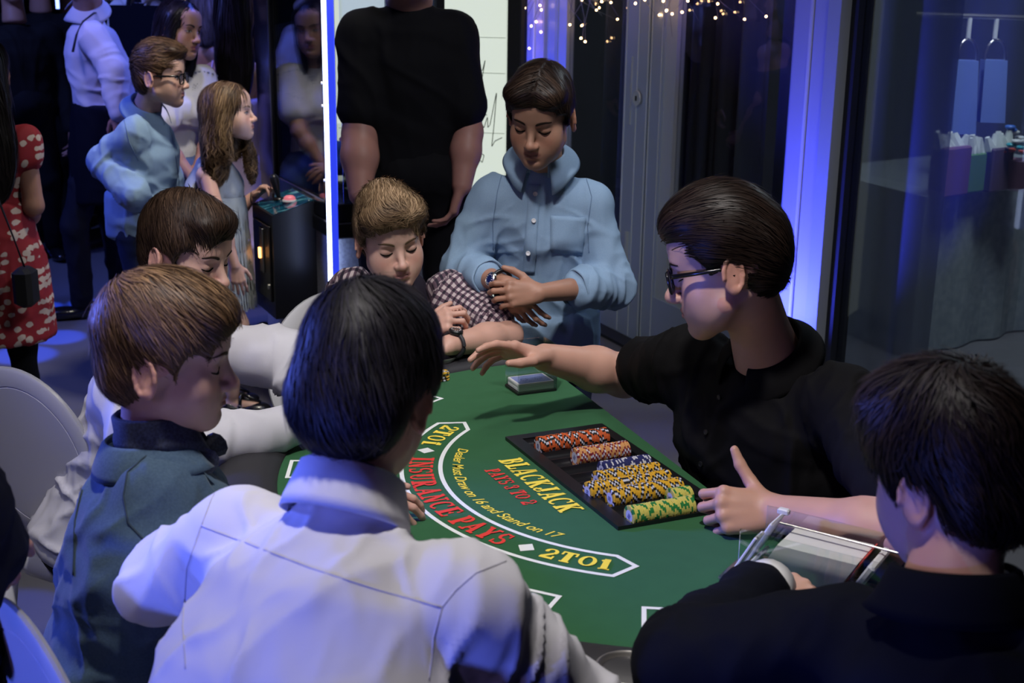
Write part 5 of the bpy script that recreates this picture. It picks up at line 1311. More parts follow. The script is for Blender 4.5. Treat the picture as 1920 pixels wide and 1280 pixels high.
def cuff(a, b, r0, mt, name='rolled_cuff', w_=.035):
    ax = nrm(b-a); x = nrm(np.cross(ax, A(.1, .3, 1))); y = np.cross(ax, x); V = []; F = []; n = 32
    prof = [(r0*.95, -w_*.55), (r0*1.04, -w_*.5), (r0*1.08, 0), (r0*1.05, w_*.45), (r0*.99, w_*.55), (r0*.9, w_*.45)]
    for i in range(n):
        t = 2*math.pi*i/n; d = x*math.cos(t)+y*math.sin(t); wob = 1+.035*math.sin(3*t+1)+.02*math.sin(7*t)
        for q, z in prof: V.append(b+d*q*wob+ax*(z+.004*math.sin(2*t)))
    k = len(prof)
    for i in range(n):
        for j in range(k-1): F.append((i*k+j, ((i+1) % n)*k+j, ((i+1) % n)*k+j+1, i*k+j+1))
    V = np.array(V); at = np.stack([np.tile(np.arange(n)[:, None]*2*math.pi/n*r0, (1, k)).ravel(), np.tile(np.array([z for _, z in prof])[None, :], (n, 1)).ravel(), np.zeros(n*k)], 1)
    return mk(name, V, F, mt, r, attr=at)
cuff(shL, sL1, .060, M['plaid']); cuff(shR, sR1, .058, M['plaid'])
collar(r, Nk+A(0, 0, .004), nrm(H.w((0, -.02, -.05))-Nk), A(.3, -.95, 0), .056, .034, .042, .03, M['plaid'], 24)
watch(r, wL+(eL-wL)*.08, eL-wL, A(-.2, -.4, .9), .030, M['black'], M['blackgloss'], M['rubber'], .018)
legs(r, 'trousers', Pv+A(-.08, 0, 0), Pv+A(.08, 0, 0), Pv+A(-.02, -.36, 0), Pv+A(.16, -.34, 0), A(Pv[0], Pv[1]-.32, .09), A(Pv[0]+.16, Pv[1]-.3, .09), M['c_dark'], .85, shoes=((0, -1), (.2, -1), M['shoe']), pelvis=el(Pv, (.15, .12, .12)))
vol = cap_ops(.008, .022, -.03, .068)+[('u', el((0, .062, .096), (.062, .036, .030)), .03), ('u', el((.045, .058, .085), (.040, .034, .030)), .02), ('u', el((-.05, .03, .08), (.036, .045, .034)), .02)]
def comb_tousle(p):
    d = p-np.array((.01, -.07, .09)); d = d/(np.linalg.norm(d, axis=1)[:, None]+1e-6); d[:, 1] += .55; d[:, 0] += .7*np.clip(p[:, 0]*12, -1, 1); d += .55*np.stack([vnoise(p*20+i*9) for i in range(3)], 1); return d
hair(r, H, vol, comb_tousle, 8000, .045, .0021, HC, 'fair', 6, .004, off=(-.004, .006), jit=.22, seed=21, fly=.12, lift=.02, clump=28, rough=.5, hi=(.36, .25, .15), warp=.006)

# ------------------------------------------------ standing boy in light blue shirt
r = person('dark haired boy standing in a light blue button down shirt with crossed wrists', P(1010, 900, 3.4))
H = Head(P(1002, 216, 3.30), face_yaw((-.30, -.95)), -21, -3, 1.0); B = Body(r, SKT); HC = (.024, .014, .010)
Nk = P(1006, 297, 3.42); shR = P(918, 366, 3.44); shL = P(1102, 370, 3.44); Pv = P(1015, 640, 3.50)
put_head(B, H, Nk, .0022, .6, HC, .049, eyes='down', brow=1.05, lips=(.27, .115, .095))
eR = P(862, 505, 3.42); wR = P(945, 533, 3.22); eL = P(1142, 528, 3.40); wL = P(1008, 548, 3.20)
put_arm(B, shR, eR, wR, .86, dict(d=P(1000, 600, 3.22)-wR, dorsal=(-.3, -.95, .1), side=1, fingers=[(10, 22, 15, 4), (8, 25, 15, 1), (10, 28, 15, -2), (12, 30, 15, -5)]), r=(.045, .040, .038, .026))
put_arm(B, shL, eL, wL, .86, dict(d=P(925, 556, 3.17)-wL+A(0, 0, .01), dorsal=(.1, -.92, .38), side=-1, fingers=[(28, 48, 25, 4), (32, 52, 25, 1), (36, 52, 25, -2), (40, 50, 25, -5)], thumb=[(.6, .7, -.2), (.85, .5, -.1), (.9, .3, -.2)]), r=(.045, .040, .038, .026))
B.torso(Pv, Nk, shL, shR, .9); B.build()
ops, fr = torso_ops(Pv, Nk-A(0, 0, .030), shR, shL, .88, 1.0, .0, .95, waist=1.05, sr=.054)
lat = fr['lat']; up = fr['up']
bot = P(1040, 690, 3.52)
ops += [('u', tube([Pv+up*.1, Pv-up*.06, bot], [.155, .165, .165], [.105, .112, .112], lat, .12, 2.4), .03)]
sR1 = eR+(wR-eR)*.50; sL1 = eL+(wL-eL)*.42
ops += sleeve_ops(shR, eR, sR1, (.058, .056, .046))+sleeve_ops(shL, eL, sL1, (.058, .056, .048))
sh_ops = ops
so = cloth('shirt', ops, .0055, M['c_lblue'], r, [(eR, .09, sR1-eR, .035, .006), (eL, .10, sL1-eL, .035, .007), (shR+(eR-shR)*.45, .11, (.4, 0, -1), .045, .005), (shL+(eL-shL)*.5, .11, (-.4, 0, -1), .045, .005), (Pv+A(.06, -.1, .1), .14, (.8, 0, .6), .06, .005), (shR+A(.05, -.08, -.12), .08, (1, 0, -.8), .04, .004)], .0045, 7, (1, 1, .4))
cuff(eR, sR1, .046, M['c_lblue'], w_=.06); cuff(eL, sL1, .048, M['c_lblue'], w_=.06)
collar(r, Nk+A(0, 0, .004), nrm(H.w((0, -.025, -.06))-Nk+A(0, .02, .08)), A(-.10, -.99, 0), .060, .028, .034, .030, M['c_lblue'], 22, .036)
patchc(so, [(1026, 402), (1092, 404), (1088, 474), (1028, 470)], r, M['c_lblue'], 'chest_pocket', off=.0028)
patchc(so, [(984, 344), (1006, 344), (999, 512), (976, 512)], r, M['c_lblue'], 'button_placket', 24, 4, off=.003)
for px, py in ((996, 362), (994, 412), (987, 472)):
    q = hitc(so, px, py, .006)
    if q is not None: button(r, q, A(0, -1, .2), .0062, M['white'])
mat('oxford_seam', (.15, .24, .38), .8)
for pts in ([(935, 318), (925, 360), (918, 420), (920, 470)], [(1088, 322), (1102, 365), (1096, 420), (1100, 470)]): seam(so, pts, r, .0013, bpy.data.materials['oxford_seam'])
watch(r, wR+(eR-wR)*.10, eR-wR, A(-.55, -.75, .35), .028, M['steel'], mat('blue_dial', (.01, .02, .12), .2), M['black'], .019)
aL_ = A(.16, 3.52, .09); aR_ = A(-.02, 3.52, .09)
legs(r, 'trousers', Pv+A(-.08, 0, -.02), Pv+A(.08, 0, -.02), A(-.02, 3.52, .42), A(.17, 3.50, .42), aR_, aL_, M['c_navyt'], .86, shoes=((-.1, -1), (.1, -1), M['shoe']), pelvis=el(Pv, (.14, .10, .10)))
vol = cap_ops(.004, .012, -.03, .070)+[('u', el((-.03, .045, .085), (.045, .045, .030)), .02), ('u', el((.035, .045, .083), (.042, .045, .028)), .02)]
def comb_mid(p):
    x = p[:, 0]+.012; d = np.stack([np.sign(x)*1.1, .45+.0*x, -.25-8*np.abs(x)], 1); d[:, 1] -= 9*np.clip(-p[:, 1], 0, .1); return d
hair(r, H, vol, comb_mid, 7500, .060, .0021, HC, 'darkbrown', 7, .004, off=(-.002, .003), jit=.12, seed=23, fly=.04, clump=30, rough=.33, hi=(.055, .033, .022))
# ================================================================== claw machine, sign, chairs, background
LC = A(-.658, 4.716, 0); MD = nrm(A(-.435, .90, 0)); MN = nrm(A(-.90, -.435, 0)); MR = np.stack([MD, MN, A(0, 0, 1)], 1)
def MP(a, o, z): return LC+MD*a+MN*o+A(0, 0, z)
def mbx(m, a0, a1, o0, o1, z0, z1, bev=0.): return m.box(MP((a0+a1)/2, (o0+o1)/2, (z0+z1)/2), (abs(a1-a0), abs(o1-o0), abs(z1-z0)), MR, bev)
cl = empty('claw_machine', MP(.42, -.23, 0)); tag(cl, 'black claw machine with a glowing blue corner strip and a joystick console', 'arcade machine')
M['speck'] = mat('grey_speckled_panel', (.30, .32, .36), .5, vary=(90, (.20, .21, .25), .9))
MW = .98; MDp = .44
mbx(MB(), .03, MW, -MDp, 0, .02, .74, .006).build('base_panel', M['speck'], cl)
mbx(MB(), -.005, MW+.01, -MDp, .012, .74, .80, .006).build('lower_bezel', M['blackgloss'], cl)
mbx(MB(), .0, MW, -MDp, .006, .80, .87, .004).build('upper_bezel', M['blackgloss'], cl)
for a0, a1, nm in ((.045, .085, 'stile'), (.76, MW, 'stile')): mbx(MB(), a0, a1, -.03, .008, .86, 2.12).build(nm, M['blackgloss'], cl)
mbx(MB(), .75, .765, .008, .012, .87, 2.12).build('edge_strip', M['black'], cl)
mbx(MB(), .085, .76, -.006, -.001, .87, 2.12).build('front_pane', M['glass'], cl)
mbx(MB(), .0, .006, -MDp+.03, -.04, .87, 2.12).build('side_pane', M['glass'], cl)
mbx(MB(), .0, .03, -MDp, -MDp+.03, .86, 2.12).build('rear_post', M['black'], cl)
mbx(MB(), .03, MW, -MDp, -MDp+.012, .86, 2.12).build('back_panel', mat('machine_inside', (.03, .045, .085), .35), cl)
mbx(MB(), -.005, MW+.01, -MDp, .01, 2.12, 2.4, .006).build('top_box', M['black'], cl)
led = mat('led_strip', (.8, .85, 1), .3, emit=((.50, .62, 1.0), 7.)); ledb = mat('led_channel', (.08, .10, .5), .35, emit=((.02, .05, 1.0), .8))
mbx(MB(), -.004, .036, -.012, .016, .55, 2.12, .003).build('light_strip', led, cl)
mbx(MB(), .036, .044, -.03, .010, .55, 2.12).build('light_channel', ledb, cl)  # blue halo around the strip, put into thin glowing side pieces
mbx(MB(), -.010, -.004, -.0135, .011, .55, 2.12).build('light_channel', ledb, cl)
m = MB()
for z in (.95, 1.22, 1.30, 1.62, 1.72): m.cyl(MP(.066, .008, z), MP(.066, .014, z), .006, .005, 10)
m.build('screw', M['steel'], cl)
# acrylic chute and prize card inside
for a0, a1, o0, o1 in ((.10, .36, -.16, -.157), (.357, .36, -.157, -.02)): mbx(MB(), a0, a1, o0, o1, .87, 1.12).build('chute_panel', M['acrylic'], cl)
teal = mat('prize_card', (.01, .13, .17), .4, emit=((.01, .16, .22), .35))
pc = MP(.05, -.30, 1.66); mbx(MB(), .045, .05, -.36, -.10, 1.60, 1.80).build('prize_card', teal, cl)
fc = bpy.data.curves.new('prizes', 'FONT'); fc.body = 'PRIZES'; fc.size = .07; fc.offset = .001; fc.extrude = .0006
fo = bpy.data.objects.new('prizes', fc); COL.objects.link(fo); dg = bpy.context.evaluated_depsgraph_get(); me = bpy.data.meshes.new_from_object(fo.evaluated_get(dg)); bpy.data.objects.remove(fo)
Vt = np.array([v.co for v in me.vertices]); Ft = [tuple(p.vertices) for p in me.polygons]
mk('lettering', [MP(.0445-q[2], -.115-q[0]*1.0, 1.63+q[1]) for q in Vt], [f for f in Ft], mat('prize_letters', (.7, .8, .82), .5, emit=((.6, .75, .8), .5)), cl, smooth=False)
plush = [mat('plush_blue', (.05, .13, .4), .9), mat('plush_pink', (.5, .15, .25), .9), mat('plush_yellow', (.5, .4, .1), .9)]
for i in range(7):
    c = MP(.42+.055*i, -.22-.06*(i % 3), .93); V, F = mesh_sdf([('u', el(c, (.05, .045, .05)), .01), ('u', el(c+A(0, 0, .06), (.038, .036, .034)), .015), ('u', el(c+A(.03, 0, .09), (.014, .012, .014)), .008), ('u', el(c+A(-.03, 0, .09), (.014, .012, .014)), .008)], .01)
    o = mk('plush_toy', V, F, plush[i % 3]); tag(o, 'small plush toy lying in the dark bottom of the claw machine', 'toy', 'plush toys in the claw machine')
# console
con = empty('joystick_console', MP(.37, .085, .40)); 
con.parent = cl; con.matrix_parent_inverse = cl.matrix_basis.inverted()
bpy.data.objects.remove(con); con = None
a0, a1 = .222, .512; o0, o1 = .0, .168; zt0, zt1 = .80, .85; zb = .40
def hexa(m, lo, hi): return m.add(lo+hi, [(0, 3, 2, 1), (4, 5, 6, 7), (0, 1, 5, 4), (1, 2, 6, 5), (2, 3, 7, 6), (3, 0, 4, 7)])
m = MB(); hexa(m, [MP(a0, o1, zb), MP(a1, o1, zb), MP(a1, o0, zb), MP(a0, o0, zb)], [MP(a0, o1, zt0), MP(a1, o1, zt0), MP(a1, o0, zt1), MP(a0, o0, zt1)])
con = m.build('console', M['black'], cl)
tm_ = bpy.data.materials.new('console_artwork'); tm_.use_nodes = True; t = tm_.node_tree; b = t.nodes['Principled BSDF']; b.inputs['Roughness'].default_value = .12; b.inputs['Coat Weight'].default_value = .5
tc = nd(t, 'ShaderNodeTexCoord'); mp = nd(t, 'ShaderNodeMapping'); mp.inputs['Scale'].default_value = (6, 26, 6); mp.inputs['Rotation'].default_value = (0, 0, rad(64)); nz = nd(t, 'ShaderNodeTexNoise', Scale=1.6, Detail=3.)
cr = nd(t, 'ShaderNodeValToRGB'); e = cr.color_ramp.elements; e[0].position = .38; e[0].color = (.003, .014, .05, 1); e[1].position = .72; e[1].color = (.22, .55, .60, 1); n_ = e.new(.54); n_.color = (.01, .12, .20, 1)
t.links.new(tc.outputs['Object'], mp.inputs[0]); t.links.new(mp.outputs[0], nz.inputs['Vector']); t.links.new(nz.outputs[0], cr.inputs[0]); t.links.new(cr.outputs[0], b.inputs['Base Color'])
m = MB(); i_ = .006; up_ = A(0, 0, .003)
hexa(m, [MP(a0+i_, o1-i_, zt0+.002)+up_*0, MP(a1-i_, o1-i_, zt0+.002), MP(a1-i_, o0+i_, zt1-.001), MP(a0+i_, o0+i_, zt1-.001)], [MP(a0+i_, o1-i_, zt0+.005), MP(a1-i_, o1-i_, zt0+.005), MP(a1-i_, o0+i_, zt1+.003), MP(a0+i_, o0+i_, zt1+.003)])
m.build('artwork_plate', tm_, cl)
mbx(MB(), a0-.004, a1+.004, -.002, .006, zt1-.01, zt1+.008).build('silver_trim', M['steel'], cl)
def top(a, o): return MP(a, o, zt0+(zt1-zt0)*(o1-o)/(o1-o0)+.005)
jb = top(.415, .085); joy = MB().lathe([(.022, 0), (.020, .006), (.0, .007)], jb, 16, None, False).build('joystick', M['black'], cl, True)
jt = jb+A(-.018, -.005, .085); m = MB(); ax = nrm(jt-jb); x_ = nrm(np.cross(ax, A(0, 1, 0))); Rj = np.stack([x_, np.cross(ax, x_), ax], 1)
m.lathe([(.007, .0), (.009, .02), (.014, .045), (.0185, .070), (.0175, .088), (.010, .099), (0, .101)], jb, 18, Rj, False); autosmooth(m.build('bulb_handle', M['black'], joy), 60)
bb = top(.325, .070); bt_ = MB().lathe([(.028, 0), (.028, .006), (.024, .008), (0, .008)], bb, 20, None, False).build('button_ring', mat('white_ring', (.6, .55, .58), .4), cl, True)
autosmooth(MB().lathe([(.023, .006), (.022, .016), (.014, .022), (0, .024)], bb, 20, None, False).build('push_button', mat('pink_button', (.85, .22, .28), .3, emit=((1., .25, .3), .25)), bt_), 60)
for a, o in ((a0+.02, o0+.02), (a1-.02, o0+.02), (a0+.02, o1-.02), (a1-.02, o1-.02)): MB().lathe([(.004, 0), (.003, .002), (0, .002)], top(a, o), 8, None, False).build('screw', M['steel'], con)
cd = mbx(MB(), a0+.03, a1-.03, o1, o1+.008, zb+.06, .755, .003).build('coin_door', M['black'], con)
for zz, w_ in (): pass
slot = mbx(MB(), .33, .375, o1+.008, o1+.014, .56, .735, .003).build('coin_plate', mat('worn_steel_plate', (.16, .16, .18), .4, .6), cl)
mbx(MB(), .355, .372, o1+.014, o1+.020, .615, .655).build('coin_slot_lamp', mat('orange_lamp', (1, .5, .2), .4, emit=((1., .38, .10), 6.)), slot)
R_ = np.stack([MD, A(0, 0, 1), MN], 1)
autosmooth(MB().lathe([(.011, 0), (.011, .006), (.005, .008), (0, .008)], MP(.27, o1+.008, .52), 14, R_, False).build('lock', M['steel'], con))

# ---- backlit sign
sg = empty('backlit_sign', P(850, 600, 5.45)); tag(sg, 'tall backlit white sign with handwritten lettering behind the man in black', 'sign')
sr_ = P(938, 150, 5.35); sl_ = nrm(A(-.985, .17, 0)); sn = nrm(np.cross(sl_, A(0, 0, -1))); sn = sn if sn[1] < 0 else -sn
S0 = A(sr_[0], sr_[1], 0); Rs = np.stack([sl_, np.cross(A(0, 0, 1), sl_), A(0, 0, 1)], 1)
def SG(a, z, off=0.): return S0+sl_*a+sn*off+A(0, 0, z)
MB().box(SG(.36, 1.2, -.03), (.72, .05, 2.3), Rs).build('lit_panel', mat('lit_acrylic', (.8, .85, .78), .5, emit=((.90, 1.0, .86), .62)), sg)
MB().box(SG(-.028, 1.2, -.03), (.056, .09, 2.4), Rs, .004).build('side_frame', M['blackmatte'], sg)
MB().box(SG(.748, 1.2, -.03), (.056, .09, 2.4), Rs, .004).build('side_frame', M['blackmatte'], sg)
MB().box(SG(.36, .03, -.03), (.85, .30, .05), Rs, .004).build('foot', M['blackmatte'], sg)
ink = mat('grey_ink', (.10, .11, .10), .6)
def strokes(name, lines, a, z, h, mt):
    m = MB()
    for ln in lines:
        q = np.array(ln, float); tt = np.linspace(0, len(q)-1, 8*len(q)); i0 = np.clip(tt.astype(int), 0, len(q)-2); f = (tt-i0)[:, None]
        c = q[i0]*(1-f)+q[i0+1]*f; c[1:-1] = (c[:-2]+c[1:-1]*2+c[2:])/4
        m.pipe([SG(a-x*h, z+y*h, .0005-.0055*0) for x, y in c], .0016, 4, .5, sn)
    return m.build(name, mt, sg)
s_l = [(.30, .75), (.12, .80), (.05, .60), (.28, .40), (.22, .10), (0, .15)]
strokes('lettering', [s_l, [(.40, .75), (.45, .25), (.62, .30), (.75, .80), (.62, .0), (.45, -.75), (.30, -.60), (.62, .05)]], .155, 1.285, .085, ink)
c_l = [(.38, .70), (.15, .85), (.02, .45), (.16, .05), (.40, .20)]
strokes('lettering', [c_l, [(.48, .75), (.52, .15), (.66, .15)], [(.56, 1.02), (.57, 1.06)], [(.98, .75), (.78, .85), (.68, .35), (.80, .05), (1.0, .70), (1.02, .10), (1.14, .25)], [(1.14, .25), (1.50, 2.1), (1.36, .2), (1.24, -.95), (1.42, -.62), (1.82, -.42)]], .155, 1.075, .075, ink)
strokes('lettering', [[(.0, -1.0), (.12, .75), (.2, .85), (.32, .7), (.24, .4)], [(.36, .7), (.42, .1), (.56, .7), (.62, .1), (.7, .3)], [(.74, 1.9), (.70, .2), (.86, .05), (.96, .45), (.78, .55)]], .165, .935, .075, ink)
for z in (1.44, 1.30, 1.06): MB().box(SG(.36, z, .0), (.70, .001, .002), Rs).build('panel_seam', mat('seam_grey', (.45, .48, .44), .6), sg)
MB().box(SG(.075, .72, .0), (.05, .003, .05), Rs).build('printed_mark', mat('pink_print', (.6, .12, .25), .6), sg)
MB().lathe([(.02, 0), (.02, .002), (.012, .002), (.012, 0)], SG(.07, .585, .0), 16, np.stack([sl_, A(0, 0, 1), sn], 1), False).build('printed_mark', mat('teal_print', (.03, .35, .30), .6), sg)

# ---- white chairs with oval backs
M['chair'] = mat('white_chair_plastic', (.60, .60, .62), .32, spec=.5); M['cush'] = mat('white_cushion', (.62, .62, .66), .7, bump=(300, .15, .001))
def chair_at(cx, cy, face, lab):
    g = empty('chair', A(cx, cy, 0)); tag(g, lab, 'chair', 'white oval backed chairs')
    f = nrm(A(face[0], face[1], 0)); l = np.cross(f, A(0, 0, 1)); c = A(cx, cy, 0)
    def Q(x, y, z): return c+l*x+f*y+A(0, 0, z)
    # seat frame and cushion
    out = [Q(.215*abs(math.cos(t))**.7*np.sign(math.cos(t)), .20*abs(math.sin(t))**.7*np.sign(math.sin(t))+.0, .435) for t in np.linspace(0, 2*math.pi, 37)]
    MB().pipe(out, .022, 8, 1.3).build('seat_frame', M['chair'], g, True)
    Rq = np.stack([l, f, A(0, 0, 1)], 1)
    V, F = mesh_sdf([('u', tube([Q(0, 0, .44), Q(0, 0, .475)], [.20, .20], [.19, .19], l, .25, 3.), .01)], .012, 2); mk('seat_cushion', V, F, M['cush'], g)
    for x in (-.17, .17):
        MB().pipe([Q(x, .17, .43), Q(x*1.02, .18, .25), Q(x*1.05, .185, 0)], [.024, .019, .013], 10).build('leg', M['chair'], g, True)
        MB().pipe([Q(x, -.17, .43), Q(x*1.03, -.20, .22), Q(x*1.1, -.25, 0)], [.024, .019, .013], 10).build('leg', M['chair'], g, True)
        MB().pipe([Q(x, -.17, .43), Q(x*.95, -.195, .50), Q(x*.9, -.215, .58)], [.024, .02, .016], 10).build('back_stile', M['chair'], g, True)
    tl_ = .16; bc = Q(0, -.235, .71); ux = l; uy = nrm(A(0, 0, 1)-f*tl_); un = np.cross(ux, uy)
    V = []; F = []; n = 48
    prof = [(1., -.004), (1.01, 0), (1., .004), (.97, .0065), (.805, .0065), (.80, .0052), (.79, .0052), (.785, .0065), (.35, .0075)]
    for sg_ in (1, -1):
        s0_ = len(V)
        for k_, (rr, dd) in enumerate(prof):
            for i in range(n): t = 2*math.pi*i/n; V.append(bc+ux*.188*rr*math.cos(t)+uy*.204*rr*math.sin(t)+un*dd*sg_)
        for k_ in range(len(prof)-1):
            for i in range(n):
                q = (s0_+k_*n+i, s0_+k_*n+(i+1) % n, s0_+(k_+1)*n+(i+1) % n, s0_+(k_+1)*n+i); F.append(q if sg_ > 0 else q[::-1])
        q = tuple(range(s0_+(len(prof)-1)*n, s0_+len(prof)*n)); F.append(q if sg_ > 0 else q[::-1])
    autosmooth(mk('back_panel', V, F, M['chair'], g), 40)
    return g
fA = nrm(A(.45, .89, 0)); oc = P(62, 848, 2.55); chair_at(oc[0]+fA[0]*.235, oc[1]+fA[1]*.235, fA, 'white oval backed chair under the boy in the white shirt, its back against the floor')
oc = P(634, 712, 3.18); fB = nrm(A(.55, -.83, 0)); chair_at(oc[0]+fB[0]*.235, oc[1]+fB[1]*.235, fB, 'white oval backed chair beside the plaid boy, mostly hidden by black hair')
oc = P(120, 1400, 1.52); fC = nrm(A(.75, .65, 0)); chair_at(oc[0]+fC[0]*.235, oc[1]+fC[1]*.235, fC, 'white oval backed chair under the boy in the slate blue blazer')
oc = P(-75, 1370, 1.70); fD = nrm(A(.35, .93, 0)); chair_at(oc[0]+fD[0]*.235, oc[1]+fD[1]*.235, fD, 'white oval backed chair in front of the dark suited sleeve')

# ---- dark far end of the room
o = MB().box((-3.2, 9.2, 1.6), (5.0, .1, 3.2)).build('stage_drape', mat('black_drape', (.006, .006, .009), .9)); tag(o, 'black drape closing the far dark end of the hall', 'drape')
g = empty('bar_shelf', P(200, 14, 8.6)); tag(g, 'dark bar shelf with a warm lit strip far behind the waiters', 'shelf')
a, b = P(168, 16, 8.7), P(350, 13, 8.7); R_b = basis(b-a, A(0, 0, 1)); MB().box((a+b)/2+A(0, .1, -.03), (np.linalg.norm(b-a)*1.3, .25, .03), R_b).build('board', M['blackmatte'], g)
for t0, t1 in ((0, .09), (.12, .16), (.26, .33), (.85, .93)): MB().box(a+(b-a)*(t0+t1)/2, (np.linalg.norm(b-a)*(t1-t0), .02, .025), R_b).build('lamp_strip', mat('warm_strip', (1, .8, .5), .5, emit=((1., .72, .38), .8)), g)
o = MB().box(P(88, 4, 8.0), (.016, .016, .22)).build('blue_tube_light', mat('blue_tube', (.3, .4, 1), .4, emit=((.22, .32, 1.), 4.))); tag(o, 'short glowing blue light tube hanging in the dark far hall', 'light')
# beams that make the blue pools on the floor
for i, (px, py, sz) in enumerate(((45, 690, 7), (110, 655, 6), (75, 600, 5.5), (160, 590, 4.5), (130, 545, 4), (150, 470, 4.5), (60, 500, 3.5), (95, 345, 4), (470, 640, 6), (440, 760, 7), (30, 1190, 9))):
    q = Zp(px, py, 0); light('floor_beam', 'SPOT', q+A(-.9, 1.1, 3.2), q, 1700 if i < 8 else 420, (.02, .08, 1.), .02, sz*.72, .35)
# ================================================================== people standing behind
# ------------------------------------------------ girl at the claw machine
r = person('curly haired girl in a silver fringed dress holding the joystick', A(-1.08, 4.92))
H = Head(P(419, 226, 4.86), -90, 4, 0, .90); B = Body(r, SK2); HC = (.115, .065, .032)
Nk = P(390, 302, 4.92); shR = P(377, 337, 4.82); shL = P(400, 330, 5.06); Pv = P(404, 512, 4.98)
put_head(B, H, Nk, .0026, 1., HC, .042, eyes='open', gaze=(0, .001), brow=.6)
eR = P(408, 437, 4.74); wR = P(436, 512, 4.74); eL = P(434, 412, 5.12); wL = P(472, 378, 5.12)
put_arm(B, shR, eR, wR, .70, dict(d=P(450, 557, 4.74)-wR, dorsal=(.3, -.9, .1), side=1, curl=(15, 25, 15)), r=(.050, .042, .040, .028), vox=.0036)
jh = jt+A(0, 0, -.01)
put_arm(B, shL, eL, wL, .70, dict(d=jh-wL+A(.02, 0, .02), dorsal=(-.25, .2, .95), side=-1, fingers=[(35, 50, 30, 3), (40, 55, 30, 0), (45, 55, 30, -2), (50, 55, 30, -4)]), r=(.046, .040, .038, .027), vox=.0036)
fl_ = A(-1.10, 4.97, 0); fr_ = A(-1.02, 4.86, 0)
for a_, k_ in ((A(-1.17, 5.02, .08), 0), (A(-1.10, 4.90, .08), 1)):
    kn = A(a_[0]+.03, a_[1], .36); hp_ = A(Pv[0], Pv[1]+(.06 if k_ == 0 else -.06), .60)
    V, F = mesh_sdf([('u', rc(hp_, kn, .060, .044), .02), ('u', rc(kn, A(a_[0], a_[1], .20), .044, .042), .02), ('u', rc(A(a_[0], a_[1], .22), a_, .042, .028), .02), ('u', rc(a_+A(-.02, 0, -.05), a_+A(.10, 0, -.055), .028, .022), .02)], .006); B.add(V, F)
    zb = 0.; d_ = A(1, -.05 if k_ else .05, 0); y_ = np.cross(A(0, 0, 1), d_); R_ = np.stack([d_, y_, A(0, 0, 1)], 1); b_ = A(a_[0], a_[1], 0)
    V, F = mesh_sdf([('u', el(b_+A(-.02, 0, .022), (.042, .036, .030), R_), .02), ('u', el(b_+A(.09, 0, .020), (.062, .040, .026), R_), .02), ('u', el(b_+A(.03, 0, .016), (.08, .034, .018), R_), .02), ('s', el(b_+A(.045, 0, .052), (.050, .028, .030), R_), .008)], .005)
    s_ = mk('shoe', V, F, M['shoe'], r)
    arc_ = [b_+A(.035, .036*math.cos(t), .028+.055*math.sin(t)) for t in np.linspace(0, math.pi, 9)]; MB().pipe(arc_, .007, 6).build('strap', M['shoe'], s_, True)
    MB().pipe([b_+A(.035, 0, .082), b_+A(.075, 0, .062), b_+A(.11, 0, .045)], .007, 6).build('strap', M['shoe'], s_, True)
    autosmooth(MB().lathe([(.008, 0), (.010, .003), (.006, .005), (.005, .002)], b_+A(.035, -.038, .035), 12, np.stack([A(1, 0, 0), A(0, 0, 1), A(0, -1, 0)], 1), False).build('buckle', M['steel'], s_))
B.torso(Pv, Nk, shL, shR, .72); B.build()
M['silver'] = cm_('silver_fabric', (.46, .49, .50), rough=.45, bump=(350, .5, .002), vary=(300, (.42, .45, .46), .7))
M['fringe'] = cm_('silver_fringe', (.40, .44, .45), rough=.42, spec=.5, vary=(120, (.42, .46, .47), .8))
up = nrm(Nk-Pv); lat = nrm(shR-shL); fwd = nrm(np.cross(up, lat)); fwd = fwd if fwd[0] > 0 else -fwd
hem = A(Pv[0]+.01, Pv[1], .44)
ops = [('u', tube([hem, Pv, (Pv*1.2+Nk*.8)/2, (Pv*.55+Nk*1.45)/2, Nk-up*.03], [.155, .150, .132, .138, .085], [.125, .120, .105, .108, .060], lat, .15, 2.2), .01)]
for s_ in (shR, shL): ops += [('u', rc(Nk-up*.02, s_-(s_-Nk)*.15, .040, .036), .03), ('s', rc(s_+(s_-Nk)*.1-up*.07, s_+(s_-Nk)*.6-up*.02, .045, .05), .01)]
cloth('dress', ops, .007, M['silver'], r, amp=.002)
zt = [(.86, .74), (.76, .655), (.675, .575), (.595, .495), (.515, .42)]
for z1_, z0_ in zt:
    V = []; F = []; rng = random.Random(int(z1_*1000))
    for i in range(150):
        t = 2*math.pi*i/150; tt = (z1_-hem[2])/(Nk[2]-hem[2]); cx = hem+(Nk-hem)*np.clip(tt, 0, 1); fl0 = 1.04
        ra_ = np.interp(z1_, [.44, .62, .86], [.157, .150, .136]); rb_ = np.interp(z1_, [.44, .62, .86], [.128, .12, .108]); d_ = lat*math.cos(t)*ra_+fwd*math.sin(t)*rb_; tn = nrm(-lat*math.sin(t)*ra_+fwd*math.cos(t)*rb_)
        n0 = len(V); w_ = .0040; j = rng.gauss(0, .004); L_ = z1_-z0_+rng.gauss(0, .006)
        for q, (k1, k2) in enumerate(((1.02, 0), (1.09, .5), (1.10+rng.gauss(0, .02), 1.))):
            p = A(cx[0], cx[1], z1_)+d_*k1+A(0, 0, -L_*k2)+tn*j*k2; ww = w_*(1-.4*k2); V += [p-tn*ww, p+tn*ww]
        F += [(n0, n0+1, n0+3, n0+2), (n0+2, n0+3, n0+5, n0+4)]
    o = mk('fringe_tier', V, F, M['fringe'], r)
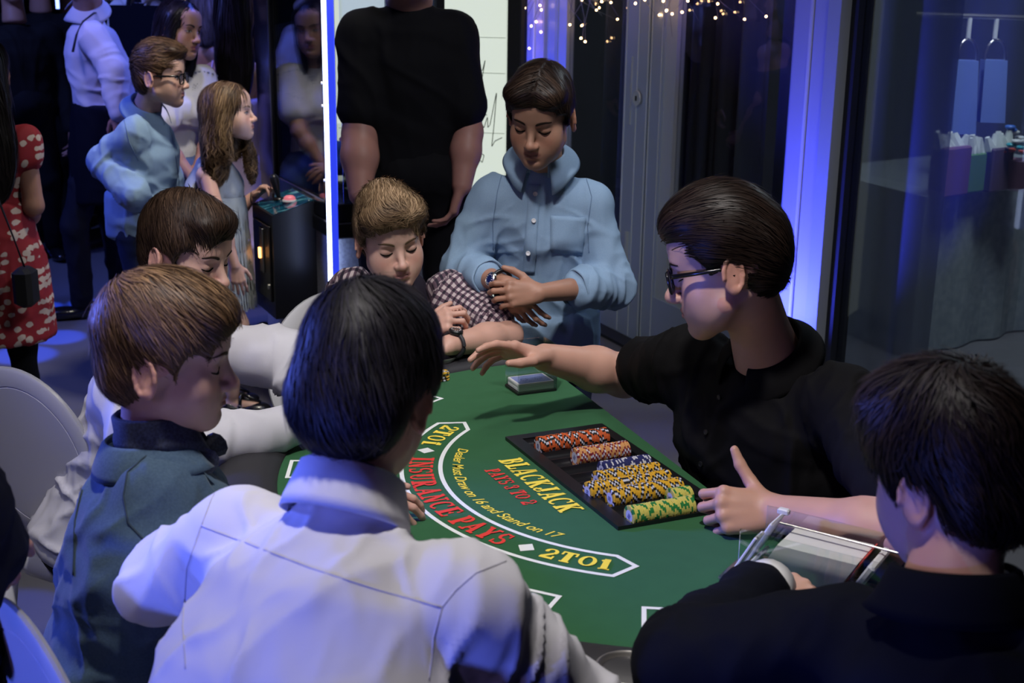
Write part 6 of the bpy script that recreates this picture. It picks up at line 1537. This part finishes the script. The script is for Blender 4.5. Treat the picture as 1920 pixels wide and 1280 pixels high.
vol = [('u', el((0, -.016, .042), (.084, .104, .088)), .01), ('u', el((0, -.06, -.05), (.082, .062, .10)), .05), ('u', el((0, -.080, -.17), (.090, .050, .11)), .05), ('u', el((.064, -.020, -.09), (.030, .036, .11)), .04), ('u', el((-.068, -.02, -.10), (.030, .040, .10)), .04), ('u', el((-.06, .05, -.20), (.030, .026, .10)), .03), ('u', el((0, -.09, -.24), (.070, .040, .07)), .04),
       ('s', el((0, .115, -.03), (.070, .066, .105)), .012)]
def comb_curl(p):
    d = np.stack([p[:, 0]*2, -.25-p[:, 1]*4*(p[:, 2] > .05), -1.+0*p[:, 0]], 1); a = np.clip(-p[:, 2]-.02, 0, .15)/.15
    d[:, 0] += a*1.3*np.sin(p[:, 2]*210+vnoise(p*25)*9); d[:, 1] += a*1.3*np.cos(p[:, 2]*210+vnoise(p*25)*9); return d
hair(r, H, vol, comb_curl, 5200, .10, .0036, HC, 'curly', 10, .005, off=(-.003, .008), jit=.22, seed=31, fly=.12, clump=20, rough=.45, hi=(.30, .19, .09), warp=.008)
MB().pipe([wL+nrm(eL-wL)*.02+A(0, .024*math.cos(t), .024*math.sin(t)) for t in np.linspace(0, 2*math.pi, 17)], .0025, 5).build('hair_tie', M['black'], r, True)

# ------------------------------------------------ boy with glasses
r = person('boy with glasses in a blue shirt standing with a hand on his hip', A(-1.42, 5.05))
H = Head(P(287, 160, 4.98), -92, -3, 0, .98); B = Body(r, SK2); HC = (.085, .045, .024)
Nk = P(262, 226, 5.05); shR = P(240, 264, 4.92); shL = P(272, 258, 5.20); Pv = P(258, 418, 5.06)
put_head(B, H, Nk, .0026, .7, HC, .050, eyes='open', gaze=(0, 0))
eR = P(184, 323, 4.98); wR = P(246, 386, 4.86); eL = P(310, 348, 5.28); wL = P(320, 418, 5.25)
put_arm(B, shR, eR, wR, .84, dict(d=P(205, 380, 4.93)-wR, dorsal=(0, -.9, .3), side=1, curl=(15, 20, 10)), bare=False, vox=.0036)
put_arm(B, shL, eL, wL, .84, dict(d=A(.1, 0, -1), dorsal=(0, 1, 0), side=-1), bare=False, vox=.0045)
B.torso(Pv, Nk, shL, shR, .85); B.build()
ops, fr = torso_ops(Pv, Nk-A(0, 0, .036), shR, shL, .88, 1.12, .03, 1.1, sr=.056)
ops += sleeve_ops(shR, eR, wR, (.062, .056, .048))+sleeve_ops(shL, eL, wL, (.06, .054, .044))+[('u', tube([Pv+A(0, 0, .08), Pv-A(0, 0, .07)], [.165, .17], [.125, .13], fr['lat'], .15), .03)]
so = cloth('shirt', ops, .007, M['c_lblue'], r, [(eR, .11, wR-eR, .045, .008), (shR+A(.03, 0, -.12), .12, (-.6, 0, -1), .05, .007), (Pv+A(.05, -.1, .08), .13, (.6, 0, 1), .06, .007)], .005, 7)
collar(r, Nk+A(0, 0, .004), nrm(H.w((0, -.03, -.06))-Nk+A(0, 0, .06)), A(1, -.05, 0), .060, .036, .044, .03, M['c_lblue'], 22)
legs(r, 'trousers', Pv+A(0, -.08, -.03), Pv+A(0, .08, -.03), A(-1.41, 4.98, .42), A(-1.40, 5.14, .42), A(-1.45, 4.98, .09), A(-1.44, 5.14, .09), M['c_navyt'], .95, shoes=((1, 0), (1, 0), M['shoe']), pelvis=el(Pv, (.125, .15, .10)), r=(.095, .075, .065))
for pts in ([(232, 215), (222, 245), (232, 285), (250, 320)], [(300, 225), (318, 300), (335, 400)]): seam(so, pts, r, .0016, bpy.data.materials['oxford_seam'])
glasses(r, H, M['frame'], M['lens'])
vol = cap_ops(.003, .018, -.035, .068)+[('u', el((0, .055, .098), (.058, .042, .026)), .02)]
hair(r, H, vol, lambda p: np.stack([p[:, 0]*4+.2, .9+0*p[:, 0]-12*np.clip(-p[:, 1], 0, .09), .3-9*np.clip(.075-p[:, 2], 0, .1)], 1), 3200, .045, .0032, HC, 'glassesboy', 6, .005, off=(-.003, .004), jit=.2, seed=33, fly=.1, clump=28, hi=(.17, .10, .055))

# ------------------------------------------------ woman in white tee
r = person('dark haired woman in a white printed t-shirt behind the boy with glasses', A(-1.38, 5.65))
H = Head(P(322, 72, 5.60), -118, -6, -6, .98); B = Body(r, SKD); HC = (.012, .009, .012)
Nk = P(318, 138, 5.66); shR = P(285, 165, 5.56); shL = P(366, 165, 5.70); Pv = P(330, 350, 5.68)
put_head(B, H, Nk, .0028, .2, HC, .047, eyes='open', gaze=(0, -.001), lips=(.25, .08, .09))
eL = P(384, 268, 5.60); wL = P(360, 338, 5.50); eR = P(300, 290, 5.45); wR = P(350, 345, 5.42)
put_arm(B, shL, eL, wL, .92, dict(d=A(-.6, -.2, 0), dorsal=(0, -.6, .8), side=-1), vox=.0045, r=(.042, .036, .034, .024))
put_arm(B, shR, eR, wR, .92, dict(d=A(.6, -.1, 0), dorsal=(0, -.6, .8), side=1), vox=.0045, r=(.042, .036, .034, .024))
B.torso(Pv, Nk, shL, shR, .9); B.build()
ops, fr = torso_ops(Pv, Nk-A(0, 0, .036), shR, shL, .9, 1.0, .0, 1.0, waist=.92, sr=.055)
f_ = nrm(A(.85, -.5, 0)); ch = (Nk*1.3+Pv*.7)/2-A(0, 0, .03)
for q in (-1, 1): ops.append(('u', el(ch+f_*.075+fr['lat']*.065*q, (.062, .062, .06)), .05))
ops += [('u', rc(shL, shL+(eL-shL)*.6, .062, .062), .03), ('u', rc(shR, shR+(eR-shR)*.6, .062, .062), .03)]
cloth('tee_shirt', ops, .008, M['c_white'], r, [((Pv+Nk)/2, .15, (.6, 0, 1), .06, .007)], .004, 7)
gl = mat('glitter_print', (.32, .34, .40), .3, .5); m = MB()
tc_ = P(346, 190, 5.4)
for k_ in range(26):
    t = 2*math.pi*k_/26; q = on_surf(ops, P(346, 192, 5.3)+A(.075*math.cos(t), -.0, .060*math.sin(t)), A(-.1, 1, 0)); m.box(q+A(0, -.003, 0), (.010, .003, .007))
for k_ in range(70):
    a = k_*2.399; q = on_surf(ops, P(344, 208, 5.3)+A(.045*math.sqrt(k_/70)*math.cos(a), 0, .05*math.sqrt(k_/70)*math.sin(a)), A(-.1, 1, 0)); m.box(q+A(0, -.003, 0), (.004, .003, .004))
tag(m.build('glitter_print', gl, r), kind='stuff')
legs(r, 'jeans', Pv+A(-.07, -.03, -.02), Pv+A(.07, .03, -.02), A(-1.43, 5.6, .46), A(-1.30, 5.68, .46), A(-1.43, 5.65, .09), A(-1.30, 5.72, .09), mat('blue_denim', (.06, .10, .26), .8), .95, shoes=((.8, -.5), (.8, -.5), M['shoe']), pelvis=el(Pv, (.155, .12, .12)))
vol = [('u', el((0, -.016, .042), (.083, .104, .086)), .01), ('u', el((0, -.06, -.06), (.080, .055, .11)), .05), ('u', el((0, -.06, -.16), (.09, .045, .12)), .05), ('u', el((-.07, .01, -.08), (.022, .035, .14)), .03), ('u', el((.07, .01, -.08), (.022, .035, .14)), .03), ('s', el((0, .112, -.03), (.064, .066, .105)), .012)]
hair(r, H, vol, lambda p: np.stack([p[:, 0]*6, -.3-p[:, 1]*2*(p[:, 2] > .05), -1+0*p[:, 0]], 1), 3000, .12, .004, HC, 'blackstraight', 8, .006, off=(-.002, .003), jit=.08, seed=35, fly=.03, clump=26, rough=.3)

# ------------------------------------------------ big man in black tee
r = person('man in a black t-shirt seen from behind, head out of the frame', A(-.36, 4.42))
H = Head(P(752, -75, 4.30), -8, -8, 0, 1.05); B = Body(r, (.47, .25, .20)); HC = (.02, .012, .009)
Nk = P(750, 6, 4.42); shL = P(664, 72, 4.40); shR = P(832, 70, 4.46); Pv = P(764, 330, 4.44)
put_head(B, H, Nk, .005, 0., HC, .066, eyes='down')
eL = P(664, 262, 4.34); wL = P(668, 372, 4.24); eR = P(866, 250, 4.42); wR = P(858, 350, 4.34)
put_arm(B, shL, eL, wL, 1.12, dict(d=A(.1, -.2, -1), dorsal=(-1, 0, 0), side=-1, curl=(25, 30, 20)), r=(.058, .050, .052, .034), vox=.0045)
put_arm(B, shR, eR, wR, 1.08, dict(d=A(-.3, .1, -1), dorsal=(1, 0, 0), side=1, curl=(25, 30, 20)), r=(.055, .047, .046, .032), vox=.0045)
B.torso(Pv, Nk, shL, shR, 1.1); B.build()
ops, fr = torso_ops(Pv, Nk-A(0, 0, .01), shL, shR, 1.05, 1.12, .0, 1.05, waist=1.0, sr=.072)
for s_, e_ in ((shL, eL), (shR, eR)): ops.append(('u', rc(s_, s_+(e_-s_)*.74, .078, .075), .04))
M['c_blacktee'] = cm_('black_tee', (.0045, .0045, .0065), rough=.85, spec=.2)
cloth('tee_shirt', ops, .009, M['c_blacktee'], r, [((Pv+Nk)/2, .2, (.5, 0, 1), .08, .006)], .004, 6)
legs(r, 'trousers', Pv+A(-.10, 0, -.03), Pv+A(.10, 0, -.03), Pv+A(-.11, -.03, -.45), Pv+A(.12, -.03, -.45), A(-.47, 4.45, .09), A(-.24, 4.45, .09), M['c_blacktee'], 1.1, shoes=((-.1, 1), (.1, 1), M['shoe']), pelvis=el(Pv, (.19, .14, .12)))
hair(r, H, cap_ops(.002, .006), crown_comb((0, -.05, .12)), 900, .04, .005, HC, 'man', 5, .007, seed=37)

# ------------------------------------------------ waiter leaning
r = person('waiter in a white shirt and black apron leaning left in the crowd', A(-2.1, 6.2))
H = Head(P(128, -40, 6.10), 75, -15, 0, 1.03); B = Body(r, SKD); HC = (.02, .014, .010)
Nk = P(148, 42, 6.20); shR = P(178, 92, 6.32); shL = P(160, 88, 6.02); Pv = P(188, 235, 6.25)
put_head(B, H, Nk, .005, 0., HC, .060)
eL = P(198, 152, 5.98); wL = P(212, 232, 5.96); eR = P(212, 150, 6.36); wR = P(222, 226, 6.3)
put_arm(B, shL, eL, wL, 1., dict(d=A(.05, 0, -1), dorsal=(0, -1, 0), side=-1), bare=False, vox=.006)
put_arm(B, shR, eR, wR, 1., dict(d=A(.05, 0, -1), dorsal=(0, 1, 0), side=1), bare=False, vox=.006)
B.torso(Pv, Nk, shL, shR, .95); B.build()
ops, fr = torso_ops(Pv, Nk-A(0, 0, .036), shL, shR, 1., 1.0, -.05, 1.1, sr=.060)
ops += sleeve_ops(shL, eL, wL, (.072, .062, .046))+sleeve_ops(shR, eR, wR, (.07, .06, .046))
cloth('shirt', ops, .008, M['c_white'], r, [(eL, .12, wL-eL, .05, .006), (Pv+A(-.05, -.1, .08), .15, (.4, 0, 1), .06, .008)], .005, 6)
collar(r, Nk+A(0, 0, .006), nrm(H.w((0, -.03, -.06))-Nk+A(0, 0, .04)), A(-.95, -.2, 0), .066, .042, .046, .02, M['c_white'], 20)
MB().pipe([P(176, 42, 6.27), P(160, 46, 6.12), P(140, 62, 6.06), P(128, 88, 6.03), P(122, 120, 6.0)], .008, 6, .4).build('apron_strap', M['blackmatte'], r, True)
ap = [('u', tube([Pv+A(.0, 0, .05), Pv-A(.02, 0, .15), A(Pv[0]-.02, Pv[1], .62)], [.185, .19, .20], [.15, .16, .175], fr['lat'], .1), .02)]
cloth('apron', ap, .011, M['c_navy'], r, amp=.004)
legs(r, 'trousers', Pv+A(-.02, -.09, -.05), Pv+A(.0, .09, -.05), A(-2.10, 6.16, .5), A(-1.98, 6.36, .5), A(-2.14, 6.30, .09), A(-1.98, 6.42, .09), M['c_dark'], 1.0, shoes=((-1, -.3), (-1, -.1), M['shoe']), pelvis=el(Pv, (.15, .16, .12)))
hair(r, H, cap_ops(.002, .008), const_comb(0, -1, -.2), 700, .05, .005, HC, 'waiter', 5, .007, seed=39)

# ------------------------------------------------ second waiter, far
r = person('waiter with a dark tie and apron facing the room, far behind', A(-2.2, 7.6))
H = Head(P(238, -42, 7.5), 175, -5, 0, 1.0); B = Body(r, SKD)
Nk = P(240, 12, 7.56); shL = P(272, 36, 7.56); shR = P(208, 38, 7.56); Pv = P(240, 160, 7.6)
put_head(B, H, Nk, .006, 0., HC, .058)
eR = P(200, 92, 7.55); wR = P(206, 140, 7.45); eL = P(280, 92, 7.55); wL = P(276, 140, 7.45)
B.torso(Pv, Nk, shL, shR, .95); B.build()
ops, fr = torso_ops(Pv, Nk-A(0, 0, .036), shR, shL, .95, 1., 0, 1., sr=.058)
ops += sleeve_ops(shR, eR, wR, (.066, .058, .044))+sleeve_ops(shL, eL, wL, (.066, .058, .044))
cloth('shirt', ops, .011, M['c_white'], r, amp=.005)
collar(r, Nk+A(0, 0, .006), A(0, -.1, 1), A(0, -1, 0), .062, .04, .046, .03, M['c_white'], 20)
m = MB(); q = P(242, 18, 7.40); m.box(q+A(0, -.01, 0), (.035, .02, .035)); m.box(q+A(0, -.02, -.17), (.065, .012, .30)); m.build('necktie', M['c_navy'], r)
m = MB(); m.box(P(245, 110, 7.36), (.30, .02, .46)); m.build('apron_bib', M['c_navy'], r)
MB().pipe([P(222, 52, 7.36), P(224, 20, 7.42), P(232, 5, 7.5)], .012, 6, .4).build('apron_strap', M['c_navy'], r, True)
legs(r, 'trousers', Pv+A(-.08, 0, -.05), Pv+A(.08, 0, -.05), A(Pv[0]-.09, 7.6, .5), A(Pv[0]+.09, 7.6, .5), A(Pv[0]-.09, 7.62, .09), A(Pv[0]+.09, 7.62, .09), M['c_dark'], 1.0, shoes=((0, -1), (0, -1), M['shoe']), pelvis=el(Pv, (.16, .13, .12)), vox=.016)
hair(r, H, cap_ops(.002, .008), const_comb(0, -1, -.2), 500, .05, .006, HC, 'waiter', 5, .008, seed=41)

# ------------------------------------------------ woman in lilac dress from behind
def back_woman(lab, hx, hy, Y, sk, dress, hc, hname, hlen, seed, yaw=0., w_=38, zhem=.25, strap=True):
    global r
    r = person(lab, P(hx, 300, Y)); H = Head(P(hx, hy, Y-.04), yaw, -4, 0, .98); B = Body(r, sk)
    pm = FPX/(Y*.96)*1.
    Nk = P(hx, hy+.235*pm*.9, Y); shL = P(hx-w_, hy+.30*pm, Y); shR = P(hx+w_, hy+.30*pm, Y); Pv = P(hx+4, hy+.80*pm, Y+.02)
    put_head(B, H, Nk, .005, .1, hc, .046)
    eL = P(hx-w_-9, hy+.58*pm, Y+.02); wL = P(hx-w_+6, hy+.78*pm, Y+.2); eR = P(hx+w_+9, hy+.58*pm, Y+.02); wR = P(hx+w_-6, hy+.78*pm, Y+.2)
    for s_, e_, q_, sd in ((shL, eL, wL, -1), (shR, eR, wR, 1)): put_arm(B, s_, e_, q_, .9, dict(d=A(0, .8, -.6), dorsal=(sd, 0, .3), side=sd), r=(.044, .038, .034, .024), vox=.006)
    lat = A(1, 0, 0); up = A(0, 0, 1)
    V, F = mesh_sdf(torso_ops(Pv, Nk-A(0, 0, .036), shL, shR, .9, .92, 0, .9, sr=.046)[0], .012); B.add(V, F); B.build()
    sw = np.linalg.norm(shR-shL); b1 = Nk*.52+Pv*.48
    ops = [('u', tube([A(Pv[0]+.03, Pv[1], zhem), A(Pv[0]+.01, Pv[1], (zhem+Pv[2])/2), Pv, (Pv+b1)/2, b1, Nk*.66+Pv*.34], [.27, .22, .165, .135, .150, .150], [.24, .20, .14, .115, .125, .12], lat, .05), .01)]
    cloth('dress', ops, .009, dress, r, [(A(Pv[0], Pv[1], .5), .4, (1, .3, 0), .07, .012)], .006, 5, (1, 1, .25))
    if strap:
        for q in (-1, 1): MB().pipe([b1+A(q*.09, -.135, .06), shL*.5+shR*.5+A(q*.08, -.06, .045), shL*.5+shR*.5+A(q*.08, .05, .03)], .006, 6).build('shoulder_strap', dress, r, True)
    for q in (-1, 1): shoe(r, A(Pv[0]+q*.09, Pv[1], .09), (0, 1), M['shoe'], .85)
    vol = [('u', el((0, -.016, .042), (.084, .104, .087)), .01), ('u', el((0, -.06, -.06), (.085, .060, .11)), .05), ('u', el((0, -.075, -.06-hlen*.5), (.085, .045, .06+hlen*.55)), .05)]
    hair(r, H, vol, lambda p: np.stack([p[:, 0]*4, -.3-p[:, 1]*2*(p[:, 2] > .05), -1+0*p[:, 0]], 1), 2200, .15, .005, hc, hname, 8, .007, off=(-.002, .006), jit=.12, seed=seed, fly=.1, clump=22, rough=.35)
back_woman('woman with long black hair in a strappy lilac dress seen from behind', 426, 18, 5.95, SKD, cm_('lilac_chiffon', (.42, .33, .50), rough=.7), (.010, .008, .010), 'blackstraight', .34, 43)
back_woman('woman with bluish straight hair in black, half hidden behind the woman in the white tee', 372, 8, 6.6, SKD, cm_('black_dress', (.010, .010, .016)), (.10, .10, .13), 'ash', .12, 45, strap=False)  # blue light falling on her hair is put into its colour

# ------------------------------------------------ dark figures at the left
def dark_man(lab, hx, hy, Y, yaw, suit, hc, seed, k=1., arms=True):
    global r
    pm = FPX/(Y*.97); r = person(lab, P(hx, 300, Y)); H = Head(P(hx, hy, Y-.03), yaw, -6, 0, 1.02*k); B = Body(r, SKD)
    R_ = rotm(yaw, 0, 0); lat = R_[:, 0]; c = H.o
    Nk = c+A(0, 0, -.23*k); shR = c+lat*.19*k+A(0, 0, -.30*k); shL = c-lat*.19*k+A(0, 0, -.30*k); Pv = A(c[0], c[1], .93*k)
    put_head(B, H, Nk, .005, 0., hc, .058)
    eR = shR+lat*.06+A(0, 0, -.28*k); eL = shL-lat*.06+A(0, 0, -.28*k); wR = eR+R_[:, 1]*.08+A(0, 0, -.25*k); wL = eL+R_[:, 1]*.08+A(0, 0, -.25*k)
    for e_, q_, sd in ((eR, wR, 1), (eL, wL, -1)): put_arm(B, e_, e_, q_, 1.*k, dict(d=A(0, 0, -1), dorsal=lat*sd, side=sd, curl=(25, 30, 15)), bare=False, vox=.006)
    B.torso(Pv, Nk, shL, shR, .95); B.build()
    ops, fr = torso_ops(Pv, Nk-A(0, 0, .036), shL, shR, 1.*k, 1.05, 0, 1., sr=.062)
    ops += sleeve_ops(shR, eR, wR, (.072, .064, .050))+sleeve_ops(shL, eL, wL, (.072, .064, .050))
    cloth('jacket', ops, .011, suit, r, amp=.004)
    y = R_[:, 1]
    legs(r, 'trousers', Pv-lat*.09, Pv+lat*.09, A(Pv[0], Pv[1], .5*k)-lat*.11, A(Pv[0], Pv[1], .5*k)+lat*.11, A(Pv[0], Pv[1], .09)-lat*.13-y*.08, A(Pv[0], Pv[1], .09)+lat*.13+y*.12, suit, 1.05*k, shoes=(y, y, M['shoe']), pelvis=el(Pv, (.17, .15, .14)), vox=.015)
    hair(r, H, cap_ops(.002, .008), const_comb(0, -1, -.4), 600, .05, .006, hc, 'man', 5, .008, seed=seed)
M['c_vdark'] = cm_('black_suit', (.0022, .0022, .0032), rough=.85)
dark_man('man in a black suit standing with his back turned, by the floral dress', 52, -30, 8.3, 15, M['c_vdark'], (.012, .009, .008), 47)
dark_man('man in a black suit beyond, his face cut off at the top left', 2, -14, 7.6, -150, M['c_vdark'], (.012, .009, .008), 49)
dark_man('dark clothed man standing behind the leaning waiter', 108, -22, 8.6, 200, M['c_vdark'], (.012, .009, .008), 51)

# ------------------------------------------------ girl in red floral dress, cut by the frame
fm_ = bpy.data.materials.new('red_floral_cotton'); fm_.use_nodes = True; t = fm_.node_tree; b = t.nodes['Principled BSDF']; b.inputs['Roughness'].default_value = .8
tc = nd(t, 'ShaderNodeTexCoord'); v1 = nd(t, 'ShaderNodeTexVoronoi', Scale=29., voronoi_dimensions='2D'); sx_ = nd(t, 'ShaderNodeSeparateXYZ'); cx_ = nd(t, 'ShaderNodeCombineXYZ'); t.links.new(tc.outputs['Object'], sx_.inputs[0]); t.links.new(sx_.outputs[0], cx_.inputs[0]); t.links.new(sx_.outputs[2], cx_.inputs[1]); nz = nd(t, 'ShaderNodeTexNoise', Scale=46., Detail=1.); ad = nd(t, 'ShaderNodeMath', operation='MULTIPLY_ADD'); ad.inputs[1].default_value = .55
t.links.new(cx_.outputs[0], v1.inputs['Vector']); t.links.new(tc.outputs['Object'], nz.inputs['Vector']); t.links.new(nz.outputs[0], ad.inputs[0]); t.links.new(v1.outputs['Distance'], ad.inputs[2])
cr = nd(t, 'ShaderNodeValToRGB'); cr.color_ramp.interpolation = 'CONSTANT'; e = cr.color_ramp.elements; e[0].position = 0; e[0].color = (.55, .45, .40, 1); e[1].position = .58; e[1].color = (.27, .012, .022, 1)
n_ = e.new(.545); n_.color = (.30, .10, .09, 1)
t.links.new(ad.outputs[0], cr.inputs[0]); t.links.new(cr.outputs[0], b.inputs['Base Color'])
r = person('long haired girl in a red floral dress seen from behind at the frame edge', A(-1.86, 4.35))
H = Head(P(-45, 165, 4.3), 10, -4, 0, .95); B = Body(r, SKD); HC = (.014, .010, .009)
Nk = P(-35, 240, 4.35); shL = P(-105, 290, 4.35); shR = P(36, 285, 4.35); Pv = P(-30, 440, 4.36)
put_head(B, H, Nk, .005, .5, HC, .046)
eR = P(56, 410, 4.34); wR = P(40, 455, 4.55); eL = P(-125, 410, 4.34); wL = P(-90, 455, 4.55)
for s_, e_, q_, sd in ((shL, eL, wL, -1), (shR, eR, wR, 1)): put_arm(B, s_, e_, q_, .86, dict(d=A(-.3*sd, .9, .1), dorsal=(0, 0, 1), side=sd), r=(.046, .040, .036, .025), vox=.0045)
B.torso(Pv, Nk, shL, shR, .82); B.build()
ops, fr = torso_ops(Pv, Nk-A(0, 0, .03), shL, shR, .86, 1.06, 0, 1., waist=.9, sr=.050)
hm = A(Pv[0], Pv[1], .46); ops += [('u', tube([hm, (hm+Pv)/2, Pv+A(0, 0, .06)], [.185, .18, .14], [.165, .155, .115], A(1, 0, 0), .06), .02)]
for s_, e_ in ((shL, eL), (shR, eR)): ops.append(('u', rc(s_-A(0, 0, .01), s_+(e_-s_)*.26, .046, .052), .03))
cloth('dress', ops, .008, fm_, r, [(Pv-A(0, 0, .2), .3, (1, 0, 0), .07, .006)], .004, 7)
legs(r, 'tights', Pv+A(-.07, 0, -.05), Pv+A(.07, 0, -.05), A(Pv[0]-.08, Pv[1], .42), A(Pv[0]+.08, Pv[1], .42), A(Pv[0]-.08, Pv[1], .09), A(Pv[0]+.08, Pv[1], .09), M['c_vdark'], .8, shoes=((0, 1), (0, 1), M['shoe']), pelvis=el(Pv, (.13, .11, .10)))
MB().pipe([P(-60, 300, 4.16), P(-10, 400, 4.14), P(20, 470, 4.14), P(42, 525, 4.16)], .006, 6, .5).build('bag_strap', M['black'], r, True)
o = MB().box(P(46, 562, 4.18), (.065, .09, .13), None, .015).build('shoulder_bag', M['blackmatte'], r)
vol = [('u', el((0, -.016, .042), (.086, .106, .088)), .01), ('u', el((0, -.06, -.06), (.088, .060, .11)), .05), ('u', el((0.02, -.075, -.24), (.085, .045, .20)), .05)]
hair(r, H, vol, lambda p: np.stack([p[:, 0]*4, -.3-p[:, 1]*2*(p[:, 2] > .05), -1+0*p[:, 0]], 1), 2000, .15, .005, HC, 'blackstraight', 8, .007, off=(-.002, .006), jit=.14, seed=53, fly=.1, clump=22, rough=.35)

# ------------------------------------------------ dark sleeve and hand at the left edge
r = person('person in a dark suit at the left edge, only a sleeve and hand showing', A(-.85, 1.55))
H = Head(P(-262, 555, 1.55), -40, -10, 0, .98); B = Body(r, SKT); HC = (.02, .012, .01)
Nk = P(-257, 695, 1.57); shR = P(-147, 805, 1.52); shL = P(-402, 785, 1.72); Pv = P(-202, 1215, 1.60)
put_head(B, H, Nk, .006, .6, HC, .050)
eR = P(-94, 965, 1.46); wR = P(-22, 1057, 1.50)
put_arm(B, shR, eR, wR, .86, dict(d=P(6, 1125, 1.54)-wR, dorsal=(.55, -.8, .2), side=1, fingers=[(28, 35, 20, 3), (32, 38, 20, 0), (38, 40, 20, -2), (42, 40, 20, -4)]), bare=False, vox=.0034)
B.torso(Pv, Nk, shL, shR, .84); B.build()
ops, fr = torso_ops(Pv, Nk-A(0, 0, .036), shL, shR, .88, 1.05, 0, 1., sr=.056)
eL = shL+A(-.06, .05, -.24); ops += sleeve_ops(shR, eR, wR, (.064, .062, .052))+sleeve_ops(shL, eL, eL+A(.05, .15, -.1), (.06, .055, .048))+[('u', rc(eR+A(0, 0, -.02), P(-40, 1135, 1.45), .05, .035), .03)]
cloth('jacket', ops, .008, M['c_navy'], r, [(eR, .1, wR-eR, .05, .006)], .004, 7)
legs(r, 'trousers', Pv+A(-.08, 0, 0), Pv+A(.08, 0, 0), A(Pv[0]-.08, Pv[1], .42), A(Pv[0]+.06, Pv[1]+.05, .42), A(Pv[0]-.09, Pv[1], .09), A(Pv[0]+.06, Pv[1]+.05, .09), M['c_navy'], .85, shoes=((.5, .8), (.5, .8), M['shoe']), pelvis=el(Pv, (.14, .12, .11)))
hair(r, H, cap_ops(.004, .012), crown_comb((0, -.05, .12)), 700, .05, .006, HC, 'man', 5, .008, seed=55)
